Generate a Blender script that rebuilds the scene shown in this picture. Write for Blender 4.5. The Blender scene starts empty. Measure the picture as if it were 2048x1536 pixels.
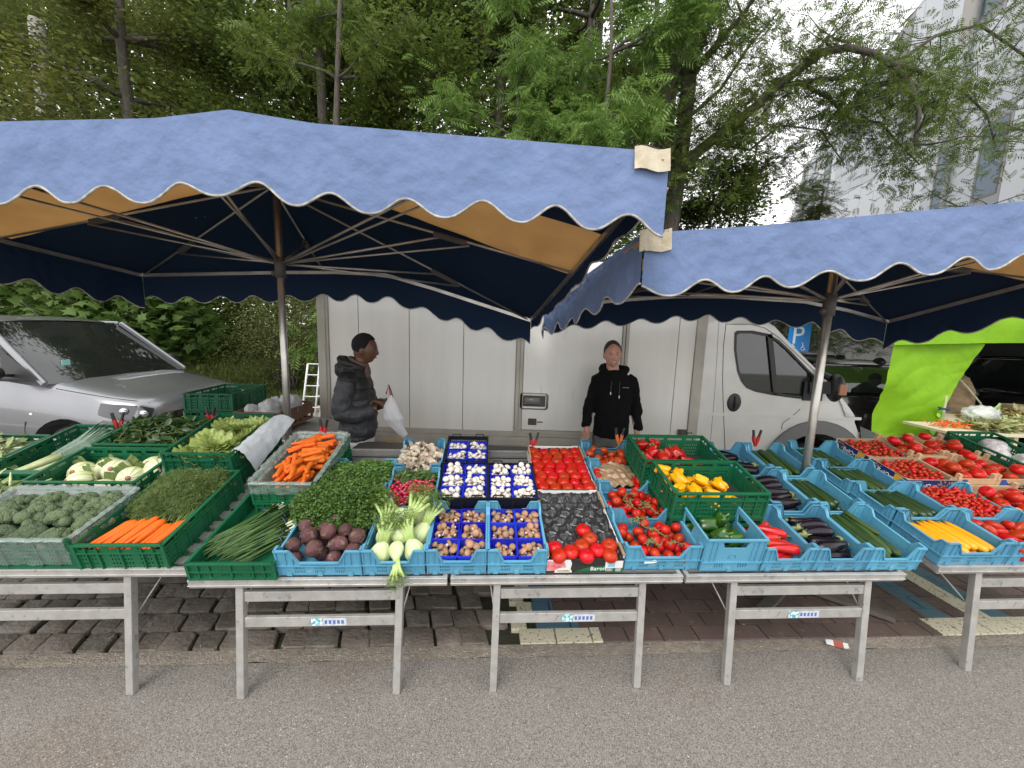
import bpy, math, random
import numpy as np
from math import sin, cos, pi, radians, sqrt, atan2
from mathutils import Matrix, Vector, Euler, noise
from mathutils.geometry import tessellate_polygon
random.seed(7); RNG = np.random.default_rng(7)
U = random.uniform
sc = bpy.context.scene
col = sc.collection
# ---------------------------------------------------------------- camera
CAMZ = 1.84
cd = bpy.data.cameras.new('camera'); cam = bpy.data.objects.new('camera', cd); col.objects.link(cam)
cd.sensor_width = 36; cd.lens = 780/2048*36; cd.clip_start = .05; cd.clip_end = 600
p_, r_ = radians(8), radians(1.9)
fwd = Vector((0, cos(p_), -sin(p_))); R0 = Vector((1, 0, 0)); U0 = Vector((0, sin(p_), cos(p_)))
Rv = cos(r_)*R0 + sin(r_)*U0; Uv = cos(r_)*U0 - sin(r_)*R0
cam.matrix_world = Matrix(((Rv.x, Uv.x, -fwd.x, 0), (Rv.y, Uv.y, -fwd.y, 0), (Rv.z, Uv.z, -fwd.z, CAMZ), (0, 0, 0, 1)))
sc.camera = cam
# ---------------------------------------------------------------- sky, sun, exposure
SUN_EL, SUN_AZ = radians(52), radians(200)      # azimuth clockwise from +Y: behind the camera, a little left
w = bpy.data.worlds.new('World'); sc.world = w; w.use_nodes = True
nt = w.node_tree; nt.nodes.clear()
def N(nt, t, **k):
    n = nt.nodes.new(t)
    for a, v in k.items():
        if a.startswith('i_'): n.inputs[int(a[2:])].default_value = v
        else: setattr(n, a, v)
    return n
sky = N(nt, 'ShaderNodeTexSky', sky_type='NISHITA', sun_disc=False, sun_elevation=SUN_EL, sun_rotation=SUN_AZ)
tc = N(nt, 'ShaderNodeTexCoord'); ns = N(nt, 'ShaderNodeTexNoise'); ns.inputs['Scale'].default_value = 2.2; ns.inputs['Detail'].default_value = 6
nt.links.new(tc.outputs['Generated'], ns.inputs['Vector'])
rp = N(nt, 'ShaderNodeValToRGB'); rp.color_ramp.elements[0].position = .22; rp.color_ramp.elements[1].position = .55
rp.color_ramp.elements[0].color = (.55, .55, .55, 1); rp.color_ramp.elements[1].color = (1, 1, 1, 1)
nt.links.new(ns.outputs['Fac'], rp.inputs['Fac'])
mx = N(nt, 'ShaderNodeMix', data_type='RGBA'); mx.inputs[7].default_value = (11.6, 11.5, 11.6, 1)
nt.links.new(rp.outputs['Color'], mx.inputs[0]); nt.links.new(sky.outputs['Color'], mx.inputs[6])
bg = N(nt, 'ShaderNodeBackground'); bg.inputs['Strength'].default_value = .12
nt.links.new(mx.outputs[2], bg.inputs['Color'])
ow = N(nt, 'ShaderNodeOutputWorld'); nt.links.new(bg.outputs[0], ow.inputs[0])
sd = bpy.data.lights.new('sun', 'SUN'); sd.energy = 1.2; sd.angle = radians(28); sd.color = (1, .96, .9)
sun = bpy.data.objects.new('sun', sd); col.objects.link(sun)
sv = Vector((sin(SUN_AZ)*cos(SUN_EL), cos(SUN_AZ)*cos(SUN_EL), sin(SUN_EL)))
sun.rotation_euler = sv.to_track_quat('Z', 'Y').to_euler()
sc.view_settings.view_transform = 'Standard'; sc.view_settings.look = 'None'; sc.view_settings.gamma = 1
sc.view_settings.exposure = .62
sc.cycles.max_bounces = 7; sc.cycles.transparent_max_bounces = 8; sc.cycles.diffuse_bounces = 4
# ---------------------------------------------------------------- materials
MATS = {}
def mat(name, c, rough=.6, metal=0, c2=None, ns=30, nw=.5, detail=4, c3=None, s3=6, t3=.6, bump=0, bs=60, spec=.5, coat=0, trans=0, alpha=1, rnd=0, isl=0, tl=0, ani=None, sss=0, voro=0):
    """procedural Principled material: colour c, mottled towards c2, blotched with c3, bumped, varied per object (rnd) or per leaf (isl)"""
    if name in MATS: return MATS[name]
    m = bpy.data.materials.new(name); MATS[name] = m; m.use_nodes = True; nt = m.node_tree
    b = nt.nodes['Principled BSDF']; out = nt.nodes['Material Output']
    b.inputs['Roughness'].default_value = rough; b.inputs['Metallic'].default_value = metal
    b.inputs['Specular IOR Level'].default_value = spec; b.inputs['Coat Weight'].default_value = coat
    b.inputs['Transmission Weight'].default_value = trans; b.inputs['Alpha'].default_value = alpha
    tc = N(nt, 'ShaderNodeTexCoord'); co = tc.outputs['Object']
    if ani:
        mp = N(nt, 'ShaderNodeMapping'); mp.inputs['Scale'].default_value = ani
        nt.links.new(co, mp.inputs[0]); co = mp.outputs[0]
    cur = None
    def mixc(fac, a, bcol):
        m_ = N(nt, 'ShaderNodeMix', data_type='RGBA')
        nt.links.new(fac, m_.inputs[0])
        for k, v in ((6, a), (7, bcol)):
            if isinstance(v, tuple): m_.inputs[k].default_value = (*v, 1)
            else: nt.links.new(v, m_.inputs[k])
        return m_.outputs[2]
    def nz(scale, lo, hi, d=4):
        n = N(nt, 'ShaderNodeTexNoise'); n.inputs['Scale'].default_value = scale; n.inputs['Detail'].default_value = d
        nt.links.new(co, n.inputs['Vector'])
        mr = N(nt, 'ShaderNodeMapRange'); mr.inputs[1].default_value = lo; mr.inputs[2].default_value = hi
        nt.links.new(n.outputs['Fac'], mr.inputs[0]); return mr.outputs[0]
    cur = tuple(c)
    if c2: cur = mixc(nz(ns, .5-nw*.4, .5+nw*.4, detail), cur, tuple(c2))
    if c3: cur = mixc(nz(s3, t3, t3+.08, 5), cur, tuple(c3))
    if rnd or isl:
        src = N(nt, 'ShaderNodeObjectInfo').outputs['Random'] if rnd else N(nt, 'ShaderNodeNewGeometry').outputs['Random Per Island']
        k = rnd or isl
        hs = N(nt, 'ShaderNodeHueSaturation')
        if isinstance(cur, tuple): hs.inputs['Color'].default_value = (*cur, 1)
        else: nt.links.new(cur, hs.inputs['Color'])
        mr = N(nt, 'ShaderNodeMapRange'); mr.inputs[3].default_value = 1-k; mr.inputs[4].default_value = 1+k
        nt.links.new(src, mr.inputs[0]); nt.links.new(mr.outputs[0], hs.inputs['Value'])
        mr2 = N(nt, 'ShaderNodeMapRange'); mr2.inputs[3].default_value = .5+k*.05; mr2.inputs[4].default_value = .5-k*.04
        nt.links.new(src, mr2.inputs[0]); nt.links.new(mr2.outputs[0], hs.inputs['Hue'])
        cur = hs.outputs[0]
    if isinstance(cur, tuple): b.inputs['Base Color'].default_value = (*cur, 1)
    else: nt.links.new(cur, b.inputs['Base Color'])
    if bump:
        n = N(nt, 'ShaderNodeTexNoise'); n.inputs['Scale'].default_value = bs; n.inputs['Detail'].default_value = 5
        nt.links.new(co, n.inputs['Vector'])
        bp = N(nt, 'ShaderNodeBump'); bp.inputs['Strength'].default_value = bump; bp.inputs['Distance'].default_value = .02
        nt.links.new(n.outputs['Fac'], bp.inputs['Height']); nt.links.new(bp.outputs[0], b.inputs['Normal'])
    if sss: b.inputs['Subsurface Weight'].default_value = sss; b.inputs['Subsurface Radius'].default_value = (.01, .006, .003)
    if tl:
        t = N(nt, 'ShaderNodeBsdfTranslucent')
        if isinstance(cur, tuple): t.inputs['Color'].default_value = (*cur, 1)
        else: nt.links.new(cur, t.inputs['Color'])
        ms = N(nt, 'ShaderNodeMixShader'); ms.inputs[0].default_value = tl
        nt.links.new(b.outputs[0], ms.inputs[1]); nt.links.new(t.outputs[0], ms.inputs[2]); nt.links.new(ms.outputs[0], out.inputs[0])
    return m
# ---------------------------------------------------------------- mesh builder
class MB:
    def __init__(s): s.v = []; s.f = []; s.m = []; s.X = None
    def add(s, vs, fs, mi=0, X=None):
        o = len(s.v); X = X or s.X
        s.v += [tuple(X @ Vector(v)) for v in vs] if X else [tuple(v) for v in vs]
        s.f += [tuple(i+o for i in f) for f in fs]; s.m += [mi]*len(fs); return s
    def box(s, x0, x1, y0, y1, z0, z1, mi=0, X=None):
        v = [(x, y, z) for z in (z0, z1) for y in (y0, y1) for x in (x0, x1)]
        return s.add(v, [(0, 2, 3, 1), (4, 5, 7, 6), (0, 1, 5, 4), (2, 6, 7, 3), (0, 4, 6, 2), (1, 3, 7, 5)], mi, X)
    def bar(s, a, b, w, h=None, mi=0, up=(0, 0, 1)):
        """box beam from a to b, w wide and h high"""
        a, b = Vector(a), Vector(b); d = (b-a).normalized(); u = Vector(up)
        if abs(d.dot(u)) > .98: u = Vector((0, 1, 0))
        x = d.cross(u).normalized(); y = x.cross(d); h = h or w
        c = [x*w/2+y*h/2, -x*w/2+y*h/2, -x*w/2-y*h/2, x*w/2-y*h/2]
        v = [a+k for k in c]+[b+k for k in c]
        return s.add(v, [(0, 1, 2, 3), (7, 6, 5, 4)]+[(i, i+4, (i+1) % 4+4, (i+1) % 4) for i in range(4)], mi)
    def tube(s, pts, r, n=8, mi=0, cap=True):
        """round tube along pts; r a number or a list"""
        P = [Vector(p) for p in pts]; rs = r if isinstance(r, (list, tuple)) else [r]*len(P)
        v = []; f = []; pv = None
        for i, p in enumerate(P):
            d = (P[min(i+1, len(P)-1)]-P[max(i-1, 0)])
            d = d.normalized() if d.length > 1e-9 else Vector((0, 0, 1))
            if pv is None: u = d.orthogonal().normalized()
            else:
                u = pv - d*pv.dot(d); u = u.normalized() if u.length > 1e-6 else d.orthogonal().normalized()
            pv = u; q = d.cross(u)
            for k in range(n):
                a = 2*pi*k/n; v.append(p+(u*cos(a)+q*sin(a))*rs[i])
        for i in range(len(P)-1):
            for k in range(n): k2 = (k+1) % n; f.append((i*n+k, i*n+k2, (i+1)*n+k2, (i+1)*n+k))
        if cap: f.append(tuple(range(n-1, -1, -1))); f.append(tuple(range((len(P)-1)*n, len(P)*n)))
        return s.add(v, f, mi)
    def lathe(s, prof, n=12, mi=0, X=None, fn=None, cap=False):
        """(r,z) profile spun round Z; fn(x,y,z,ang)->xyz bends it"""
        v = []; f = []
        for r, z in prof:
            for k in range(n):
                a = 2*pi*k/n; q = (r*cos(a), r*sin(a), z); v.append(fn(*q, a) if fn else q)
        for i in range(len(prof)-1):
            for k in range(n): k2 = (k+1) % n; f.append((i*n+k, i*n+k2, (i+1)*n+k2, (i+1)*n+k))
        if cap: f.append(tuple(range(n-1, -1, -1))); f.append(tuple(range((len(prof)-1)*n, len(prof)*n)))
        return s.add(v, f, mi, X)
    def plate(s, outer, holes, t, fn, mi=0):
        """flat sheet of thickness t with holes; fn(a,b,c) maps outline (a,b) and depth c to space"""
        loops = [outer]+list(holes); pts = [q for l in loops for q in l]; n = len(pts)
        tr = tessellate_polygon([[Vector((x, y, 0)) for x, y in l] for l in loops])
        v = [fn(x, y, 0) for x, y in pts]+[fn(x, y, t) for x, y in pts]
        f = [tuple(q) for q in tr]+[tuple(i+n for i in reversed(q)) for q in tr]; o = 0
        for l in loops:
            k = len(l)
            for i in range(k): j = (i+1) % k; f.append((o+i, o+j, o+j+n, o+i+n))
            o += k
        return s.add(v, f, mi)
    def grid(s, fn, nu, nv, mi=0, closeu=False):
        v = [fn(i/nu, j/nv) for j in range(nv+1) for i in range(nu+(0 if closeu else 1))]; W = nu if closeu else nu+1
        f = [(j*W+i, j*W+(i+1) % W, (j+1)*W+(i+1) % W, (j+1)*W+i) for j in range(nv) for i in range(nu)]
        return s.add(v, f, mi)
    def ball(s, r, n=12, m=8, mi=0, X=None, fn=None):
        prof = [(max(1e-4, sin(pi*i/m)), -cos(pi*i/m)) for i in range(m+1)]
        v = []; f = []
        for a, z in prof:
            for k in range(n):
                t = 2*pi*k/n; q = Vector((a*cos(t), a*sin(t), z)); q = fn(q, t) if fn else q; v.append(Vector((q[0]*r[0], q[1]*r[1], q[2]*r[2])) if not isinstance(r, float) else Vector(q)*r)
        for i in range(m):
            for k in range(n): k2 = (k+1) % n; f.append((i*n+k, i*n+k2, (i+1)*n+k2, (i+1)*n+k))
        return s.add(v, f, mi, X)
    def mesh(s, name, mats, smooth=False, sharp=None):
        me = bpy.data.meshes.new(name); me.from_pydata(s.v, [], s.f)
        for m in (mats if isinstance(mats, (list, tuple)) else [mats]): me.materials.append(m)
        if max(s.m, default=0): me.polygons.foreach_set('material_index', s.m)
        if smooth: me.shade_smooth()
        if sharp: me.set_sharp_from_angle(angle=radians(sharp))
        me.validate(); me.update(); return me
    def build(s, name, mats, parent=None, smooth=False, link=True, bev=0, sub=0, sharp=None, **tags):
        o = bpy.data.objects.new(name, s.mesh(name, mats, smooth, sharp))
        if link: col.objects.link(o)
        if parent: o.parent = parent
        if bev:
            b = o.modifiers.new('bevel', 'BEVEL'); b.width = bev; b.segments = 2; b.limit_method = 'ANGLE'
        if sub: q = o.modifiers.new('sub', 'SUBSURF'); q.levels = q.render_levels = sub
        for k, v in tags.items(): o[{'cat': 'category'}.get(k, k)] = v
        return o
def empty(name, M=None, link=True, **tags):
    o = bpy.data.objects.new(name, None); o.empty_display_size = .1
    if link: col.objects.link(o)
    if M is not None: o.matrix_world = M if isinstance(M, Matrix) else Matrix.Translation(M)
    for k, v in tags.items(): o[{'cat': 'category'}.get(k, k)] = v
    return o
KIDS = {}
def kid(parent, o): KIDS.setdefault(parent.name, []).append(o); o.parent = parent; return o
PROTOS = []
def proto(root, *kids_):
    """an unlinked pattern object and its parts, copied for every real one"""
    PROTOS.append(root); root['_k'] = 0; del root['_k']; KIDS[root.name] = list(kids_)
    for k in kids_: k.parent = root
    PROTOS.extend(kids_); return root
def dup(root, M, label=None, group=None, cat=None):
    r = root.copy(); col.objects.link(r); r.matrix_world = M
    if label: r['label'] = label
    if group: r['group'] = group
    if cat: r['category'] = cat
    for ch in KIDS.get(root.name, []):
        c = ch.copy(); col.objects.link(c); c.parent = r
    return r
def struct(mb, name, mats, smooth=False, **k): return mb.build(name, mats, smooth=smooth, kind='structure', **k)
def npmesh(name, V, F, mats, mi=None, smooth=False):
    """V (n,3), F (m,k) arrays of equal-sized faces to a mesh"""
    me = bpy.data.meshes.new(name); n, (m, k) = len(V), F.shape
    me.vertices.add(n); me.vertices.foreach_set('co', V.astype(np.float32).ravel())
    me.loops.add(m*k); me.loops.foreach_set('vertex_index', F.astype(np.int32).ravel())
    me.polygons.add(m); me.polygons.foreach_set('loop_start', np.arange(0, m*k, k, dtype=np.int32))
    for q in (mats if isinstance(mats, (list, tuple)) else [mats]): me.materials.append(q)
    if mi is not None: me.polygons.foreach_set('material_index', mi.astype(np.int32))
    me.update(calc_edges=True); me.validate()
    if smooth: me.shade_smooth()
    return me
def link(name, me, parent=None, **tags):
    o = bpy.data.objects.new(name, me); col.objects.link(o)
    if parent: o.parent = parent
    for k, v in tags.items(): o[{'cat': 'category'}.get(k, k)] = v
    return o
def rotm(n, up=None, droop=0):
    """n random rotation matrices (columns x=leaf axis, y=width, z=normal); normals lean upwards"""
    a = RNG.uniform(0, 2*pi, n); el = RNG.normal(-droop, .35, n)
    x = np.stack([np.cos(a)*np.cos(el), np.sin(a)*np.cos(el), np.sin(el)], 1)
    t = RNG.normal(0, 1, (n, 3))*.7+np.array([0, 0, 1.1]); y = np.cross(t, x); y /= np.linalg.norm(y, axis=1)[:, None]+1e-9
    z = np.cross(x, y); return np.stack([x, y, z], 2)
def leafmass(P, S, T, F, R=None):
    """copy template T (k,3), faces F onto points P with sizes S"""
    n = len(P); R = rotm(n) if R is None else R
    V = np.einsum('nij,kj->nki', R, T)*np.asarray(S).reshape(n, 1, 1)+P[:, None, :]
    FF = F[None]+(np.arange(n)*len(T))[:, None, None]
    return V.reshape(-1, 3), FF.reshape(-1, F.shape[1])
LEAF = np.array([(0, 0, 0), (.45, .24, .06), (1, 0, -.05), (.45, -.24, .06)]), np.array([(0, 1, 2, 3)])
LEAF6 = np.array([(0, 0, 0), (.3, .2, .05), (.65, .17, .03), (1, 0, -.08), (.65, -.17, .03), (.3, -.2, .05)]), np.array([(0, 1, 2, 3), (0, 3, 4, 5)])
_mp = [(0, 0), (.12, .3), (-.1, .55), (.28, .42), (.42, .75), (.55, .38), (1, 0), (.55, -.38), (.42, -.75), (.28, -.42), (-.1, -.55), (.12, -.3)]
MAPLE = np.array([(x, y*.8, -.18*abs(y)+.05*x) for x, y in _mp]+[(.35, 0, .05)]), np.array([(12, i, (i+1) % 12) for i in range(12)])
def pinnate(k=6, lw=.16):
    """compound leaf: stalk and k pairs of drooping leaflets"""
    V = [(0, .006, 0), (1, .003, -.28), (1, -.003, -.28), (0, -.006, 0)]; F = [(0, 1, 2, 3)]
    for i in range(k+1):
        x = .22+.78*i/k; z0 = -.28*x*x
        for s in ((1, -1) if i < k else (0,)):
            L = .34*(1-.35*abs(i/k-.5)); dx, dy, dz = (L*.45, s*L*.8, -L*.38) if s else (L, 0, -L*.45)
            o = len(V); px, py = (-dy*lw*1.0, dx*lw*1.0) if s else (0, L*lw)
            V += [(x, 0, z0), (x+dx*.45+px*.9, dy*.45+py*.9, z0+dz*.25), (x+dx, dy, z0+dz), (x+dx*.45-px*.9, dy*.45-py*.9, z0+dz*.25)]
            F.append((o, o+1, o+2, o+3))
    return np.array(V), np.array(F)
PINN = pinnate()
def poly(n, r=1, x=0, y=0): return [(x+r*cos(2*pi*i/n), y+r*sin(2*pi*i/n)) for i in range(n)]
def rect(x0, x1, y0, y1): return [(x0, y0), (x1, y0), (x1, y1), (x0, y1)]
def text(s, size, M, m, parent, name='lettering', ext=.0006, align='CENTER', sx=1):
    c = bpy.data.curves.new('t', 'FONT'); c.body = s; c.size = size; c.extrude = ext; c.align_x = align; c.resolution_u = 2
    t = bpy.data.objects.new('t', c); col.objects.link(t); bpy.context.view_layer.update()
    me = bpy.data.meshes.new_from_object(t.evaluated_get(bpy.context.evaluated_depsgraph_get()))
    bpy.data.objects.remove(t); me.materials.clear(); me.materials.append(m)
    me.transform(M @ Matrix.Scale(sx, 4, (1, 0, 0))); return link(name, me, parent)
def fr(x, y, z): return Vector((x, y, z))
"""stall frame: O on the table's front edge, u along the row, v up the slope, w off the surface"""
YW = radians(3.83); TILT = radians(13); O = Vector((0, 1.779, .63))
def frame(tilt=TILT, O=O, yaw=YW):
    u = Vector((cos(yaw), sin(yaw), 0)); h = Vector((-sin(yaw), cos(yaw), 0)); v = h*cos(tilt)+Vector((0, 0, sin(tilt))); w = u.cross(v)
    return Matrix(((u.x, v.x, w.x, O.x), (u.y, v.y, w.y, O.y), (u.z, v.z, w.z, O.z), (0, 0, 0, 1)))
TF = frame(); GF = frame(0, Vector((0, 1.779, 0)))
Tr = Matrix.Translation
# ================================================================ ground
def at(px, py, Y):
    """the point at depth Y seen at (px, py) of the photograph"""
    d = fwd+Rv*((px-1024)/780)+Uv*((768-py)/780); return Vector((0, 0, CAMZ))+d*(Y/d.y)
def ggrid(x0, x1, y0, y1, z, nx=1, ny=1, mb=None):
    mb = mb or MB(); return mb.grid(lambda a, b: tuple(GF @ Vector((x0+(x1-x0)*a, y0+(y1-y0)*b, z))), nx, ny)
def asphalt_mat(name, c, c2, chips):
    m = mat(name, c, rough=.85, c2=c2, ns=2.5, nw=.8, c3=(.215, .18, .145), s3=1.3, t3=.56, bump=.5, bs=260, spec=.3); nt = m.node_tree
    b = nt.nodes['Principled BSDF']; src = b.inputs['Base Color'].links[0].from_socket
    tc = N(nt, 'ShaderNodeTexCoord'); cur = src
    for sc_, lo, hi, cc in chips:
        v = N(nt, 'ShaderNodeTexVoronoi'); v.inputs['Scale'].default_value = sc_; nt.links.new(tc.outputs['Object'], v.inputs['Vector'])
        sp = N(nt, 'ShaderNodeSeparateColor'); nt.links.new(v.outputs['Color'], sp.inputs[0])
        r = N(nt, 'ShaderNodeMath', operation='GREATER_THAN'); nt.links.new(sp.outputs[0], r.inputs[0]); r.inputs[1].default_value = lo
        q = N(nt, 'ShaderNodeMath', operation='LESS_THAN'); nt.links.new(v.outputs['Distance'], q.inputs[0]); q.inputs[1].default_value = hi
        k = N(nt, 'ShaderNodeMath', operation='MULTIPLY'); nt.links.new(r.outputs[0], k.inputs[0]); nt.links.new(q.outputs[0], k.inputs[1])
        mx = N(nt, 'ShaderNodeMix', data_type='RGBA'); nt.links.new(k.outputs[0], mx.inputs[0]); nt.links.new(cur, mx.inputs[6]); mx.inputs[7].default_value = (*cc, 1); cur = mx.outputs[2]
    nt.links.new(cur, b.inputs['Base Color']); return m
M_ASPH = asphalt_mat('asphalt', (.265, .242, .218), (.215, .195, .172), [(190, .5, .5, (.34, .315, .285)), (160, .66, .5, (.115, .106, .098)), (90, .95, .25, (.6, .57, .52)), (260, .6, .5, (.15, .138, .125))])
struct(ggrid(-60, 60, -14, .19, 0), 'asphalt_road', M_ASPH)
struct(ggrid(-90, 90, .18, 120, -.06), 'ground', mat('far_ground', (.16, .15, .14), c2=(.11, .10, .09), ns=3))
M_GUT = mat('gutter_concrete', (.30, .26, .21), rough=.9, c2=(.20, .17, .14), ns=25, nw=.5, c3=(.40, .37, .32), s3=60, t3=.6, bump=.7, bs=90)
g = MB(); g.grid(lambda a, b: tuple(GF @ Vector((-8+16*a, .185+.09*b+(.012*noise.noise(Vector((a*90, 3, 0))) if b < .5 else 0), .004+.002*noise.noise(Vector((a*60, b*9, 0)))))), 300, 3)
struct(g, 'gutter', M_GUT)
struct(ggrid(-16, 12, .27, 7.4, -.035), 'joint_bed', mat('joint_soil', (.035, .030, .024), rough=1, c2=(.05, .06, .025), ns=14, bump=.5))
# concrete lane behind the stall, beyond the laid stones
struct(ggrid(-16, .0, 2.6, 7.35, -.004), 'concrete_lane', mat('lane', (.34, .31, .27), rough=.9, c2=(.24, .22, .19), ns=5, bump=.3, bs=60))
struct(ggrid(0, 22, 3.0, 14, -.008), 'parking_road', mat('lane2', (.15, .145, .14), rough=.9, c2=(.11, .105, .10), ns=5, bump=.3, bs=60))
def stone(mb, cx, cy, w, d, z, jit, inset, mi=0, sk=0):
    n = 8; out = []; ins = []
    for k, (a, b) in enumerate([(-1, -.78), (-.78, -1), (.78, -1), (1, -.78), (1, .78), (.78, 1), (-.78, 1), (-1, .78)]):
        x = cx+a*w/2+U(-jit, jit)+sk*b*d; y = cy+b*d/2+U(-jit, jit)
        out.append(GF @ Vector((x, y, z-.03))); ins.append(GF @ Vector((cx+(x-cx)*inset, cy+(y-cy)*inset, z-.003)))
    tz = z+.001; mid = [GF @ Vector((cx+(x-cx)*.0, cy, tz)) for x in (0,)]
    i2 = [GF @ Vector((cx+a*w/2*.86+sk*b*d, cy+b*d/2*.86, tz)) for a, b in [(-1, -.78), (-.78, -1), (.78, -1), (1, -.78), (1, .78), (.78, 1), (-.78, 1), (-1, .78)]]
    v = out+ins+i2+mid
    f = [(i, (i+1) % n, (i+1) % n+n, i+n) for i in range(n)]+[(i+n, (i+1) % n+n, (i+1) % n+2*n, i+2*n) for i in range(n)]+[(i+2*n, (i+1) % n+2*n, 3*n) for i in range(n)]
    mb.add(v, f, mi)
cb = MB(); y = .36; row = 0
while y < 2.75:
    d = U(.14, .165); x = -5.2+U(0, .1)
    while x < .04:
        ww = U(.13, .21)
        if x+ww/2 < .06: stone(cb, x, y, ww-.006, d-.006, U(-.003, .004), .007, .96, sk=-.12)
        x += ww
    y += d; row += 1
M_COB = mat('cobble', (.175, .148, .122), rough=.65, c2=(.115, .097, .08), ns=9, nw=.6, c3=(.19, .17, .145), s3=5, t3=.55, bump=.6, bs=40, isl=.28)
struct(cb, 'cobblestones', M_COB, smooth=True, sharp=24)
pv = MB(); y = .345; row = 0
while y < 3.9:
    x = .12+(.11 if row % 2 else 0)
    if row % 2: pv.box(.075, .17, y-.056, y+.056, -.04, 0, 0, GF)
    while x < 7:
        pv.box(x+.055-.052, x+.055+.16, y-.056, y+.056, -.04, U(-.001, .002), 0, GF); x += .22
    y += .118; row += 1
M_PAV = mat('paver', (.135, .092, .078), rough=.7, c2=(.10, .07, .062), ns=7, nw=.6, c3=(.17, .13, .11), s3=25, t3=.6, bump=.3, bs=120, isl=.12)
nt = M_PAV.node_tree; b_ = nt.nodes['Principled BSDF']; cur = b_.inputs['Base Color'].links[0].from_socket
tc = N(nt, 'ShaderNodeTexCoord'); mp = N(nt, 'ShaderNodeMapping', vector_type='TEXTURE'); mp.inputs['Location'].default_value = (0, 1.779, 0); mp.inputs['Rotation'].default_value = (0, 0, YW)
nt.links.new(tc.outputs['Object'], mp.inputs[0]); sx = N(nt, 'ShaderNodeSeparateXYZ'); nt.links.new(mp.outputs[0], sx.inputs[0])
wn = N(nt, 'ShaderNodeTexNoise'); wn.inputs['Scale'].default_value = 60; wn.inputs['Detail'].default_value = 4; nt.links.new(tc.outputs['Object'], wn.inputs[0])
wr = N(nt, 'ShaderNodeMath', operation='LESS_THAN'); nt.links.new(wn.outputs['Fac'], wr.inputs[0]); wr.inputs[1].default_value = .62
def M2(op, a, bv):
    n = N(nt, 'ShaderNodeMath', operation=op); nt.links.new(a, n.inputs[0])
    if isinstance(bv, float): n.inputs[1].default_value = bv
    else: nt.links.new(bv, n.inputs[1])
    return n.outputs[0]
for (x0, x1, y0, y1, cc) in [(.07, .22, .27, 3., (.62, .58, .43)), (.07, .62, .27, .40, (.62, .58, .43)), (.22, .36, .46, 3., (.07, .16, .23)), (.22, .50, .40, .46, (.07, .16, .23)),
                             (2.83, 4.2, .27, .43, (.62, .58, .43)), (2.9, 3.06, .43, 3, (.07, .16, .2)), (3.22, 3.36, .43, 3, (.62, .58, .43)), (3.36, 3.5, .43, 3, (.07, .16, .2))]:
    k = M2('MULTIPLY', M2('MULTIPLY', M2('GREATER_THAN', sx.outputs[0], float(x0)), M2('LESS_THAN', sx.outputs[0], float(x1))), M2('MULTIPLY', M2('GREATER_THAN', sx.outputs[1], float(y0)), M2('LESS_THAN', sx.outputs[1], float(y1))))
    k = M2('MULTIPLY', k, wr.outputs[0])
    mx = N(nt, 'ShaderNodeMix', data_type='RGBA'); nt.links.new(k, mx.inputs[0]); nt.links.new(cur, mx.inputs[6]); mx.inputs[7].default_value = (*cc, 1); cur = mx.outputs[2]
nt.links.new(cur, b_.inputs['Base Color'])
struct(pv, 'pavement', M_PAV)
# weeds between the cobbles
P = np.array([(U(-3.4, .05), U(.28, 1.2), -.02) for _ in range(70)]); W = []
for q in P:
    for _ in range(int(U(8, 34))):
        a = GF @ Vector((q[0]+U(-.035, .035), q[1]+U(-.05, .05), q[2]+U(0, .015))); W.append(tuple(a))
V, F = leafmass(np.array(W), RNG.uniform(.008, .022, len(W)), *LEAF)
link('weeds', npmesh('weeds', V, F, mat('weed', (.06, .09, .025), isl=.4, tl=.2)), kind='stuff', label='small weeds and moss in the joints between the cobblestones')
# grass bank behind the lane
def bankz(x, y):
    t = max(0, y-8.6); return -.05+min(1.6, t*.33)+.08*noise.noise(Vector((x*.8, y*.8, 0)))*min(1, t)
g = MB(); g.grid(lambda a, b: (-24+26*a, 8.5+12*b, bankz(-24+26*a, 8.5+12*b)), 60, 24)
struct(g, 'grass_bank', mat('bank', (.07, .085, .03), rough=1, c2=(.05, .04, .025), ns=4), smooth=True)
n = 26000; X = RNG.uniform(-8.2, -2.5, n); Y = 8.55+RNG.uniform(0, 1, n)**1.5*3.2
P = np.stack([X, Y, [bankz(a, b)-.01 for a, b in zip(X, Y)]], 1)
R = rotm(n, droop=-1.05); V, F = leafmass(P, RNG.uniform(.10, .3, n), np.array([(0, .03, 0), (.6, .02, .02), (1, 0, -.12), (0, -.03, 0)]), np.array([(0, 1, 2, 3)]), R)
link('grass', npmesh('grass', V, F, mat('grassblade', (.16, .23, .05), rough=.6, c2=(.26, .30, .09), ns=3, isl=.35, tl=.35)), kind='stuff', label='long green grass on the bank behind the lane')
# ================================================================ trees
BARK = mat('bark', (.10, .085, .065), rough=.9, c2=(.045, .04, .035), ns=18, ani=(1, 1, .3), bump=.8, bs=30)
BARKL = mat('bark_light', (.20, .175, .14), rough=.9, c2=(.10, .085, .07), ns=18, ani=(1, 1, .3), bump=.8, bs=30)
def leafm(n, c, c2, isl=.35, tl=.4): return mat(n, c, rough=.45, c2=c2, ns=.9, nw=.5, isl=isl, tl=tl, spec=.2)
L_DK = leafm('leaf_dark', (.052, .088, .018), (.10, .13, .028)); L_MID = leafm('leaf_mid', (.075, .125, .024), (.125, .165, .034)); L_FAR = leafm('leaf_far', (.08, .12, .026), (.13, .16, .04), tl=.55)
L_BR = leafm('leaf_bright', (.12, .21, .045), (.17, .27, .06), isl=.25); L_OL = leafm('leaf_olive', (.14, .15, .03), (.06, .085, .02))
L_MAP = leafm('leaf_maple', (.07, .13, .028), (.11, .17, .04), isl=.22); L_GR = leafm('leaf_greyish', (.07, .10, .04), (.11, .14, .06))
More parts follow.
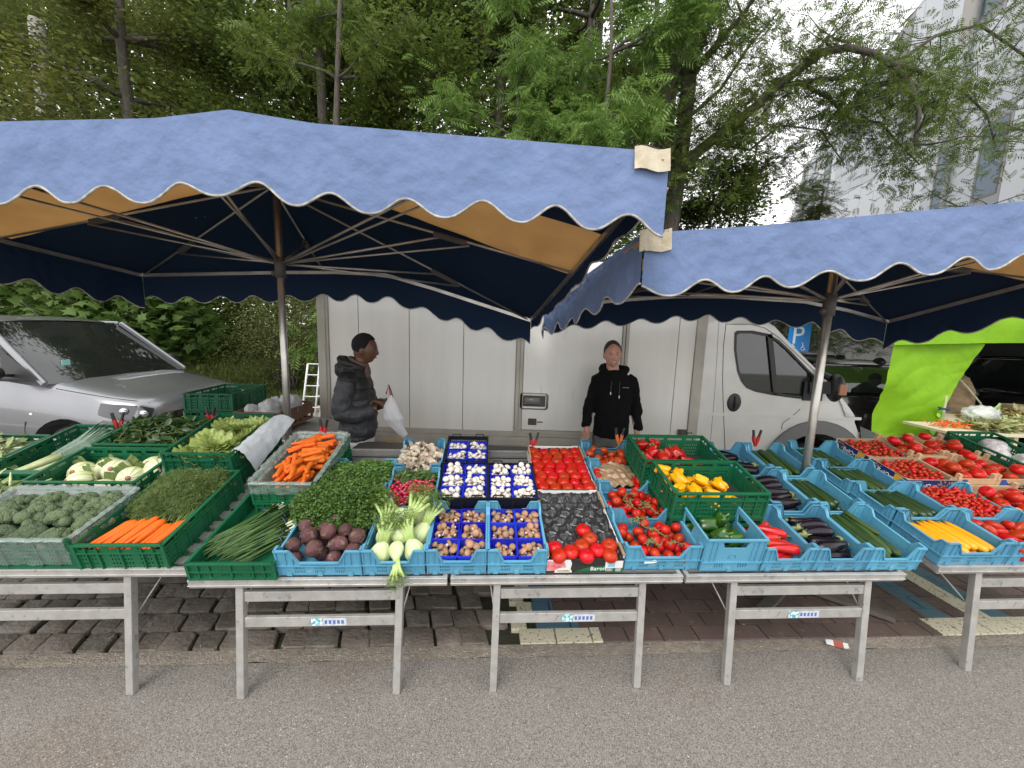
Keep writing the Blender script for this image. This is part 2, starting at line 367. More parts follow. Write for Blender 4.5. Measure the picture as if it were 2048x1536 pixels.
fv, rv_, uv_ = np.array(fwd), np.array(Rv), np.array(Uv)
def infr(P, m=1.18):
    d = P-np.array([0, 0, CAMZ]); z = d@fv; x = d@rv_/z*780; y = d@uv_/z*780
    return (z > .5) & (abs(x) < 1024*m+60) & (abs(y) < 768*m+60)
def crown(name, P, size, tmpl, m, parent, droop=0, **k):
    P = np.array(P); P = P[infr(P)]; T, F = tmpl
    V, FF = leafmass(P, RNG.uniform(.65, 1.25, len(P))*size, T, F, rotm(len(P), droop=droop))
    return link(name, npmesh(name, V, FF, m), parent, **k)
def wig(a, b, n, j):
    a, b = Vector(a), Vector(b); L = (b-a).length; out = []; off = Vector((0, 0, 0))
    for i in range(n+1):
        t = i/n; out.append(a.lerp(b, t)+off*(1 if 0 < i else 0)); off += Vector((U(-1, 1), U(-1, 1), U(-1, 1)))*j*L/n
    return out
def tree(name, label, cat, base, top, r, nl=12, ll=2.6, zmin=.35, lm=L_DK, bark=BARK, size=.1, per=55, tmpl=LEAF, group=None, spread=.38, twigs=5, droop=0, lean=None, extra=(), fill=0):
    """trunk from base to top; nl limbs of length ll with twigs; leaves clump round the twigs"""
    root = empty(name, Vector(base), label=label, cat=cat, **({'group': group} if group else {})); B = Vector(base)
    tb = MB(); pts = wig(base, top, 8, .06); k = len(pts); tb.tube([p-B for p in pts], [r*(1-.72*i/(k-1)) for i in range(k)], 10)
    P = []
    def limb(a, d, L, rr, nt_):
        e = a+d*L; ps = wig(a, e, 6, .16)
        for i in range(1, 7): ps[i] = ps[i]+Vector((0, 0, -.02*i*i*L/3*.2))
        tb.tube([p-B for p in ps], [rr*(1-.8*i/6) for i in range(7)], 6)
        for q in range(nt_):
            s = ps[random.randint(2, 6)]; dd = (d+Vector((U(-1, 1), U(-1, 1), U(-.7, .7)))*.9).normalized(); l2 = U(.35, .9)*L*.4
            w2 = wig(s, s+dd*l2, 4, .2); tb.tube([p-B for p in w2], [rr*.28, rr*.2, rr*.14, rr*.08, .004], 4, cap=False)
            for c in w2[1:]:
                if random.random() < .86:
                    sg = spread*U(.5, 1.1)
                    P.append((c, sg))
    for i in range(nl):
        t = zmin+(1-zmin)*(i+U(0, .8))/nl; s = pts[min(k-1, int(t*(k-1)+.5))]; a = U(0, 2*pi)
        d = Vector((cos(a), sin(a), U(.05, .6))).normalized(); limb(s, d, ll*U(.6, 1.1)*(1.15-.4*t), r*.34, twigs)
    for ps, rr in extra:
        tb.tube([Vector(p)-B for p in ps], [rr*(1-.75*i/(len(ps)-1)) for i in range(len(ps))], 8)
        for i in range(1, len(ps)):
            for q in range(3):
                s = Vector(ps[i-1]).lerp(Vector(ps[i]), U(0, 1)); dd = Vector((U(-1, 1), U(-1, 1), U(-.9, .7))).normalized(); w2 = wig(s, s+dd*U(.5, 1.3), 5, .25)
                tb.tube([p-B for p in w2], [rr*.22, rr*.17, rr*.12, rr*.09, rr*.06, .004], 5, cap=False)
                for c in w2[2:]: P.append((c, spread*U(.5, 1)))
    tb.build('trunk', bark, root, smooth=True)
    A = []
    for c, sg in P:
        A.append(RNG.normal(0, 1, (per, 3))*sg*np.array([1, 1, .75])+np.array(c))
    A = np.concatenate(A)-0
    c = crown('crown', A, size, tmpl, lm, None, droop=droop); c.data.transform(Matrix.Translation(-B)); c.parent = root
    return root
G_W = 'trees of the dark wood behind the stall'
tree('broadleaf_tree', 'dark tree with ochre tinged leaves standing behind the utility pole', 'tree', (-9.4, 10.2, 1), (-9.0, 9.8, 10.5), .2, nl=20, ll=3.4, lm=L_OL, size=.11, per=125, group=G_W)
tree('broadleaf_tree', 'dark full tree above the left part of the big blue canopy', 'tree', (-6.2, 12.5, 1), (-6.6, 12.2, 12), .24, nl=22, ll=3.6, size=.14, per=120, group=G_W)
tree('broadleaf_tree', 'tree with a straight bare trunk rising above the canopy ridge', 'tree', (-4.6, 10, .5), (-4.75, 9.9, 12), .17, nl=12, ll=2.6, zmin=.45, lm=L_MID, size=.115, per=90, group=G_W)
tree('broadleaf_tree', 'thin forked dark tree right of the straight bare trunk', 'tree', (-3.7, 10.8, .5), (-2.9, 11.2, 11), .13, nl=15, ll=2.6, lm=L_MID, size=.12, per=95, group=G_W)
tree('broadleaf_tree', 'dense dark green tree behind the middle of the big canopy', 'tree', (-.9, 12, .5), (-.7, 12, 12), .24, nl=22, ll=3.4, size=.14, per=125, group=G_W)
tree('broadleaf_tree', 'dark tree behind the bright feathery sapling', 'tree', (1.6, 12.5, .5), (1.7, 12.5, 12), .2, nl=20, ll=3., lm=L_DK, size=.14, per=120, group=G_W)
tree('ash_tree', 'bright green feathery young tree showing above the white truck', 'tree', (1.5, 8.2, 0), (1.5, 8.1, 8.0), .09, nl=15, ll=1.9, zmin=.42, lm=L_BR, bark=BARK, size=.36, per=6, tmpl=PINN, spread=.2, twigs=6, droop=.2)
tree('ash_tree', 'bright feathery tree just left of the taller bright one', 'tree', (.1, 8.3, 0), (-.1, 8.2, 7.4), .08, nl=14, ll=1.8, zmin=.45, lm=L_BR, bark=BARK, size=.34, per=5, tmpl=PINN, spread=.22, twigs=6, droop=.2)
tree('ash_tree', 'yellow green feathery tree high over the canopy, near the bare trunk', 'tree', (-4.0, 9, .5), (-3.6, 8.8, 10.5), .1, nl=11, ll=1.9, zmin=.55, lm=L_MID, bark=BARK, size=.34, per=7, tmpl=PINN, spread=.25, droop=.2)
bx = [(3.05, 9.2, 0), (3.15, 9.1, 4.5)]
big = tree('ash_tree', 'big old tree with thick forked trunk and a long arching limb', 'tree', (3.25, 9.2, 0), (3.6, 9.3, 12), .27, nl=11, ll=2.7, zmin=.5, lm=L_MID, bark=BARK, size=.24, per=12, tmpl=PINN, spread=.42, twigs=6, droop=.25,
    extra=[([at(*q, 9-.12*k) for k, q in enumerate([(1325, 372), (1400, 300), (1440, 268), (1510, 215), (1545, 180), (1600, 138), (1645, 104), (1695, 95), (1745, 106), (1790, 132), (1822, 168), (1838, 225), (1830, 290)])], .115),
           ([at(*q, 8.6) for q in [(1500, 225), (1560, 172), (1640, 160), (1720, 152), (1790, 128), (1870, 72), (1960, 50), (2045, 108), (2110, 180)]], .06),
           ([at(*q, 8.7) for q in [(1590, 160), (1660, 198), (1700, 238), (1760, 245), (1802, 292), (1840, 330)]], .04), ([at(*q, 7.9) for q in [(1785, 128), (1840, 142), (1878, 172), (1925, 180), (1975, 230), (1990, 290)]], .042),
           ([at(*q, 9.1) for q in [(1318, 330), (1335, 168), (1378, 62), (1415, -20), (1450, -90)]], .18), ([at(*q, 9.0) for q in [(1330, 350), (1360, 250), (1440, 180), (1500, 90), (1560, 20)]], .055),
           ([at(*q, 8.8) for q in [(1420, 285), (1500, 300), (1560, 250), (1640, 260), (1690, 330)]], .035)])
tree('ash_tree', 'small loose tree between the big trunk and the pale building', 'tree', (5.6, 10.5, 0), (5.9, 10.4, 6.6), .07, nl=12, ll=1.5, zmin=.3, lm=L_GR, size=.22, per=11, tmpl=PINN, spread=.25)
tree('ash_tree', 'small bushy tree in front of the slanting edge of the building', 'tree', (7.6, 10.5, 0), (7.6, 10.4, 5.6), .07, nl=12, ll=1.3, zmin=.3, lm=L_DK, size=.22, per=13, tmpl=PINN, spread=.25)
tree('broadleaf_tree', 'dark bushy tree directly right of the thick forked trunk', 'tree', (4.6, 10, 0), (4.6, 10, 5.6), .09, nl=12, ll=1.5, zmin=.35, lm=L_DK, size=.11, per=90, spread=.32)
tree('ash_tree', 'leafy tree at the upper right of the stall in front of the building', 'tree', (13.0, 8.6, 0), (12.6, 8.4, 9), .13, nl=11, ll=3.0, zmin=.35, lm=L_GR, size=.25, per=4, tmpl=PINN, spread=.35, twigs=6)
tree('ash_tree', 'small pale leafed tree behind the parking sign', 'tree', (6.5, 9.5, 0), (6.5, 9.4, 3.3), .05, nl=8, ll=1.0, zmin=.4, lm=L_GR, size=.2, per=10, tmpl=PINN, spread=.2)
# the wood behind them, one far mass with trunks lost in it
A = []
for i in range(700):
    x = U(-26, 5.5) ; y = U(15, 20); z = U(.5, 16); A.append(RNG.normal(0, .75, (110, 3))+np.array([x, y, z]))
for i in range(260): A.append(RNG.normal(0, .75, (110, 3))+np.array([U(-26, -9), U(13, 17), U(.5, 14)]))
A = np.concatenate(A); wd = crown('woodland', A, .30, LEAF, L_FAR, None, kind='stuff', label='dark mass of the wood far behind the trees')
g = MB()
for i in range(60):
    x = U(-24, 7); y = U(15, 20); g.tube(wig((x, y, 0), (x+U(-1, 1), y, 16), 6, .05), .1, 6)
g.build('woodland_trunks', BARK, kind='stuff', label='thin far trunks of the dark wood')
def bush(name, label, blobs, m, size, tmpl, dens, parent=None, group=None):
    root = empty(name, Vector((blobs[0][0], blobs[0][1], 0)), label=label, cat='shrub', **({'group': group} if group else {})); A = []; st = MB(); B = Vector((blobs[0][0], blobs[0][1], 0))
    for x, y, z, rx, ry, rz in blobs:
        n = int(dens*(rx*ry*rz)**.66); d = RNG.normal(0, 1, (n, 3)); d /= np.linalg.norm(d, axis=1)[:, None]
        rad = RNG.uniform(.45, 1.05, n)[:, None]; lump = np.array([1+.25*noise.noise(Vector(q)*2.2+Vector((x, y, z))) for q in d])[:, None]
        A.append(d*rad*lump*np.array([rx, ry, rz])+np.array([x, y, z]))
        for k in range(5): st.tube([p-B for p in wig((x+U(-.2, .2), y, 0), (x+U(-1, 1)*rx*.6, y+U(-.5, .5)*ry, z+U(0, .7)*rz), 5, .12)], [.03, .025, .02, .014, .009, .004], 5)
    c = crown('foliage', np.concatenate(A), size, tmpl, m, None, droop=.25); c.data.transform(Matrix.Translation(-B)); c.parent = root
    st.build('stems', BARK, root, smooth=True); return root
bush('maple_shrub', 'broad leafed maple shrub hanging over the silver van', [(-7.4, 7.4, 2.0, 1.5, .9, 1.0), (-6.3, 7.1, 1.75, .8, .7, .8), (-6.9, 6.7, 1.5, .7, .5, .4), (-9.2, 7.8, 2.1, 1.5, 1, 1.1)], L_MAP, .17, MAPLE, 1250)
bush('hawthorn_shrub', 'small leafed hawthorn shrub right of the maple leaves', [(-3.9, 8.6, 2.5, 1.1, .8, 1.2), (-5.2, 9, 2.2, 1.2, .8, 1.3), (-3.9, 8.9, 1.3, 1.2, .8, 1.0), (-5.6, 9.3, 1.2, 1.3, .8, 1.)], L_OL if 0 else mat('leaf_haw', (.11, .15, .03), rough=.5, c2=(.24, .26, .10), ns=2.2, isl=.4, tl=.35), .055, LEAF6, 5200)
bush('walnut_sapling', 'young plant with long glossy leaflets beside the left tent pole', [(-3.9, 7.9, 1.35, .75, .5, .35)], L_BR, .36, PINN, 200)
bush('walnut_sapling', 'bright feathery sapling at the rear corner of the truck', [(-3.1, 7.2, 2.35, .6, .4, .45)], L_BR, .3, PINN, 330)
bush('dark_hedge', 'dark hedge running behind the shrubs on the bank', [(-12, 10.5, 1.8, 2.2, 1, 2), (-9, 10.8, 1.8, 2.2, 1, 2), (-6, 11, 1.8, 2.2, 1, 2.1), (-3.3, 11, 1.9, 2.2, 1, 2.2), (-.5, 11.2, 2, 2, 1, 2.2), (2.2, 11, 2, 1.8, 1, 2.2)], L_MID, .12, LEAF, 4200)
# ================================================================ utility pole, building, railing
p = MB(); p.tube([(0, 0, 0), (.1, 0, 4.5), (.25, 0, 9)], [.17, .16, .145], 16)
p.build('utility_pole', mat('pole_wood', (.27, .265, .23), c2=(.20, .19, .16), ns=8, ani=(1, 1, .15), bump=.4), smooth=True, label='pale leaning concrete pole among the trees at far left', cat='pole').location = (at(74, 150, 10.7).x-.1, 10.7, 0)
Bd = Vector((.226, 1, 0)).normalized(); Bn = Vector((-Bd.y, Bd.x, 0)); B0 = Vector((13.0, 0, 0))     # facade recedes along Bd
BR = empty('office_building', B0+Bd*14, label='pale panelled modern building with slanting roof edge behind the trees', cat='building')
BI = BR.matrix_world.inverted() if 0 else Matrix.Translation(-(B0+Bd*14))
MP = [mat('panel_white', (.44, .46, .48), rough=.55), mat('panel_pale', (.36, .38, .40), rough=.55), mat('panel_grey', (.21, .215, .22), rough=.55), mat('panel_beige', (.28, .27, .24), rough=.55)]
GL = mat('window_glass', (.03, .07, .11), rough=.1, spec=.5)
def bp(s, z, o=0): return BI @ (B0+Bd*s+Bn*o+Vector((0, 0, z)))
def roofz(s): return 21.5-.35*(s-6) if s < 30 else 11
wl = MB(); wn_ = MB(); s = 4
fl = [0, 3.3, 6.6, 9.9, 13.2, 16.5, 19.8]
wins = []
while s < 30.2:
    ww = random.choice([.55, .8, 1.1, .8]); s1 = min(s+ww, 30.3)
    for k, z0 in enumerate(fl):
        z1 = min(fl[k+1] if k+1 < len(fl) else 23, roofz(s)); 
        if z0 >= z1: break
        mi = random.choices([0, 1, 2, 3], [5, 4, 1.4, .8])[0]
        if k > 0 and z1-z0 > 3 and random.random() < .3 and ww > .6: wins.append((s, s1, z0, z1)); mi = 2
        za, zb = z0, z1; zr0, zr1 = min(z1, roofz(s)), min(z1, roofz(s1))
        q = [bp(s+.01, z0+.015), bp(s1-.01, z0+.015), bp(s1-.01, max(z0+.02, zr1-.015)), bp(s+.01, zr0-.015)]
        q2 = [a+Vector((.12, 0, 0)) for a in q]
        wl.add(q+q2, [(0, 1, 2, 3), (7, 6, 5, 4), (0, 4, 5, 1), (3, 2, 6, 7), (1, 5, 6, 2), (0, 3, 7, 4)], mi)
    s = s1
s0, s1 = 4, 30.3
wl.add([bp(s0, 0, -.15), bp(s1, 0, -.15), bp(s1, roofz(s1)-.05, -.15), bp(s0, roofz(s0)-.05, -.15)], [(0, 1, 2, 3)], 2)
e = Vector((14, 4, 0)); wl.add([bp(s1, 0, -.1), bp(s1, 0, -.1)+e, bp(s1, 11, -.1)+e, bp(s1, 11, -.1)], [(0, 1, 2, 3)], 1)
wl.build('wall', MP, BR)
for (a, b, z0, z1) in wins:
    f = MB(); a += .12; b -= .06; h0, h1 = z0+.35, z1-.4
    for (p0, p1, q0, q1) in [(a, a+.06, h0, h1), (b-.06, b, h0, h1), (a+.06, b-.06, h0, h0+.06), (a+.06, b-.06, h1-.06, h1)]:
        f.add([bp(p0, q0, .02), bp(p1, q0, .02), bp(p1, q1, .02), bp(p0, q1, .02)], [(0, 1, 2, 3)])
    wo = f.build('window', mat('win_frame', (.12, .12, .12)), BR)
    MB().add([bp(a+.06, h0+.06, .012), bp(b-.06, h0+.06, .012), bp(b-.06, h1-.06, .012), bp(a+.06, h1-.06, .012)], [(0, 1, 2, 3)]).build('pane', GL, wo)
dp = MB(); dp.tube([bp(16.5, 0, .1), bp(16.5, 15.5, .1)], .06, 8); dp.build('drainpipe', MP[2], BR)
st = empty('outdoor_staircase', Vector((8, 14, 0)), label='grey steel outdoor staircase with barred railing behind the parking sign', cat='staircase')
r = MB(); wallb = MB()
for i in range(110):
    x = -2.2+i*.075; zt = 1.9+min(max((x+.2)*.62, 0), 1.6); r.bar((x, 0, max(.1, zt-1.7)), (x, 0, zt), .03, .02)
r.bar((-2.2, 0, 1.9), (-.2, 0, 1.9), .05); r.bar((-.2, 0, 1.9), (2.4, 0, 3.5), .05); r.bar((2.4, 0, 3.5), (6, 0, 3.5), .05); r.bar((-.2, -.02, .2), (2.6, -.02, 1.8), .12, .2)
r.build('railing', mat('steel_grey', (.22, .23, .23), rough=.5, metal=.3), st)
wallb.box(-3, 8, .4, .5, 0, 4.2); wallb.build('wall', mat('grey_clad', (.27, .27, .26), c2=(.21, .21, .2), ns=8, ani=(6, 1, .2)), st)
# ================================================================ parking sign
S = empty('parking_sign', Vector((5.22, 7.2, 0)), label='blue disabled parking sign with white P on a grey post', cat='sign')
x0, x1, z0, z1 = -.20, .20, 1.60, 2.14
q = [(x0+.03, z0), (x1-.03, z0), (x1, z0+.03), (x1, z1-.03), (x1-.03, z1), (x0+.03, z1), (x0, z1-.03), (x0, z0+.03)]
MB().plate(q, [], .006, lambda a, b, c: (a, c, b)).build('sign_plate', mat('sign_blue', (.0, .22, .70), rough=.35), S)
MB().tube([(.03, .04, 0), (.03, .04, 2.1)], .03, 10).build('post', mat('galv', (.42, .43, .44), rough=.4, metal=.7, c2=(.32, .33, .34), ns=20), S, smooth=True)
WH = mat('white_print', (.8, .8, .8), rough=.5)
text('P', .46, Matrix.Translation((-.03, -.004, 1.75)) @ Matrix.Rotation(pi/2, 4, 'X'), WH, S, 'letter')
wc = MB()
def tz(pts, r=.006): wc.tube([(a, -.003, b) for a, b in pts], r, 6)
tz([(.085+.032*cos(a), 1.665+.032*sin(a)) for a in np.linspace(2.2, 5.9, 9)]); tz([(.075, 1.745), (.08, 1.685), (.108, 1.685), (.125, 1.64), (.14, 1.64)]); tz([(.08, 1.715), (.105, 1.712)]); wc.ball(.011, 8, 6, X=Tr((.074, -.003, 1.76)))
wc.add([(-.15, -.003, 1.66), (-.09, -.003, 1.66), (-.06, -.003, 1.70), (-.10, -.003, 1.71), (-.08, -.003, 1.74), (-.15, -.003, 1.72)], [(0, 1, 2, 3, 4, 5)])
wc.build('wheelchair_symbol', WH, S)
# ================================================================ box truck
ALU = mat('alu', (.52, .51, .485), rough=.4, metal=.45, c2=(.38, .37, .35), ns=14, nw=.6, c3=(.30, .29, .275), s3=30, t3=.62, bump=.15, bs=80)
TRW = mat('truck_white', (.76, .75, .70), rough=.38, c2=(.69, .68, .63), ns=2.5, nw=.7, ani=(3, 3, .5), c3=(.66, .645, .59), s3=6, t3=.66, spec=.35, bump=.08, bs=6)
TRB = mat('truck_trim', (.46, .44, .38), rough=.55, c2=(.34, .32, .27), ns=6, nw=.7)
BLK = mat('black_plastic', (.018, .018, .018), rough=.45); RUB = mat('rubber', (.022, .021, .02), rough=.85, bump=.2)
DKM = mat('dark_metal', (.05, .048, .045), rough=.7, c2=(.09, .08, .07), ns=8)
CHR = mat('chrome', (.7, .7, .7), rough=.12, metal=1); CLR = mat('clear_glass', (.9, .95, .93), rough=.02, trans=1, alpha=.35)
SGL = mat('screen_glass', (.012, .014, .013), rough=.03, spec=.8, coat=.3, alpha=.93)
TGL = mat('tinted_glass', (.02, .028, .025), rough=.03, spec=.9, coat=.5, alpha=.72)
T = empty('box_truck', Vector((0, 4.1, 0)), label='white box truck parked behind the stall', cat='truck')
def tb(): m = MB(); m.X = Matrix.Translation((0, -0, 0)); return m
TY = 0.0
xs = [-1.93, -1.62, -1.09, -.52, .035]; m = MB()
for a, b in zip(xs, xs[1:]): m.box(a+.004, b-.004, .0, .03, .75, 2.52)
for a, b in [(1.2, 1.72), (1.72, 1.9)]: m.box(a+.004, b-.004, .0, .03, .75, 2.52)
m.box(-2.0, 1.95, .03, 2.1, .72, 2.55); m.build('box', TRW, T)
m = MB(); m.box(-2.04, -1.93, -.02, 2.12, .70, 2.58); m.box(-1.99, -1.955, -.035, -.02, .72, 2.55); m.box(1.9, 2.0, -.02, 2.12, .70, 2.58); m.box(-1.93, 1.9, -.012, .02, .70, .752)
for z in (.78, .86, .94, 1.5, 1.58, 2.2): m.tube([(-1.945, -.02, z), (-1.945, -.028, z)], .007, 8)
m.build('corner_post', TRB, T)
m = MB(); m.box(-2.04, 2.0, -.03, .02, .60, .697); m.box(-2.04, 2.0, -.035, -.028, .655, .665); m.box(-2.0, 1.98, .0, .1, .5, .597); m.build('side_rail', TRB, T)
D = MB(); D.box(.115, 1.13, -.012, .0, .775, 2.48); d = D.build('side_door', TRW, T, bev=.004)
m = MB()
for a, b in [(.04, .075), (.08, .11), (1.135, 1.16), (1.168, 1.2)]: m.box(a, b, -.026, .0, .735, 2.52)
m.box(.115, 1.13, -.024, .0, .735, .77); m.build('door_frame', TRB, T)
q = [(.09, 1.02), (.09, 1.16), (.11, 1.18), (.37, 1.18), (.39, 1.16), (.39, 1.02), (.37, 1.0), (.11, 1.0)]
h = MB(); h.plate(q, [[(x*.86+.033, z*.86+.153) for x, z in q]], .012, lambda a, b, c: (a, -.026+c, b)); h.box(.12, .36, -.016, -.013, 1.03, 1.15, 1)
h.box(.14, .30, -.036, -.02, 1.055, 1.13, 0); h.tube([(.21, -.036, 1.09), (.21, -.045, 1.09)], .022, 12); h.box(.30, .335, -.03, -.018, 1.04, 1.14, 1); h.build('door_handle', [CHR, DKM], d, bev=.003)
def latch(x, z):
    h = MB(); h.box(x-.045, x+.045, -.022, -.012, z-.035, z+.035); h.tube([(x+.05, -.02, z), (x+.11, -.02, z)], .006, 8); h.box(x-.02, x+.02, -.03, -.022, z-.02, z+.02); return h
latch(.23, .865).build('latch', DKM, d); latch(1.84, .80).build('latch', DKM, T)
ch = MB(); ch.box(-1.9, 3.9, .25, 1.9, .38, .55); ch.box(.1, .9, .04, .2, .34, .5); ch.box(-1.2, -.95, .03, .3, .3, .55); ch.box(1.1, 1.9, .03, .25, .3, .5); ch.bar((-.1, .05, .58), (-.1, .05, .3), .05); ch.bar((1.0, .05, .58), (1.0, .05, .3), .05); ch.build('chassis', DKM, T)
pb = MB()
for a, b in [(.18, .85), (1.05, 1.9)]: pb.box(a, b, -.01, .03, .30, .56)
pb.box(-.95, -.75, .0, .3, .42, .58); pb.build('side_guard', mat('guard', (.24, .23, .2), rough=.6), T, bev=.01)
def wheel(x, y, r, wd, parent, rimc=None, ny=-1):
    w_ = MB(); w_.X = Tr((x, y, r)) @ Matrix.Rotation(pi/2, 4, 'X'); w_.lathe([(r*.62, wd*.5), (r*.66, wd*.52), (r*.9, wd*.5), (r, wd*.35), (r, -wd*.35), (r*.9, -wd*.5), (r*.62, -wd*.5)], 28)
    o = w_.build('wheel', RUB, parent, smooth=True)
    h = MB(); h.X = w_.X; h.lathe([(r*.64, wd*.42), (r*.6, wd*.3), (r*.2, wd*.2), (.001, wd*.22)], 20)
    for k in range(7): a = 2*pi*k/7; h.bar((r*.15*cos(a), r*.15*sin(a), wd*.3), (r*.6*cos(a), r*.6*sin(a), wd*.36), .05, .03)
    h.build('rim', mat('rim_grey', (.25, .25, .25), rough=.4, metal=.6), o); return o
wheel(-.38, .22, .34, .22, T); wheel(3.3, .2, .34, .22, T); wheel(-.38, 1.9, .34, .22, T); wheel(3.3, 1.9, .34, .22, T)
pg = MB(); pg.lathe([(.44, -.13), (.46, 0), (.44, .13)], 24, X=Tr((-.38, .18, .36)) @ Matrix.Rotation(pi/2, 4, 'X')); pg.build('mudguard', BLK, T, smooth=True)
# cab: outline at the near side, holes for window; strips across to the far side
def c2(px, py): v = at(px, py, 4.1); return (v.x, v.z)
topl = [c2(*q) for q in [(1412, 626), (1450, 627), (1500, 632), (1527, 640), (1548, 652), (1576, 682), (1600, 706), (1632, 738), (1650, 758), (1672, 782), (1692, 806), (1706, 826), (1711, 836)]]
bot = [c2(1709, 844)]
arch = [(3.3+.5*cos(a), .40+.5*sin(a)) for a in np.linspace(.15, pi-.2, 14)]
out = [(2.0, .42)]+[(2.0, topl[0][1])]+topl[1:]+bot+[(3.78, .78)]+[(3.8, .47)]+arch[0:]+[(2.8, .42)]
win = [c2(*q) for q in [(1476, 664), (1505, 664), (1535, 670), (1556, 682), (1576, 700), (1626, 752), (1630, 797), (1590, 794), (1545, 788), (1510, 781), (1494, 774), (1484, 762), (1476, 742), (1470, 700), (1471, 668)]]
CABM = mat('cab_white', (.68, .675, .63), rough=.25, c2=(.58, .58, .53), ns=3, coat=.5, c3=(.48, .46, .42), s3=5, t3=.68)
C = MB()
for y in (0, 1.98): C.plate(out, [win], .02, lambda a, b, c: (a, y+c, b))
nt_ = len(topl)
for i in range(1, nt_+3):
    (xa, za), (xb, zb) = out[i], out[i+1]
    if i in (5, 6, 7): continue
    C.add([(xa, .02, za), (xb, .02, zb), (xb, 1.98, zb), (xa, 1.98, za)], [(0, 1, 2, 3)], 0)
C.add([(2.0, .02, .42), (2.0, .02, 2.0), (2.0, 1.98, 2.0), (2.0, 1.98, .42)], [(0, 1, 2, 3)])
cab = C.build('cab', CABM, T)
g = MB(); (xa, za), (xb, zb) = out[5], out[8]; g.add([(xa, .05, za-.02), (xb, .05, zb-.02), (xb, 1.95, zb-.02), (xa, 1.95, za-.02)], [(0, 1, 2, 3)]); g.build('windscreen', TGL, cab)
for y in (.012, 1.985):
    MB().plate(win, [], .004, lambda a, b, c: (a, y+c, b)).build('side_window', TGL, cab)
k = MB(); cx, cz = sum(q[0] for q in win)/len(win), sum(q[1] for q in win)/len(win)
k.plate([(cx+(x-cx)*1.035, cz+(z-cz)*1.045) for x, z in win], [[(cx+(x-cx)*.965, cz+(z-cz)*.955) for x, z in win]], .006, lambda a, b, c: (a, -.008+c, b))
v1, v2 = c2(1539, 668), c2(1551, 789); k.bar((v1[0], -.004, v1[1]), (v2[0], -.004, v2[1]), .008, .05, up=(1, 0, 0)); k.build('window_seal', BLK, cab)
sg = mat('panel_gap', (.03, .03, .03)); k = MB()
for pts in [[(1452, 648), (1447, 690), (1445, 760), (1447, 830), (1450, 900)], [(1452, 648), (1500, 648), (1530, 656), (1556, 674), (1640, 752)], [(1438, 640), (1430, 780), (1420, 890)], [(1600, 818), (1585, 832), (1565, 846), (1563, 858)]]:
    P = [c2(*q) for q in pts]; k.tube([(x, -.0005, z) for x, z in P], .0035 if pts[0][0] != 1438 else .0018, 4)
k.build('door_gap', sg, cab)
k = MB(); q0 = c2(1468, 805); k.ball((.075, .012, .1), 14, 10, X=Tr((q0[0], -.003, q0[1]))); hd = k.build('handle_recess', BLK, cab, smooth=True); k = MB(); k.tube([(q0[0], -.01, q0[1]-.07), (q0[0]+.005, -.028, q0[1]), (q0[0], -.01, q0[1]+.07)], .014, 8); k.build('handle', BLK, cab, smooth=True)
a = c2(1451, 826); k = MB(); k.box(2.02, 3.75, -.004, .0, a[1]-.03, a[1]-.0); k.build('crease', mat('cab_white2', (.60, .60, .56), rough=.3), cab, bev=.002)
k = MB(); n = 18; AR = [(3.3+.57*cos(a), .38+.60*sin(a)) for a in np.linspace(0.02, pi-.12, n)]; AI = [(3.3+.45*cos(a), .38+.46*sin(a)) for a in np.linspace(0.02, pi-.12, n)]
k.plate(AR+AI[::-1], [], .05, lambda a, b, c: (a, -.03+c, b)); k.build('wheel_arch_trim', mat('grey_plastic', (.16, .16, .16), rough=.6), cab, bev=.01, smooth=False)
k = MB(); k.plate([(3.79, .86), (3.95, .80), (4.0, .66), (4.0, .35), (3.75, .33), (3.79, .6)], [], 2.0, lambda a, b, c: (a, -.01+c, b)); k.build('bumper', mat('grey_plastic2', (.10, .115, .10), rough=.55), cab, bev=.05)
k = MB(); k.grid(lambda a, b: (lambda p: (p[0]+.03*sin(pi*b), -.012+.05*a*a, p[1]))((lambda u: (c2(1668, 780)[0]*(1-u)+c2(1709, 834)[0]*u, (c2(1668, 780)[1]*(1-u)+c2(1706, 834)[1]*u)-.14*(1-a)*(1-abs(2*u-1))))(b)), 5, 8); k.build('headlight', mat('lamp_glass', (.35, .38, .36), rough=.08, c2=(.12, .13, .12), ns=12, coat=1), cab, smooth=True)
k = MB(); mp_ = c2(1645, 772); k.ball((.062, .10, .145), 14, 10, X=Tr((mp_[0]+.02, -.14, mp_[1]))); k.bar((mp_[0]-.12, .0, mp_[1]-.02), (mp_[0], -.12, mp_[1]), .12, .12); k.box(mp_[0]-.20, mp_[0]+.0, -.02, .0, mp_[1]-.16, mp_[1]+.04); k.tube([(mp_[0]-.09, -.05, mp_[1]+.14), (mp_[0]-.03, -.12, mp_[1]+.1)], .035, 8)
mr = k.build('mirror', BLK, cab, smooth=True, sharp=40); k = MB(); k.box(mp_[0]-.02, mp_[0]+.055, -.25, -.225, mp_[1]-.06, mp_[1]+.05); k.build('indicator', mat('orange_lens', (.35, .16, .08), rough=.2), mr, bev=.006)
k = MB(); k.box(2.75, 3.6, .1, 1.9, .9, 1.22); k.box(2.25, 2.55, .25, .75, .8, 1.75); k.box(2.25, 2.55, 1.2, 1.7, .8, 1.75); k.build('interior', BLK, cab, bev=.04)
tbx = MB(); tbx.box(0, .32, 0, .2, .3, .55); tbx.box(-.01, .33, -.012, .21, .55, .6); tbx.box(.1, .22, -.01, 0, .5, .58, 1)
o = tbx.build('toolbox', [mat('tool_yellow', (.62, .34, .02), rough=.45), BLK], label='yellow tool case on the ground under the truck', cat='toolbox', bev=.01); o.location = (-1.33, 3.95, -.0)
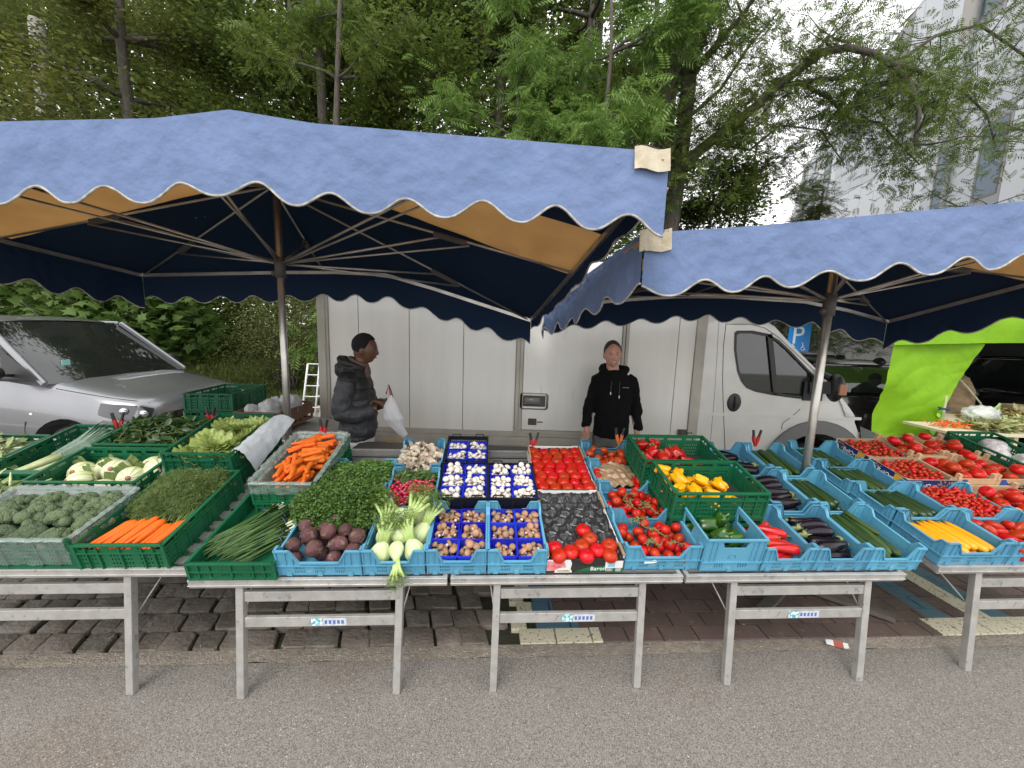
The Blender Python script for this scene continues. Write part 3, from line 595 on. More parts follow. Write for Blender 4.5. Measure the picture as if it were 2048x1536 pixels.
# ================================================================ canopies
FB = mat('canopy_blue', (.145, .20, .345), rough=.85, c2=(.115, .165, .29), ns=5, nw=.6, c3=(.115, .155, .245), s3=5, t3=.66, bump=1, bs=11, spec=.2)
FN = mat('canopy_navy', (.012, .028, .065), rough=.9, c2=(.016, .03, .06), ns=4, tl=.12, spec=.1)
FO = mat('canopy_ochre', (.60, .44, .25), rough=.9, c2=(.52, .37, .20), ns=5, tl=.6, spec=.1)
TRIM = mat('canopy_trim', (.50, .48, .42), rough=.85, c2=(.24, .23, .20), ns=26, nw=.4); PATCH = mat('canopy_patch', (.50, .45, .34), rough=.9, c2=(.34, .29, .20), ns=14, c3=(.13, .09, .05), s3=30, t3=.60, bump=.5, bs=20)
TUBE = mat('alu_tube', (.52, .50, .46), rough=.32, metal=.8, c2=(.36, .34, .31), ns=9)
def canopy(name, label, pole, fl, frr, rr, rl, front, rear, hub, peak, per, vh, patches, nose=(), topb=.02, side_wave=0, sv=1.):
    """four corners (front left, front right, rear right, rear left); front / rear: functions s -> point on the edge bars"""
    root = empty(name, Vector((pole[0], pole[1], 0)), label=label, cat='canopy'); B = Vector((pole[0], pole[1], 0))
    pk = Vector(peak)
    def roof(s, t, dz=0):
        a, b = front(s), rear(s); p = a.lerp(b, t)
        sp = (pk.x-a.x*0-fl[0])/(frr[0]-fl[0]); tp = .5
        hs = 1-max(abs(s-sp)/(sp if s < sp else 1-sp), abs(t-tp)/.5)
        base = front(sp).lerp(rear(sp), .5).z
        p.z += (pk.z-base)*max(0, hs)+dz+.012*noise.noise(Vector((p.x*3, p.y*3, 0))); return p-B
    m = MB(); nu, nv = 60, 20
    m.grid(lambda a, b: roof(a, b, .006), nu, nv, 0)
    for j in range(nv):
        for i in range(nu): m.m[j*nu+i] = 1 if .30 < (j+.5)/nv < .55 else 0
    m.build('roof_cloth', [FB, FO], root, smooth=True)
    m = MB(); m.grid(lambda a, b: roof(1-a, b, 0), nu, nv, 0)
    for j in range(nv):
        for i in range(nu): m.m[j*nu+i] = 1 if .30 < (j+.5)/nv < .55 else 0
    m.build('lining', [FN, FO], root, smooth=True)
    def valance(edge, L, nx, nrm, amp, h, nm, both=True, ph=0):
        """hanging strip along edge(s) with a scalloped hem"""
        n = Vector(nrm)
        def pt(s, t, o=0):
            p = edge(s); lobe = .5-.5*cos(2*pi*(s*L/per+ph+.10*noise.noise(Vector((s*L*1.7, ph, 9))))); hh = h*(1-(.21+.05*noise.noise(Vector((s*L*1.1, 5, ph))))*lobe**1.2+.03*noise.noise(Vector((s*L*.8, 1, ph))))
            q_ = Vector((s*L*4, t*1.6, ph)); wv = amp*t*(sin(s*L*5+1)+.6*sin(s*L*13))+.02*t+.010*t**.6*noise.noise(q_)+.005*(1-abs(noise.noise(q_*2.3+Vector((0, s*L*2, 3))))*2.2)*min(1, t*4)+.002*noise.noise(q_*6)
            wv *= min(1, s*L/.12, (1-s)*L/.12); return p+n*(wv+o+.004)+Vector((0, 0, .012-hh*t))-B
        a = MB(); a.grid(lambda u, v: pt(u, v, .003), nx, 18, 0)
        ob = a.build(nm, FB, root, smooth=True)
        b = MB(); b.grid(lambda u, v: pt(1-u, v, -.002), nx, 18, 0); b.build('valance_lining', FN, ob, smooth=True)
        c = MB(); c.tube([pt(i/nx, 1.0, .001)+Vector((0, 0, .005)) for i in range(nx+1)], .0058, 5); c.build('hem', TRIM, ob, smooth=True)

    Lf = (front(1)-front(0)).length; valance(front, Lf, 260, (0, -1, 0), .008, vh, 'front_valance', ph=patches[0])
    valance(lambda s: rear(1-s), (rear(1)-rear(0)).length, 220, (0, 1, 0), .006, vh*.88, 'rear_valance', ph=.3)
    ed = lambda s: front(1).lerp(rear(1), s); valance(ed, (rear(1)-front(1)).length, 130, (1, 0, 0), .012, vh*sv, 'side_valance')
    ed2 = lambda s: rear(0).lerp(front(0), s); valance(ed2, (rear(0)-front(0)).length, 130, (-1, 0, 0), .01+side_wave, vh, 'side_valance')
    # frame
    fm = MB(); dn = Vector((0, 0, -.03))
    for f in (front, rear):
        for i in range(8): fm.bar(f(i/8)+dn-B+Vector((0, .012 if f is front else -.012, 0)), f((i+1)/8)+dn-B+Vector((0, .012 if f is front else -.012, 0)), .022, .03)
    for e_ in (0, 1): fm.bar(front(e_)+dn-B, rear(e_)+dn-B, .022, .03)
    fm.build('edge_frame', TUBE, root)
    hb = Vector(hub)-B; top = pk-B+Vector((0, 0, -.05)); sp = (pk.x-fl[0])/(frr[0]-fl[0])
    tips = [front(0), front(sp), front(1), front(1).lerp(rear(1), .5), rear(1), rear(sp), rear(0), front(0).lerp(rear(0), .5), front(sp*.5), front(.5+sp*.5)]
    for i, q in enumerate(tips):
        q = q-B+Vector((0, 0, -.035)); r = MB(); md = top.lerp(q, .5)+Vector((0, 0, .0)); r.tube([top, md, q], .0085, 6); rb = r.build('rib', TUBE, root, smooth=True)
        if i < 8:
            s = MB(); s.tube([hb, top.lerp(q, .56)+Vector((0, 0, -.02))], .0085, 6); s.tube([hb+Vector((.02, .02, .01)), top.lerp(q, .66)+Vector((0, 0, -.02))], .007, 6); s.build('strut', TUBE, root, smooth=True)
            k = MB(); c = top.lerp(q, .60)+Vector((0, 0, -.01)); k.bar(c-(q-top)*.06, c+(q-top)*.05, .045, .035); k.build('bracket', DKM, root, bev=.008)
    pm = MB(); pm.tube([(0, 0, 0), (0, 0, top.z+.03)], .026, 14); pm.build('pole', TUBE, root, smooth=True)
    pm = MB(); pm.tube([(0, 0, hb.z-.10), (0, 0, hb.z+.05)], .038, 14); pm.ball(.02, 8, 6, X=Tr((-.045, -.01, hb.z-.07))); pm.build('slider', DKM, root, smooth=True)
    ft = MB(); ft.bar((-.45, -.35, .03), (.45, .35, .03), .07, .03); ft.bar((-.45, .35, .032), (.45, -.35, .032), .07, .03); ft.tube([(0, 0, .03), (0, 0, .3)], .034, 12); ft.build('foot', mat('rust_grey', (.07, .065, .06), rough=.7, c2=(.12, .10, .08), ns=9), root)
    for (s, w0, hh) in patches[1:]:
        p = MB(); a, b = front(s-w0), front(s)
        p.grid(lambda u, v: a.lerp(b, u)+Vector((0, -.012-.02*v, .024-hh*v+.006*sin(u*7)))-B, 6, 4); p.grid(lambda u, v: a.lerp(b, 1-u)+Vector((0, -.009-.02*v, .024-hh*v+.006*sin((1-u)*7)))-B, 6, 4)
        p.grid(lambda u, v: a.lerp(b, u)+Vector((0, -.012+.1*v, .025+.01*sin(u*5)))-B, 6, 2)
        p.build('corner_patch', PATCH, root, smooth=True)
    return root
def pline(pts):
    P = [Vector(p) for p in pts]
    def f(s):
        x = P[0].x+(P[-1].x-P[0].x)*s
        for a, b in zip(P, P[1:]):
            if x <= b.x+1e-6:
                u = (x-a.x)/(b.x-a.x); return a.lerp(b, u)
        return P[-1].copy()
    return f
c1f = pline([(-3.95, 1.95, 2.52), (-2.3, 1.87, 2.665), (-1.6, 1.85, 2.69), (-1.27, 1.85, 2.735), (-.9, 1.85, 2.69), (.66, 1.85, 2.62)])
c1r = pline([(-3.64, 3.9, 2.27), (-1.85, 3.9, 2.36), (-1.2, 3.9, 2.35), (.165, 3.9, 1.96)])
canopy('market_canopy', 'large blue canopy with a white scalloped hem over the left and middle of the stall', (-1.79, 3.05), (-3.95, 1.95, 2.5), (.66, 1.85, 2.62), (.165, 3.9, 1.96), (-3.64, 3.9, 2.27), c1f, c1r, (-1.79, 3.05, 2.27), (-1.79, 3.0, 2.86), .335, .36, [.18, (1.0, .034, .10)], sv=.42)
c2f = pline([(.66, 2.1, 2.34), (1.2, 2.1, 2.39), (2.57, 2.1, 2.555), (4.3, 2.15, 2.68)])
c2r = pline([at(*q, 3.9) for q in [(1090, 612), (1200, 597), (1400, 584), (1640, 600), (1775, 638)]])
canopy('market_canopy', 'lower faded blue canopy over the right part of the stall', (2.13, 2.7), (.66, 2.1, 2.34), (4.3, 2.15, 2.68), (3.67, 3.9, 2.05), (.31, 3.9, 2.06), c2f, c2r, (2.12, 2.7, 2.10), (2.13, 2.9, 2.52), .335, .33, [.62, (.036, .045, .11)], side_wave=.004)
# ================================================================ trestle tables
def table(name, u0, u1, dv, dw, legs, label, stick):
    M = TF @ Matrix.Translation((u0, dv, dw)); org = M @ Vector((0, 0, 0)); root = empty(name, Vector((org.x, org.y, 0)), label=label, cat='table', group='aluminium trestle tables of the stall'); I = Matrix.Translation(-Vector((org.x, org.y, 0))); L = u1-u0
    X = I @ M
    m = MB(); m.box(.003, L-.003, -.012, .006, -.048, .0, 0, X); m.box(.003, L-.003, -.02, -.012, -.03, -.026, 0, X); m.box(0.003, L-.003, 1.18, 1.2, -.048, 0, 0, X); m.box(.003, .025, .006, 1.18, -.045, -.004, 0, X); m.box(L-.025, L-.003, .006, 1.18, -.045, -.004, 0, X)
    m.build('frame', ALU, root, bev=.002)
    s = MB()
    for i in range(14): y = .03+i*.084; s.box(.026, L-.026, y, y+.045, -.02, -.006, 0, X)
    s.build('tabletop', mat('slats', (.33, .33, .32), rough=.5, metal=.5), root)
    def leg(uu, vv, spl):
        a = X @ Vector((uu, vv, -.048)); b = Vector((a.x+spl, a.y+(-.045 if vv < .5 else .05), .0)); l = MB(); l.bar(a, b, .036, .036, up=(1, 0, 0)); l.build('leg', ALU, root, bev=.003); return a, b
    A = []
    for uu, sp in legs: A.append(leg(uu, .03, sp)); leg(uu, 1.1, 0)
    (a0, b0), (a1, b1) = A
    def lp(a, b, z): t = (a.z-z)/(a.z-b.z); return a.lerp(b, t)
    for z in (.515+dw, .385+dw):
        c = MB(); p, q = lp(a0, b0, z), lp(a1, b1, z); d = (q-p).normalized()*.019; c.bar(p+d, q-d, .02, .052); cb_ = c.build('crossbar', ALU, root, bev=.002)
        if z < .5+dw and stick is not None:
            t = p.lerp(q, stick); n = Vector((sin(YW), -cos(YW), 0))*.0125; s = MB(); ux = (q-p).normalized()
            for (a, b, mi) in [(0, .055, 0), (.058, .17, 1)]:
                o_ = t+n; s.add([o_+ux*a+Vector((0, 0, -.02)), o_+ux*b+Vector((0, 0, -.02)), o_+ux*b+Vector((0, 0, .02)), o_+ux*a+Vector((0, 0, .02))], [(0, 1, 2, 3)], mi)
            for k in range(5): o_ = t+n*1.06+ux*(.065+.02*k); s.box(0, .012, 0, .0005, -.011, .009, 2, Tr(o_) @ Matrix.Rotation(YW, 4, 'Z'))
            s.build('sticker', [mat('stick_teal', (.05, .35, .42), c2=(.7, .75, .75), ns=60, nw=.2), mat('stick_white', (.6, .63, .66), c2=(.4, .42, .45), ns=60), mat('stick_blue', (.08, .14, .4))], cb_)
    for (a, b), sg in zip(A, (-1, 1)):
        s = MB(); s.tube([a+Vector((-.10 if sg < 0 else .04, .35, .06)), lp(a, b, .36)], .004, 6); s.build('stay', ALU, root, smooth=True)
    return root
table('trestle_table', -4.05, -2.795, .045, .025, [(.22, 0), (1.05, 0)], 'aluminium trestle table under the leafy celery, mostly cut off by the left edge', .6)
table('trestle_table', -2.78, -1.51, .045, .025, [(.12, 0), (.965, -.01)], 'aluminium trestle table under the wrapped broccoli and bunched carrots', .05)
table('trestle_table', -1.495, -.283, 0, 0, [(.215, 0), (.975, -.01)], 'aluminium trestle table under the spring onions and beetroots', .44)
table('trestle_table', -.273, .908, 0, 0, [(.235, -.005), (.985, 0)], 'aluminium trestle table under the brown mushrooms and the black lined carton', .45)
table('trestle_table', .918, 2.125, 0, 0, [(.285, 0), (1.035, 0)], 'aluminium trestle table under the green peppers and aubergines', .42)
table('trestle_table', 2.36, 4.13, .045, .0, [(.295, 0), (1.45, 0)], 'aluminium trestle table at the far right, under the yellow courgettes', None)
# ================================================================ crates
CB = mat('crate_blue', (.105, .33, .48), rough=.5, spec=.35, c2=(.085, .29, .42), ns=5, nw=.6, c3=(.16, .36, .48), s3=11, t3=.66, bump=.1, bs=40, rnd=.10)
CG = mat('crate_green', (.010, .125, .052), rough=.45, spec=.35, c2=(.008, .10, .042), ns=6, c3=(.05, .16, .09), s3=16, t3=.68, bump=.1, rnd=.12)
CK = mat('crate_black', (.012, .013, .02), rough=.45); PUN = mat('punnet_blue', (.018, .035, .52), rough=.3, rnd=.12)
WOOD = mat('crate_wood', (.62, .42, .24), rough=.75, c2=(.48, .31, .17), ns=4, ani=(1, 8, 8), bump=.2, rnd=.08); CARD = mat('cardboard', (.40, .27, .16), rough=.85, c2=(.33, .22, .13), ns=9)
NAVY = mat('print_navy', (.01, .02, .13), rough=.5); YEL = mat('print_yellow', (.75, .38, .03), rough=.5)
def rim(m, pts, close, w=.010, h=.008, mi=0):
    for a, b in zip(pts, pts[1:]+([pts[0]] if close else [])): m.bar(a, b, w, h, mi)
def notchline(L, H, n, f0=.17, f1=.27):
    return [(0, H), (L*f0, H), (L*f1, H-n), (L*(1-f1), H-n), (L*(1-f0), H), (L, H)]
def slots(cx, cz, n=6, w=.0035, g=.0085, h=.016): return [rect(cx+(i-(n-1)/2)*g-w/2, cx+(i-(n-1)/2)*g+w/2, cz-h/2, cz+h/2) for i in range(n)]
def blue_mesh(name, W, D, H, n=.07, low=False, hand=False):
    """stacking crate with high corners and a notch in both ends"""
    m = MB(); t = .004; ri = .012
    for side in (0, 1):
        y = 0.004 if side == 0 else D-.008
        if hand: top = [(0, H), (W, H)]; hs = [[(W*.32, H-.055), (W*.68, H-.055), (W*.72, H-.02), (W*.28, H-.02)]]+slots(W*.3, .035, 4, .005, .013, .03)+slots(W*.7, .035, 4, .005, .013, .03)+[rect(W*.42, W*.43, .075, .10), rect(W*.44, W*.47, .098, .104), rect(W*.5, W*.53, .098, .104), rect(W*.54, W*.55, .08, .10), rect(W*.44, W*.47, .083, .088)]
        else:
            top = notchline(W, H, n); c = (.3, .7) if W < .35 else (.26, .5, .74)
            hs = [q for k in c for z in (.022, .044) for q in slots(W*k, z)]
        m.plate([(0, 0), (W, 0)]+top[::-1], hs, t, lambda a, b, c: (a, y+c, b))
        yo = y-.006 if side == 0 else y+t+.006
        rim(m, [(a, (y+yo)/2+.001, b-.003) for a, b in top], False, ri, .007)
        rim(m, [(0, yo+.002*(1 if side == 0 else -1), .062), (W, yo+.002*(1 if side == 0 else -1), .062)], False, ri*.8, .006)
        for k in (.02, .12, .20, .80, .88, .98): m.box(W*k-.002, W*k+.002, min(y, yo), max(y, yo)+.001, .062, (H if k in (.02, .12, .88, .98) else H-n*.25)-.004)
        for k in ((.14, .5, .86) if not hand else (.5,)): m.plate([(W*k-.012, 0), (W*k+.012, 0), (W*k+.012, .018), (W*k, .03), (W*k-.012, .018)], [], .005, lambda a, b, c: (a, (yo if side == 0 else yo-.005)+c, b))
    for side in (0, 1):
        x = .002 if side == 0 else W-.006; xo = x-.004 if side == 0 else x+t+.004; dn = 0 if hand else .035
        top = [(0, H), (D*.12, H), (D*.2, H-dn), (D*.8, H-dn), (D*.88, H), (D, H)] if not hand else [(0, H), (D, H)]
        hs = [q for k in (.3, .5, .7) for z in (.028, .052) for q in slots(D*k, z, 5)] if not hand else [[(D*.4, H-.09), (D*.6, H-.09), (D*.64, H-.03), (D*.36, H-.03)]]
        m.plate([(0, 0), (D, 0)]+top[::-1], hs, t, lambda a, b, c: (x+c, a, b))
        rim(m, [((x+xo)/2+.002, a, b-.003) for a, b in top], False, .011, .007); rim(m, [(xo+.002, 0, .062), (xo+.002, D, .062)], False, .008, .006)
        for k in (.02, .1, .2, .8, .9, .98): m.box(min(x, xo), max(x, xo), D*k-.002, D*k+.002, .062, H-dn*.9-.006 if .1 < k < .9 else H-.006)
    m.box(.004, W-.004, .006, D-.006, .002, .006); return m.mesh(name, CB)
def green_mesh(name, W, D, H, win=True):
    m = MB()
    def wall(L, fn, big):
        hs = []; n = max(3, int(L/.11)); p = L/n
        for i in range(n):
            a = p*i+.014; b = p*(i+1)-.014
            if H > .1: hs.append(rect(a, b, H-.035, H-.018)) if (not big or i % 2 == 0 or 1) else 0
            k = int((b-a)/.014)
            for q in range(k):
                for z in np.arange(.02, H-.06, .024): hs.append(rect(a+q*.014, a+q*.014+.006, z, z+.013))
        m.plate([(0, 0), (L, 0), (L, H), (0, H)], hs, .004, fn)
    for y in (.003, D-.007): wall(W, lambda a, b, c: (a, y+c, b), False)
    for x in (.003, W-.007): wall(D, lambda a, b, c: (x+c, a, b), True)
    P = [(0, 0), (W, 0), (W, D), (0, D)]
    rim(m, [(a, b, H-.004) for a, b in P], True, .018, .008); rim(m, [(a, b, H-.05) for a, b in P], True, .012, .006); rim(m, [(a, b, .006) for a, b in P], True, .010, .012)
    for a, b in P: m.box(a-.006, a+.006, b-.006, b+.006, 0, H)
    for k in (.12, .25, .5, .75, .88):
        for y in (-.002, D+.002): m.box(W*k-.003, W*k+.003, y-.003, y+.003, .0, H-.004)
        for x in (-.002, W+.002): m.box(x-.003, x+.003, D*k-.003, D*k+.003, .0, H-.004)
    m.box(.004, W-.004, .006, D-.006, .002, .006); return m.mesh(name, CG)
def black_mesh(name, W, D, H):
    m = MB()
    hexs = lambda L: [poly(6, .0062, x+(.0072 if j % 2 else 0), z) for j, z in enumerate(np.arange(.014, H-.03, .0128)) for x in np.arange(.014, L-.018, .0145)]
    for y in (.002, D-.005): m.plate(rect(0, W, 0, H), hexs(W), .003, lambda a, b, c: (a, y+c, b))
    for x in (.002, W-.005): m.plate(rect(0, D, 0, H), hexs(D)[::2], .003, lambda a, b, c: (x+c, a, b))
    P = [(0, 0), (W, 0), (W, D), (0, D)]; rim(m, [(a, b, H-.004) for a, b in P], True, .01, .01); rim(m, [(a, b, .005) for a, b in P], True, .01, .01)
    for a in (.03, W-.09):
        for b in (0, D): rim(m, [(a, b, H), (a, b, H+.018), (a+.06, b, H+.018), (a+.06, b, H)], False, .006, .005)
    for a, b in P: m.box(a-.007, a+.007, b-.007, b+.007, 0, H)
    m.box(W*.5-.008, W*.5+.008, -.004, .004, 0, H); m.box(.004, W-.004, .006, D-.006, .002, .006); return m.mesh(name, CK)
def carton_mesh(name, W, D, H, mats, lab=None):
    m = MB(); t = .006
    for x0, x1, y0, y1 in [(0, W, 0, t), (0, W, D-t, D), (0, t, t, D-t), (W-t, W, t, D-t)]: m.box(x0, x1, y0, y1, 0, H, 0)
    m.box(t, W-t, t, D-t, 0, .005, 0)
    for x0, x1 in [(t, t+.05), (W-t-.05, W-t)]:
        for y0, y1 in [(t, t+.03), (D-t-.03, D-t)]: m.add([(x0, y0, H-.002), (x1, y0, H-.002), (x1 if x0 > W/2 else x0, y1, H-.002)], [(0, 1, 2)], 0)
    return m.mesh(name, mats)
def tray_mesh(name, W, D, H):
    m = MB(); P = [(.012, .012), (W-.012, .012), (W-.012, D-.012), (.012, D-.012)]
    for a, b in P: m.box(a-.012, a+.012, b-.012, b+.012, 0, H+.022)
    for y in (0, D): m.box(.0, W, y-.004, y+.004, .012, H-.008)
    for x in (0, W): m.box(x-.004, x+.004, .0, D, .012, H-.016)
    for i in range(5): m.box(.004, W-.004, .01+i*(D-.02)/5, .01+(i+.85)*(D-.02)/5, .004, .009)
    return m.mesh(name, WOOD)
CM = {}
def crate(kind, u, v, W, D, H, label, name='crate', cat='crate', group=None, wz=0, n=.07, M=None, dw=.002):
    key = (kind, W, D, H, n)
    if key not in CM:
        CM[key] = {'blue': lambda: blue_mesh('blue_crate', W, D, H, n), 'tall': lambda: blue_mesh('blue_crate_tall', W, D, H, n, hand=True), 'green': lambda: green_mesh('green_crate', W, D, H), 'black': lambda: black_mesh('black_crate', W, D, H), 'tray': lambda: tray_mesh('wooden_tray', W, D, H), 'carton': lambda: carton_mesh('carton', W, D, H, [CARD])}[kind]()
    o = bpy.data.objects.new({'blue': 'plastic_crate', 'tall': 'plastic_crate', 'green': 'plastic_crate', 'black': 'plastic_crate', 'tray': 'wooden_tray', 'carton': 'cardboard_box'}[kind], CM[key]); col.objects.link(o)
    X = M or (TF @ Tr((u, v, wz+dw)) @ Matrix.Rotation(U(-.006, .006), 4, 'Z')); o.matrix_world = X; o['label'] = label; o['category'] = cat if kind not in ('tray', 'carton') else ('tray' if kind == 'tray' else 'box')
    gr = {'blue': 'blue plastic crates of the stall', 'tall': 'blue plastic crates of the stall', 'green': 'green plastic crates of the stall', 'black': 'black mushroom crates', 'tray': 'wooden tomato trays', 'carton': 'printed cardboard boxes'}[kind]
    o['group'] = group or gr; return X, o
# ================================================================ produce patterns (unlinked; every real one is a copy)
def pr(mb, name, mats, smooth=True, **k): return mb.build(name, mats, smooth=smooth, link=False, **k)
GRC = mat('calyx', (.05, .085, .015), rough=.6, c2=(.09, .11, .03), ns=60)
STEMG = mat('stem_green', (.13, .19, .04), rough=.5, c2=(.09, .14, .03), ns=40)
def calyx(r, n=5, L=.5, z=1, stem=.12, sz=.9):
    m = MB()
    for k in range(n):
        a = 2*pi*k/n+U(-.15, .15); c, s = cos(a), sin(a); w_ = r*.09
        m.add([(-s*w_, c*w_, z), (c*r*L*.55-s*w_*.9, s*r*L*.55+c*w_*.9, z+r*.03), (c*r*L, s*r*L, z+r*.0), (c*r*L*.55+s*w_*.9, s*r*L*.55-c*w_*.9, z+r*.03), (s*w_, -c*w_, z)], [(0, 1, 2, 3, 4)])
    m.tube([(0, 0, z-r*.1), (r*.04, 0, z+r*stem)], [r*.07, r*.05], 6); return m
def tomato_p(name, m, r, squash=.78, rib=.05, nr=6, nseg=18):
    b = MB()
    def f(q, t):
        rr = 1+rib*cos(nr*t)*(q.z > -.9)*max(0, q.z+.4)*.8+rib*.4*cos(3*t+1)
        z = q.z*squash-.20*math.exp(-((q.x**2+q.y**2)/.05))*(q.z > 0)
        return Vector((q.x*rr, q.y*rr, z))
    b.ball(float(r), nseg, 11, fn=f); o = pr(b, name, m); c = pr(calyx(r, z=r*squash*.78, L=.62, stem=.2), 'calyx', GRC, smooth=False)
    return proto(o, c)
TOMR = mat('tomato_red', (.50, .020, .006), rough=.28, c2=(.38, .013, .005), ns=14, c3=(.55, .07, .012), s3=9, t3=.62, coat=.0, spec=.3, rnd=.16, sss=.0)
TOMO = mat('tomato_orange', (.50, .06, .012), rough=.3, c2=(.36, .03, .01), ns=14, coat=0, spec=.4, rnd=.2)
P_TOM = [tomato_p('beef_tomato', TOMR, .044, .74, .05, 7), tomato_p('beef_tomato', TOMR, .042, .8, .03, 5)]
P_VINE = [tomato_p('vine_tomato', TOMR, .031, .88, .02, 5), tomato_p('vine_tomato', TOMR, .0325, .84, .03, 4)]
P_TOMO = [tomato_p('round_tomato', TOMO, .032, .8, .03, 6)]
P_CH = [tomato_p('cherry_tomato', TOMR, .0145, .95, 0, 4, 10)]
def plum():
    b = MB(); b.ball((.027, .027, .045), 14, 10, fn=lambda q, t: Vector((q.x*(1+.06*cos(3*t)), q.y*(1+.06*cos(3*t)), q.z))); return proto(pr(b, 'plum_tomato', TOMR), pr(calyx(.02, z=.044), 'calyx', GRC, smooth=False))
P_PLUM = [plum()]
def cherryplum():
    b = MB(); b.ball((.011, .011, .017), 10, 7); return proto(pr(b, 'small_plum_tomato', TOMR))
P_CP = [cherryplum()]
def pepper(name, m):
    out = []
    for L in (.047, .052):
        b = MB(); n3 = random.choice([3, 4])
        def f(q, t):
            r = sqrt(q.x**2+q.y**2)+1e-4; bx = min(r**-.38, 2.6)*(1+.10*q.z-.06)
            rr = bx*(1+.15*cos(n3*t)*(.35+.65*min(1, abs(q.z)*1.3)))*.93
            z = (abs(q.z)**.85)*(1 if q.z > 0 else -1)-.34*math.exp(-(r*r/.10))*(q.z > 0)+.16*cos(n3*t)*r*(abs(q.z) > .3)*(1 if q.z > 0 else -1)+.25*math.exp(-(r*r/.05))*(q.z < 0)
            return Vector((q.x*rr, q.y*rr, z))
        b.ball((.040, .040, L), 28, 18, fn=f); o = pr(b, name, m)
        s = MB(); zz = L*.62; s.lathe([(.004, zz+.004), (.018, zz-.001), (.012, zz+.006), (.006, zz+.010)], 10); s.tube([(0, 0, zz), (.004, 0, zz+.018), (.014, .003, zz+.034)], [.006, .0045, .006], 8)
        out.append(proto(o, pr(s, 'stem', STEMG)))
    return out
P_YEL = pepper('yellow_pepper', mat('pepper_yellow', (.84, .42, .004), rough=.24, c2=(.76, .33, .003), ns=9, coat=0, spec=.4, rnd=.08))
P_RED = pepper('red_pepper', mat('pepper_red', (.46, .007, .006), rough=.2, c2=(.34, .005, .005), ns=9, coat=.1, spec=.45, rnd=.12))
P_GRN = pepper('green_pepper', mat('pepper_green', (.03, .10, .008), rough=.2, c2=(.018, .065, .006), ns=9, coat=.1, rnd=.12))
def bent(name, m, L, prof, bend, tip=None, tm=None, tn='stalk', n=14, ribs=0, cross=None):
    """long fruit along X: prof (t, radius), bend = sideways arc"""
    b = MB(); pts = [(L*(t-.5), bend*(1-(2*t-1)**2), 0) for t, r in prof]; b.tube(pts, [max(r, .0004) for t, r in prof], n)
    ks = []
    if tip: s = MB(); tip(s, L, pts); ks.append(pr(s, tn, tm))
    return proto(pr(b, name, m), *ks)
EGG = mat('aubergine', (.0045, .003, .0055), rough=.25, coat=0, spec=.35, c2=(.010, .004, .011), ns=6); EGC = mat('aubergine_cap', (.22, .27, .09), rough=.6, c2=(.12, .15, .05), ns=30)
def eggtip(s, L, pts):
    x = L*.5; s.tube([(x-.028, 0, 0), (x-.012, 0, 0), (x+.004, 0, 0), (x+.02, .004, .004)], [.027, .020, .009, .007], 10)
    for k in range(5): a = 2*pi*k/5; s.add([(x-.018, cos(a-.4)*.022, sin(a-.4)*.022), (x-.055, cos(a)*.030, sin(a)*.030), (x-.018, cos(a+.4)*.022, sin(a+.4)*.022)], [(0, 1, 2)])
P_EGG = [bent('aubergine', EGG, .22, [(0, .003), (.03, .02), (.1, .031), (.25, .036), (.45, .034), (.65, .028), (.85, .024), (.97, .02), (1, .012)], .018, eggtip, EGC, 'cap')]
CUC = mat('cucumber', (.022, .055, .012), rough=.35, c2=(.05, .10, .025), ns=6, ani=(1, 9, 9), bump=.4, bs=90, rnd=.2)
COU = mat('courgette', (.016, .04, .012), rough=.3, c2=(.035, .07, .02), ns=7, ani=(.6, 12, 12), rnd=.2); COY = mat('courgette_yellow', (.85, .38, .008), rough=.3, c2=(.78, .31, .005), ns=8, rnd=.06)
cp = [(0, .004), (.02, .014), (.08, .021), (.3, .0235), (.7, .0235), (.93, .021), (.98, .013), (1, .004)]
P_CUC = [bent('cucumber', CUC, .34, cp, .012), bent('cucumber', CUC, .33, cp, -.006)]
zp = [(0, .008), (.02, .017), (.1, .022), (.4, .0235), (.8, .019), (.93, .014), (1, .012)]
zt = lambda s, L, p: s.tube([(L*.5-.004, 0, 0), (L*.5+.018, 0, 0)], [.011, .009], 6)
P_COU = [bent('courgette', COU, .25, zp, .004, zt, STEMG)]; P_COY = [bent('yellow_courgette', COY, .25, zp, .004, zt, STEMG)]
PPR = mat('pointed_red', (.56, .010, .006), rough=.22, coat=.1, c2=(.42, .008, .006), ns=8, rnd=.14)
def pptip(s, L, p): s.tube([(L*.5-.012, 0, 0), (L*.5, 0, 0)], [.02, .012], 10); s.tube([(L*.5, 0, 0), (L*.5+.02, .004, .004), (L*.5+.035, .014, .006)], [.006, .004, .005], 6)
P_PP = [bent('pointed_pepper', PPR, .18, [(0, .001), (.1, .008), (.35, .017), (.65, .024), (.85, .026), (.96, .02), (1, .01)], b, pptip, STEMG, 'stem') for b in (.02, -.012)]
CAR = mat('carrot', (.78, .15, .006), rough=.5, spec=.3, c2=(.70, .125, .008), ns=10, ani=(8, 1, 1), bump=.25, bs=50, rnd=.1)
P_CAR = [bent('carrot', CAR, L, [(0, .0008), (.06, .004), (.25, .009), (.6, .0135), (.9, .016), (.98, .012), (1, .006)], b, (lambda s, L, p: s.tube([(L*.5-.003, 0, 0), (L*.5+.012, 0, 0)], [.004, .003], 5)), STEMG, 'stalk', n=10) for L, b in ((.19, .004), (.17, -.006))]
P_CARF = [bent('carrot', mat('carrot_washed', (.74, .15, .01), rough=.55, spec=.3, c2=(.62, .12, .015), ns=10, ani=(8, 1, 1), bump=.25, bs=50, rnd=.15), L, [(0, .004), (.03, .009), (.2, .012), (.6, .0155), (.92, .0175), (.98, .013), (1, .005)], b, n=10) for L, b in ((.14, .004), (.12, -.006))]
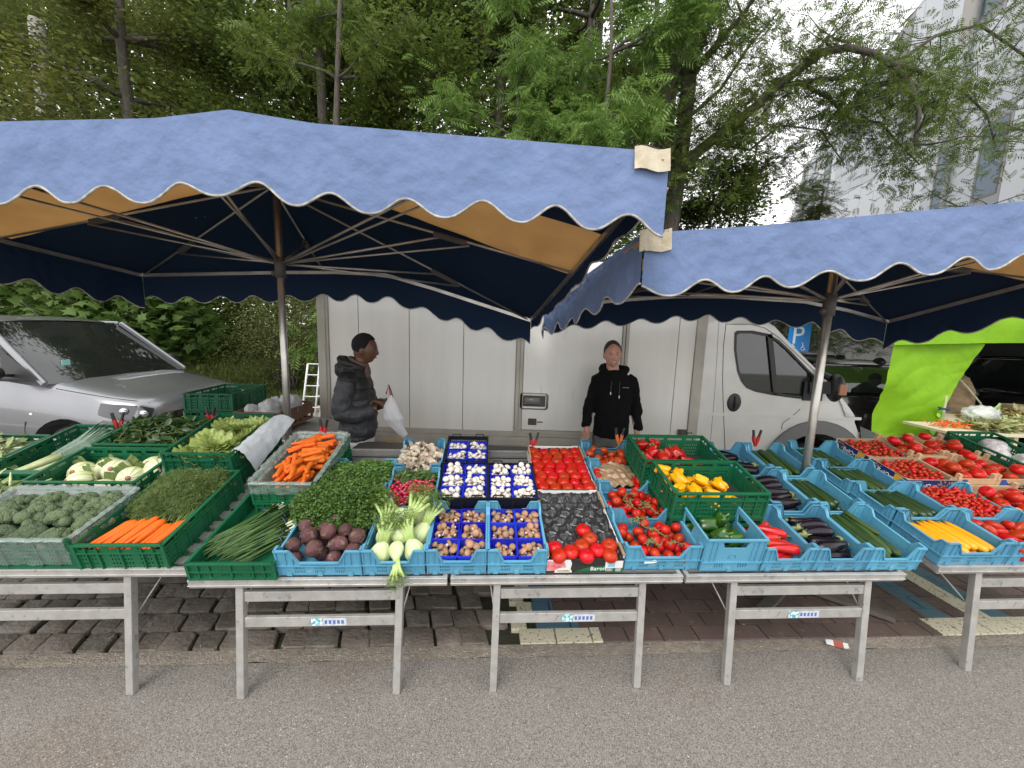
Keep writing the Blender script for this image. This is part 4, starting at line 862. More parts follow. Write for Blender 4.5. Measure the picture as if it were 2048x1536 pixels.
BEET = mat('beetroot', (.13, .055, .05), rough=.75, c2=(.07, .022, .028), ns=14, nw=.5, c3=(.19, .13, .09), s3=22, t3=.58, bump=.5, bs=45, rnd=.22)
def beet():
    b = MB(); b.ball(.04, 16, 12, fn=lambda q, t: Vector((q.x*(1+.05*cos(2*t)), q.y, q.z*.92+(.25*math.exp(-(q.x**2+q.y**2)/.02) if q.z > 0 else -.3*math.exp(-(q.x**2+q.y**2)/.012))))); return proto(pr(b, 'beetroot', BEET))
P_BEET = [beet()]
RAD = mat('radish', (.52, .012, .06), rough=.22, c2=(.42, .008, .045), ns=20, coat=.3, rnd=.15); RLF = mat('radish_leaf', (.075, .15, .035), rough=.6, c2=(.12, .2, .06), ns=30, isl=.2, tl=.2)
def radish():
    b = MB(); b.ball((.0125, .0125, .0145), 10, 8); b.tube([(0, 0, -.013), (.001, 0, -.022), (.004, .001, -.036)], [.003, .0014, .0004], 5, 1)
    return proto(pr(b, 'radish', [RAD, mat('radish_root', (.7, .55, .5))]))
P_RAD = [radish()]
def shroom(name, cm, sm, r):
    out = []
    for sq in (.62, .72):
        b = MB(); b.lathe([(.001, r*sq), (r*.45, r*sq*.93), (r*.8, r*sq*.62), (r, r*.1), (r*.93, -r*.18), (r*.6, -r*.2), (.001, -r*.16)], 14)
        s = MB(); s.tube([(0, 0, -r*.15), (0, .001, -r*.8)], [r*.36, r*.42], 8); out.append(proto(pr(b, name, cm), pr(s, 'stem', sm)))
    return out
MW = mat('mushroom_white', (.78, .74, .66), rough=.6, c2=(.68, .62, .54), ns=30, nw=.6, rnd=.06, bump=.1); MBR = mat('mushroom_brown', (.42, .24, .14), rough=.6, c2=(.29, .15, .085), ns=22, nw=.6, c3=(.6, .46, .36), s3=30, t3=.62, rnd=.18)
MST = mat('mushroom_stem', (.74, .66, .56), rough=.7)
P_MW = shroom('button_mushroom', MW, MST, .0185); P_MB = shroom('chestnut_mushroom', MBR, MST, .0185)
OYM = mat('oyster', (.52, .42, .32), rough=.7, c2=(.70, .62, .50), ns=18, nw=.6, bump=.3, rnd=.15)
def oyster():
    b = MB()
    b.grid(lambda a, t: (cos(2*pi*a)*(.008+.022*t), sin(2*pi*a)*(.008+.02*t)+.012*t, .014*t*t+.004*sin(6*pi*a)*t), 14, 4, closeu=True); b.grid(lambda a, t: (cos(-2*pi*a)*(.008+.022*t), sin(-2*pi*a)*(.008+.02*t)+.012*t, .014*t*t+.004*sin(-6*pi*a)*t-.0015), 14, 4, closeu=True)
    b.tube([(0, 0, .001), (0, -.006, -.012), (.002, -.012, -.024)], [.009, .007, .006], 7); return proto(pr(b, 'oyster_mushroom', OYM))
P_OY = [oyster()]
# ---- packing: drop pieces onto a height map so that they lie on what is below
def heap(W, D, r, n, z0=.006, margin=None, tries=26, slope=None, mound=.0):
    mg = margin or r; done = []
    for _ in range(n):
        best = None
        for _t in range(tries):
            x, y = U(mg, W-mg), U(mg, D-mg); z = z0+r
            for (a, b, c) in done:
                d2 = (a-x)**2+(b-y)**2
                if d2 < (2*r)**2: z = max(z, c+sqrt((2*r)**2-d2)*.94)
            sc_ = z+.12*mound*((x/W-.5)**2+(y/D-.5)**2)
            if slope: sc_ += slope(x/W, y/D)
            if best is None or sc_ < best[0]: best = (sc_, x, y, z)
        done.append(best[1:])
    return done
def rrot(tilt=.5): return Matrix.Rotation(U(0, 2*pi), 4, 'Z') @ Matrix.Rotation(U(-tilt, tilt), 4, 'X') @ Matrix.Rotation(U(-tilt, tilt), 4, 'Y')
def fill(X, pts, protos, label, group, cat, tilt=.6, smin=.9, smax=1.08, rot=None):
    for q in pts:
        dup(random.choice(protos), X @ Tr(q) @ (rot() if rot else rrot(tilt)) @ Matrix.Scale(U(smin, smax), 4), label, group, cat)
def base(X, W, D, z, m, name='liner', label=None, cat='liner', bumpy=.0, inset=.007):
    """sheet that the pieces lie on"""
    b = MB(); b.grid(lambda a, c: (inset+(W-2*inset)*a, inset+(D-2*inset)*c, z+bumpy*noise.noise(Vector((a*W*40, c*D*40, 0)))), 24, 24)
    o = b.build(name, m, smooth=True); o.matrix_world = X
    if label: o['label'] = label; o['category'] = cat
    return o
# ================================================================ the stall's crates and what is in them
def ordl(pts, nr=3):
    """where each of a few pieces lies: row from the front, place from the left"""
    ys = [p[1] for p in pts]; lo, hi = min(ys), max(ys)+1e-6; R_ = [int((y-lo)/(hi-lo)*nr) for y in ys]; out = []
    rn = {1: ['only'], 2: ['front', 'rear'], 3: ['front', 'middle', 'rear']}.get(nr) or [['first', 'second', 'third', 'fourth', 'fifth', 'sixth', 'seventh', 'eighth'][k] for k in range(nr)]
    for i, p in enumerate(pts):
        same = sorted([q[0] for q, r in zip(pts, R_) if r == R_[i]]); k = same.index(p[0])
        pl = ['leftmost', 'second from left', 'third from left', 'fourth from left', 'fifth from left', 'sixth from left', 'seventh from left'][k] if not (k == len(same)-1 and k > 0) else 'rightmost'
        out.append(f'{pl} in the {rn[R_[i]]} row')
    return out
# --- blue crates, front row from the left
X, _ = crate('blue', -1.09, .01, .395, .30, .15, 'blue crate of muddy beetroots below the parsley')
fill(X, [(x, y+.012, z) for x, y, z in heap(.395, .265, .037, 25, z0=.004, margin=.044, mound=0)], P_BEET, 'muddy purple brown beetroot in the blue crate below the parsley', 'beetroots', 'beetroot', 1.5, .75, 1.1)
X, _ = crate('blue', -.69, .01, .295, .385, .15, 'blue crate of pale fennel bulbs right of the beetroots')
XF = X
FEN = mat('fennel', (.62, .68, .42), rough=.4, c2=(.50, .60, .26), ns=5, ani=(1, 1, .3), nw=.7, bump=.15, bs=60); FST = mat('fennel_stalk', (.34, .48, .13), rough=.45, c2=(.46, .56, .22), ns=20); FFR = mat('fennel_frond', (.10, .19, .03), rough=.6, c2=(.2, .3, .07), ns=20, isl=.3, tl=.3)
def fennel(top=True):
    b = MB(); b.ball((.050, .034, .062), 40, 20, fn=lambda q, t: (lambda k: Vector((q.x*k*(1+.05*abs(cos(5*t))), q.y*k*(1+.10*abs(cos(5*t))), q.z*(1.12 if q.z > 0 else .85))))(1-.42*max(0, q.z)**1.4))
    s = MB(); P = []
    for k in range(5):
        a = (k-2)*.26; L = U(.07, .15) if top else .03; e = (sin(a)*L*.8, U(-.012, .012), .05+cos(a)*L); m_ = (sin(a)*L*.35, 0, .05+L*.45)
        s.tube([(sin(a)*.015, 0, .035), m_, e], [.013, .009, .007], 8)
        for _ in range(70): P.append((e[0]+U(-.035, .035), e[1]+U(-.025, .025), e[2]+U(-.03, .05)))
    V, F = leafmass(np.array(P), RNG.uniform(.014, .034, len(P)), np.array([(0, .04, 0), (1, .05, 0), (1, -.05, 0), (0, -.04, 0)]), np.array([(0, 1, 2, 3)]))
    fr_ = bpy.data.objects.new('fronds', npmesh('fronds', V, F, FFR)); return proto(pr(b, 'fennel_bulb', FEN), pr(s, 'stalks', FST), fr_)
PF = [fennel(), fennel(), fennel()]
FL = [(.07, .06, .075, .3, .3, -.3, 1.05), (.15, .055, .105, -.2, 2.6, .9, .8), (.235, .07, .08, .1, -.4, -.5, 1.05), (.07, .17, .08, .5, .3, -.7, 1), (.16, .15, .13, -.3, .35, -.75, 1.15), (.25, .18, .09, 0, .5, -.6, 1), (.06, .27, .09, .1, -.5, -.5, 1), (.15, .27, .12, .2, -.9, -.4, 1.05), (.23, .30, .08, 0, .1, -.8, 1)]
for (x, y, z, rz, ty, tx, s), wh in zip(FL, ordl(FL)):
    dup(random.choice(PF), X @ Tr((x, y, z)) @ Matrix.Rotation(rz, 4, 'Z') @ Matrix.Rotation(ty, 4, 'Y') @ Matrix.Rotation(tx, 4, 'X') @ Matrix.Scale(s, 4), 'pale green fennel bulb, '+wh, 'fennel bulbs', 'fennel')
# --- punnets of mushrooms
PW, PD, PH = .135, .112, .055
def punnet_mesh():
    m = MB(); t = .0012
    for (a, b, c, d) in [((0, 0), (PW, 0), (PW-.01, .006), (.01, .006)), ((PW, 0), (PW, PD), (PW-.01, PD-.006), (PW-.01, .006)), ((PW, PD), (0, PD), (.01, PD-.006), (PW-.01, PD-.006)), ((0, PD), (0, 0), (.01, .006), (.01, PD-.006))]:
        m.add([(*a, PH), (*b, PH), (*c, 0), (*d, 0)], [(0, 1, 2, 3)]); m.bar((*a, PH), (*b, PH), .006, .003)
    m.add([(.01, .006, 0), (PW-.01, .006, 0), (PW-.01, PD-.006, 0), (.01, PD-.006, 0)], [(0, 1, 2, 3)]); return m.mesh('punnet', PUN)
PM = punnet_mesh()
def punnets(X, W, D, z, rows, protos, what, where, n, zi=.006):
    rn = ['front', 'middle', 'rear'] if rows == 3 else ['front', 'rear']
    for j in range(rows):
        for i in range(2):
            x = .01+i*(W-.02-PW+.004)+U(-.002, .002); y = .012+j*((D-.02-PD)/max(1, rows-1)) if rows == 3 else .03+j*.13
            o = bpy.data.objects.new('punnet', PM); col.objects.link(o); Y = X @ Tr((x, y, z+U(0, .004))) @ Matrix.Rotation(U(-.03, .03), 4, 'Z') @ Matrix.Rotation(U(-.03, .03), 4, 'Y'); o.matrix_world = Y
            lb = f'{rn[j]} {"left" if i == 0 else "right"} punnet of {what} mushrooms in the {where}'; o['label'] = lb; o['category'] = 'punnet'; o['group'] = 'blue mushroom punnets'
            fill(Y, heap(PW, PD, .0165, n+random.randint(-1, 2), z0=.006, margin=.017, mound=.5), protos, f'{what} mushroom in the {rn[j]} {"left" if i == 0 else "right"} punnet of the {where}', f'{what} mushrooms', 'mushroom', 1.1, .85, 1.2)
X, _ = crate('blue', -.387, .012, .29, .37, .15, 'left one of two blue crates of brown mushrooms, beside the fennel'); punnets(X, .29, .37, .042, 3, P_MB, 'brown', 'blue crate beside the fennel', 15)
X, _ = crate('blue', -.09, .012, .29, .37, .15, 'right one of two blue crates of brown mushrooms, beside the black lined carton'); punnets(X, .29, .37, .042, 3, P_MB, 'brown', 'blue crate beside the carton', 15)
X, _ = crate('black', -.392, .45, .295, .375, .12, 'black crate of white mushrooms next to the radishes'); punnets(X, .295, .375, .05, 3, P_MW, 'white', 'black crate next to the radishes', 17)
X, _ = crate('black', -.09, .45, .295, .375, .12, 'black crate of white mushrooms with a white tag, left of the tomatoes')
MB().box(.205, .245, -.007, -.005, .015, .05).build('tag', WH, _); punnets(X, .295, .375, .05, 3, P_MW, 'white', 'black crate left of the tomatoes', 17)
X, _ = crate('black', -.392, .835, .295, .375, .11, 'topmost black crate of large white mushrooms next to the oyster mushrooms')
MX = X @ Tr((0, .05, 0)); punnets(X @ Tr((0, .04, 0)), .295, .375, .045, 2, P_MW, 'large white', 'topmost black crate', 12)
# --- parsley, radish, oyster column
X, _ = crate('blue', -1.09, .52, .385, .295, .15, 'blue crate behind the big mound of parsley')
X2, _ = crate('blue', -1.08, .30, .385, .22, .13, 'blue crate buried under curly parsley, behind the beetroots', n=.04)
PAR = mat('parsley', (.045, .105, .015), rough=.6, c2=(.10, .19, .03), ns=30, isl=.4, tl=.2)
def blob_leaves(X, blobs, n, size, m, name, label, cat=None, tmpl=LEAF6, kind=None, flat=.7, group=None, stem=None, droop=0, shell=(.72, 1.05)):
    A = []; tot = sum((b[3]*b[4]*b[5])**.66 for b in blobs)
    for (x, y, z, rx, ry, rz) in blobs:
        k = int(n*(rx*ry*rz)**.66/tot); d = RNG.normal(0, 1, (k, 3)); d /= np.linalg.norm(d, axis=1)[:, None]; d[:, 2] = np.where(d[:, 2] < -.3, -d[:, 2], d[:, 2])
        lump = np.array([1+.16*noise.noise(Vector(q)*5+Vector((x*50, y*50, 3))) for q in d])[:, None]
        A.append(d*RNG.uniform(*shell, k)[:, None]*lump*np.array([rx, ry, rz])+np.array([x, y, z]))
    A = np.concatenate(A); V, F = leafmass(A, RNG.uniform(.6, 1.3, len(A))*size, *tmpl, rotm(len(A), droop=droop))
    me = npmesh(name, V, F, m)
    o = link(name, me, **({'label': label, 'cat': cat} if cat else {'label': label})); o.matrix_world = X
    if kind: o['kind'] = kind
    if group: o['group'] = group
    return o
CURL = np.array([(0, 0, 0), (.3, .35, .25), (.6, .1, 0), (.9, .4, .2), (1, 0, -.1), (.85, -.38, .25), (.55, -.12, -.05), (.3, -.4, .2)]), np.array([(0, 1, 2, 7), (2, 3, 4, 5), (2, 5, 6, 7)])
XP = TF
blob_leaves(XP, [(-.98, .34, .16, .16, .13, .09), (-.83, .35, .17, .15, .14, .10), (-.74, .37, .14, .08, .12, .08), (-.90, .47, .17, .18, .13, .08), (-1.06, .36, .12, .09, .12, .06), (-.88, .22, .12, .11, .06, .05), (-.78, .25, .12, .08, .07, .05)], 26000, .013, PAR, 'curly_parsley', 'big curly mound of dark parsley spilling over its crate', 'parsley', CURL, kind='stuff', shell=(.8, 1.08))
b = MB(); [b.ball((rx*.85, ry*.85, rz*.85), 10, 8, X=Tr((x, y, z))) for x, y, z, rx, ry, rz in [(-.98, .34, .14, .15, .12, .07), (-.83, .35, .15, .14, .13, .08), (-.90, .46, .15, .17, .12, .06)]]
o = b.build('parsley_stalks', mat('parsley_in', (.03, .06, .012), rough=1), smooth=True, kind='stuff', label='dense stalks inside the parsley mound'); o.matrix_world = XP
blob_leaves(XP, [(-1.0, .66, .13, .09, .12, .05), (-.86, .67, .14, .1, .12, .05), (-.76, .68, .13, .06, .12, .04)], 3800, .022, mat('herb_leaf', (.07, .16, .025), rough=.4, c2=(.12, .23, .05), ns=30, isl=.3, tl=.15), 'flat_parsley', 'flat leafed herb bunches at the rear of the parsley crate', 'parsley', LEAF6, kind='stuff')
X, _ = crate('blue', -.695, .42, .29, .30, .15, 'blue crate of red radishes')
fill(X, heap(.27, .27, .0135, 150, z0=.055, mound=.05), P_RAD, 'small bright red radish in the blue crate', 'radishes', 'radish', 3, .85, 1.25)
base(X, .29, .30, .055, RLF, 'leaf_bed', 'bed of radish leaves under the radishes', 'leaves', .01)
blob_leaves(X, [(.08, .26, .10, .08, .04, .03), (.2, .265, .10, .08, .04, .03), (.22, .02, .10, .07, .03, .03)], 700, .035, RLF, 'radish_leaves', 'radish leaves along the rear and front of their crate', 'leaves', LEAF6, kind='stuff')
X, _ = crate('blue', -.70, .76, .29, .34, .15, 'blue crate of pale oyster mushrooms')
base(X, .29, .34, .06, PUN, 'crate_liner', 'blue liner under the oyster mushrooms', 'liner')
fill(X, heap(.27, .31, .019, 95, z0=.055, mound=.6), P_OY, 'pale oyster mushroom in the blue crate', 'oyster mushrooms', 'mushroom', 1.3, .8, 1.35)
# --- cartons of beef tomatoes
FOAM = mat('black_foam', (.022, .022, .024), rough=.42, c2=(.035, .035, .037), ns=20, bump=.2); CARW = mat('carton_white', (.72, .71, .70), rough=.6)
CBK = mat('print_black', (.02, .02, .02), rough=.4); CGR = mat('print_green', (.01, .12, .04), rough=.4); CPK = mat('print_pink', (.62, .06, .10), rough=.5, c2=(.75, .35, .35), ns=40)
def dcarton(v, label, W=.39, D=.525, H=.085):
    X = TF @ Tr((.205, v, .002)); m = MB(); t = .006
    m.box(0, W, 0, t, 0, H, 0); m.box(0, W, D-t, D, 0, H+.02, 1); m.box(0, t, t, D-t, 0, H+.01, 1); m.box(W-t, W, t, D-t, 0, H+.01, 1); m.box(t, W-t, t, D-t, 0, .005, 1)
    for x in (.003, W-.003): m.box(x-.006, x+.006, t, .09, H+.0102, H+.022, 2); m.box(x-.006, x+.006, D-.16, D-t-.001, H+.0102, H+.026, 2)
    m.box(.01, W-.01, D-.006, D+.002, H+.0202, H+.026, 3); m.box(W*.1, W*.85, D-.004, D+.004, H+.0262, H+.03, 4)
    o = m.build('cardboard_box', [CBK, CARW, CARD, CARW, CGR], label=label, cat='box', group='tomato cartons'); o.matrix_world = X; return X, o, W, D, H
X, o, W, D, H = dcarton(.018, 'carton printed Baron, black liner mostly empty with a few beef tomatoes')
def flat(parent, pts, z, m, name): q = MB(); q.add([(a, -z, b) for a, b in pts], [tuple(range(len(pts)))]); return q.build(name, m, parent)
flat(o, [(0, .003), (.14, .003), (.20, .03), (.27, .04), (W, .05), (W, .003)], .001, CGR, 'print_band')
flat(o, [(.0, .012), (.12, .012), (.125, .06), (.115, .083), (0, .083)], .0016, CARW, 'print_field'); flat(o, [(.002, .016), (.05, .012), (.098, .022), (.09, .062), (.06, .078), (.03, .07), (.002, .078)], .0022, CPK, 'printed_tomatoes')
flat(o, [(.085+.045*cos(a), .001+.033*sin(a)) for a in np.linspace(0, pi, 16)], .0028, mat('print_cream', (.75, .72, .6)), 'print_badge')
RX = Matrix.Rotation(pi/2, 4, 'X')
text('Baron', .034, Tr((.262, -.0015, .013)) @ RX, WH, o); text('VLANDERS', .013, Tr((.085, -.0032, .008)) @ RX, CBK, o)
flat(o, [(.295, .028), (.385, .028), (.385, .075), (.295, .075)], .0022, CARW, 'price_label'); flat(o, [(.31, .035), (.345, .035), (.345, .06), (.31, .06)], .0026, mat('label_blue', (.25, .5, .68)), 'label_panel')
k = MB(); [k.box(.302+i*.006, .302+i*.006+U(.0015, .004), -.0022, -.001, .006, .026) for i in range(6)]; [k.box(.352, .38, -.0022, -.001, .006+i*.007, .009+i*.007) for i in range(3)]; k.build('label_bars', mat('print_grey', (.55, .57, .58)), o)
def foamz(x, y):
    p = .074; q = .064; j = int(y/q); xo = (x+(p/2 if j % 2 else 0)) % p-p/2; yo = y % q-q/2; d = sqrt(xo*xo+yo*yo); return .062-.022*max(0, 1-(d/.034)**2)+.007*noise.noise(Vector((x*24+y*10, y*33, 4)))+.006*noise.noise(Vector((x*50, y*50, 0)))
def foam(X, parent_label, z0=0):
    b = MB(); Wn, Dn = .376, .512
    b.grid(lambda a, c: (.007+Wn*a, .007+Dn*c, (lambda e: e if 0 < a < 1 and 0 < c < 1 else e+.02)(foamz(Wn*a, Dn*c))+.007*noise.noise(Vector((a*22, c*26, 5)))+.004*abs(noise.noise(Vector((a*50, c*60, 9))))+z0+.016*(max(0, abs(a-.5)-.42)/.08)+(.012*(max(0, c-.9)/.1))), 110, 130)
    f = b.build('foam_liner', FOAM, smooth=True, label=parent_label, cat='liner'); f.matrix_world = X; return f
F_ = foam(X, 'crumpled black moulded paper liner with faint white print in the Baron carton')
rw = random.Random(4)
for k in range(26):
    j = k//4; i = k % 4; x = .05+i*.088+(.04 if j % 2 else 0)+rw.uniform(-.01, .01); y = .06+j*.07
    if x > .36: continue
    text('Orti' if rw.random() < .6 else 'Or', .021, Tr((x, y, foamz(x, y)+.013)) @ Matrix.Rotation(rw.uniform(-.9, .3), 4, 'Z'), mat('liner_print', (.55, .55, .55), rough=.8), F_, 'liner_lettering', ext=.0002)
BT = [(.045, .075), (.125, .045), (.19, .085), (.265, .055), (.335, .085), (.245, .135), (.225, .20), (.06, .022), (.20, .02), (.32, .022)]
for (x, y), wh in zip(BT, ordl(BT)):
    dup(random.choice(P_TOM), X @ Tr((x, y, .085)) @ rrot(.3) @ Matrix.Scale(.98, 4), 'red beef tomato on the black liner, '+wh, 'beef tomatoes in the Baron carton', 'tomato')
X, o, W, D, H = dcarton(.56, 'full carton of shiny beef tomatoes behind the black lined one')
foam(X, 'black liner under the full carton of beef tomatoes')
for j in range(8):
    for i in range(5):
        x = .042+i*.078+(.0 if j % 2 else .012)-.006*(j % 2); y = .04+j*.062
        dup(random.choice(P_TOM), X @ Tr((min(x, .35), y, .082+U(-.004, .006))) @ rrot(.35) @ Matrix.Scale(U(.9, 1.0), 4), 'beef tomato of the full carton, %s row from the front, %s' % (['first', 'second', 'third', 'fourth', 'fifth', 'sixth', 'seventh', 'eighth'][j], ['leftmost', 'second from left', 'middle', 'second from right', 'rightmost'][i]), 'beef tomatoes in the full carton', 'tomato')
# --- vine tomatoes column
def vines(X, W, D, z, n):
    for _ in range(n):
        a = Vector((U(.06, W-.1), U(.04, D-.06), z)); m = MB(); d = Vector((U(-1, 1), U(-.5, .5), 0)).normalized(); P = [a+d*k*.022+Vector((0, 0, .012*sin(k*1.3))) for k in range(5)]
        m.tube([p-a for p in P], .0022, 5)
        for p in P:
            for _q in range(4): dd = Vector((U(-1, 1), U(-1, 1), U(-.3, .8))).normalized(); m.tube([p-a, p-a+dd*.010, p-a+dd*.019+Vector((0, 0, -.004))], [.0016, .0022, .0005], 4)
        o = m.build('tomato_stem', mat('vine_green', (.15, .2, .06), rough=.7, c2=(.22, .22, .10), ns=60), smooth=True, label='green stalk joining the vine tomatoes in their crate', cat='stalk', group='tomato stalks'); o.matrix_world = X @ Tr(a)
for (v, D, lab, n, pr_, gl, lb, vn) in [(.03, .29, 'front blue crate of vine tomatoes, with a torn white sticker', 29, P_VINE, 'vine tomatoes in the front crate', 'vine tomato in the front blue crate', 7), (.315, .28, 'second blue crate of vine tomatoes', 26, P_VINE, 'vine tomatoes in the second crate', 'vine tomato in the second blue crate', 6), (.585, .26, 'third blue crate, with a crumpled brown bag and a few vine tomatoes', 0, P_VINE, '', '', 0), (.85, .26, 'rear blue crate of dull orange red tomatoes', 27, P_TOMO, 'orange red tomatoes in the rear crate', 'dull orange red tomato in the rear blue crate', 0)]:
    X, o = crate('blue', .605, v, .39, D, .15, lab)
    if n: fill(X, heap(.385, D-.01, .031, n, z0=.010, mound=.15), pr_, lb, gl, 'tomato', .9, .9, 1.08); vines(X, .39, D, .115, vn)
    if v < .05: m = MB(); m.plate([(.10, .045), (.15, .048), (.17, .058), (.155, .07), (.12, .062), (.10, .066)], [], .0005, lambda a, b, c: (a, -.004-c, b)); m.build('torn_sticker', WH, o)
    if v > .5 and not n:
        for (x, y, z) in [(.27, .05, .06), (.33, .055, .06), (.30, .07, .1), (.26, .1, .07), (.35, .1, .08), (.04, .15, .08), (.05, .2, .08), (.31, .15, .07)]: dup(random.choice(P_VINE), X @ Tr((x, y, z)) @ rrot(.6), 'vine tomato beside the crumpled brown bag', 'vine tomatoes beside the brown bag', 'tomato')
        b = MB(); b.grid(lambda a, c: (.02+.36*a*(1-.1*c), .03+.21*c, .075+.045*sin(pi*min(1, a*1.1))*(.4+c)+.016*noise.noise(Vector((a*9+c*5, c*7, 1)))+.008*sin(a*40+c*9)*(1-c) - (.05 if a > .62 and c < .5 else 0)*min(1, (a-.62)*6 if a > .62 else 0)), 60, 30)
        b.build('paper_bag', mat('brown_paper', (.33, .20, .11), rough=.4, c2=(.24, .17, .10), ns=14, bump=.6, bs=18, coat=.3), smooth=True, label='crumpled brown paper bag lying over tomatoes in the third crate', cat='bag').matrix_world = X
# --- peppers
for (u, v, wz, lab, P, gl, lb, n) in [(.935, .265, .13, 'green crate of yellow peppers on top of another green crate', P_YEL, 'yellow peppers', 'glossy yellow pepper in the green crate', 19), (.89, .60, .13, 'green crate of red peppers behind the yellow peppers', P_RED, 'red peppers', 'glossy dark red pepper in the green crate', 20)]:
    X, o = crate('green', u, v, .535, .325, .17, lab, wz=wz)
    base(X, .535, .325, .02, CG if 0 else mat('dark_liner', (.02, .03, .025), rough=.8), 'crate_liner', 'dark liner under the '+gl, 'liner')
    fill(X, [(x*.9+.0, y, z) for x, y, z in heap(.5, .32, .044, n, z0=.02, mound=.15, slope=lambda a, b: .04*a)], P, lb, gl, 'pepper', 2.2, .85, 1.05)
crate('green', .94, .268, .535, .325, .125, 'lower green crate under the yellow peppers'); crate('green', .895, .603, .535, .325, .125, 'lower green crate under the red peppers')
X, o = crate('tall', 1.0, .015, .315, .375, .205, 'tall blue crate of green peppers marked with a letter P')
for (x, y, z, r) in [(.08, .1, .05, 1), (.16, .08, .05, 2), (.25, .07, .05, 1), (.10, .17, .06, 2), (.2, .17, .06, 1), (.15, .12, .12, .4), (.22, .1, .12, 2.4), (.12, .20, .13, .8), (.2, .22, .14, .2), (.24, .13, .10, 1.5), (.06, .25, .06, 1), (.15, .27, .07, 1), (.25, .25, .07, 1), (.05, .29, .12, 1)]: dup(random.choice(P_GRN), X @ Tr((x, y, z)) @ Matrix.Rotation(r, 4, 'X') @ Matrix.Rotation(r*2, 4, 'Y') @ Matrix.Scale(1.0, 4), 'glossy green pepper in the tall blue crate', 'green peppers', 'pepper')
# --- aubergines, cucumbers, courgettes, pointed peppers
def rows(X, W, D, P, n, z0, lab, gl, cat, ang=pi/2, jit=.12, r=.026, layers=2, sp=None, x0=.035, yc=None, s=1.0):
    sp = sp or (W-2*x0)/max(1, n-1)
    for L in range(layers):
        for i in range(n-(L % 2)):
            dup(random.choice(P), X @ Tr((x0+sp*(i+.5*(L % 2))+U(-.003, .003), (yc or D/2)+U(-.015, .015), z0+L*r*1.65+U(0, .004))) @ Matrix.Rotation(ang+U(-jit, jit), 4, 'Z') @ Matrix.Rotation(U(0, 6), 4, 'X') @ Matrix.Scale(s*U(.95, 1.04), 4), lab, gl, cat)
X, _ = crate('blue', 1.325, .015, .28, .35, .145, 'front blue crate of pointed red peppers')
for k in range(22):
    L = k//8; a = (k % 8); dup(random.choice(P_PP), X @ Tr((U(.10, .18), .06+a*.035, .034+L*.024)) @ Matrix.Rotation(U(-.6, .6)+(pi if k % 2 else 0), 4, 'Z') @ Matrix.Rotation(U(0, 6), 4, 'X') @ Matrix.Scale(U(.85, 1.05), 4), 'long pointed red pepper in the front blue crate', 'pointed red peppers', 'pepper')
for (u, v, lab, gl) in [(1.61, .015, 'front blue crate of glossy aubergines', 'front crate'), (1.62, .39, 'second blue crate of aubergines, behind the front one', 'second crate'), (1.60, .77, 'rear blue crate of aubergines beside the red peppers', 'rear crate')]:
    X, _ = crate('blue', u, v, .29, .35, .145, lab)
    for k in range(11 if gl != 'rear crate' else 8):
        L = k//6; a = k % 6; dup(P_EGG[0], X @ Tr((.145+U(-.015, .015), .056+a*.050+(.016 if L % 2 else 0), .044+L*.046)) @ Matrix.Rotation(U(-.35, .35)+(pi if random.random() < .35 else 0), 4, 'Z') @ Matrix.Rotation(U(0, 6), 4, 'X') @ Matrix.Scale(U(.88, 1.02), 4), 'glossy black aubergine in the '+gl, 'aubergines in the '+gl, 'aubergine')
X, _ = crate('blue', 1.91, .015, .29, .36, .145, 'front blue crate of long cucumbers at the table corner'); rows(X, .29, .36, P_CUC, 5, .03, 'long ridged cucumber in the front crate', 'cucumbers in the front crate', 'cucumber', jit=.09, x0=.035, sp=.045)
dup(P_CUC[0], X @ Tr((.17, .25, .105)) @ Matrix.Rotation(1.75, 4, 'Z') @ Matrix.Scale(.6, 4), 'short cucumber lying on top of the long ones', 'cucumbers in the front crate', 'cucumber')
X, _ = crate('blue', 1.92, .39, .29, .35, .145, 'second blue crate of dark courgettes, half empty'); rows(X, .29, .36, P_COU, 5, .03, 'dark courgette in the second crate', 'courgettes in the second crate', 'courgette', jit=.1, sp=.045)
X, _ = crate('blue', 1.905, .77, .29, .35, .145, 'rear blue crate of cucumbers with red handled clamps on it'); rows(X, .29, .36, P_CUC, 5, .035, 'dark cucumber in the clamped rear crate', 'cucumbers in the clamped crate', 'cucumber', jit=.12, sp=.05, s=.95)
Z5 = .0
for (u, v, W, lab, P, cat, gl, n, s) in [(2.355, .045, .40, 'blue crate of yellow courgettes at the front of the right table', P_COY, 'courgette', 'yellow courgette in the front crate', 8, .93), (2.345, .33, .40, 'blue crate of dark courgettes behind the yellow ones', P_COU, 'courgette', 'dark courgette behind the yellow ones', 8, .95), (2.315, .605, .40, 'blue crate of cucumbers left of the first cherry tomato box', P_CUC, 'cucumber', 'cucumber left of the cherry tomato box', 8, .72), (2.285, .88, .39, 'rearmost blue crate of cucumbers beside the right tent pole', P_CUC, 'cucumber', 'cucumber in the rearmost crate', 7, .72)]:
    X, _ = crate('blue', u, v, W, .275, .15, lab); rows(X, W, .275, P, n, .03, gl, gl+'s', cat, jit=.10, s=s, sp=.044, ang=pi/2+.1, layers=2)
X, _ = crate('blue', 2.765, .045, .38, .275, .15, 'blue crate of plum tomatoes at the right edge'); fill(X, heap(.36, .26, .03, 27, mound=.1), P_PLUM, 'long plum tomato in the right crate', 'plum tomatoes', 'tomato', 2.5, .95, 1.15)
X, _ = crate('blue', 2.755, .33, .38, .275, .15, 'blue crate of small cherry plum tomatoes'); base(X, .38, .275, .075, mat('red_dark', (.2, .02, .01)), 'crate_liner', 'dark red paper under the small plum tomatoes', 'liner')
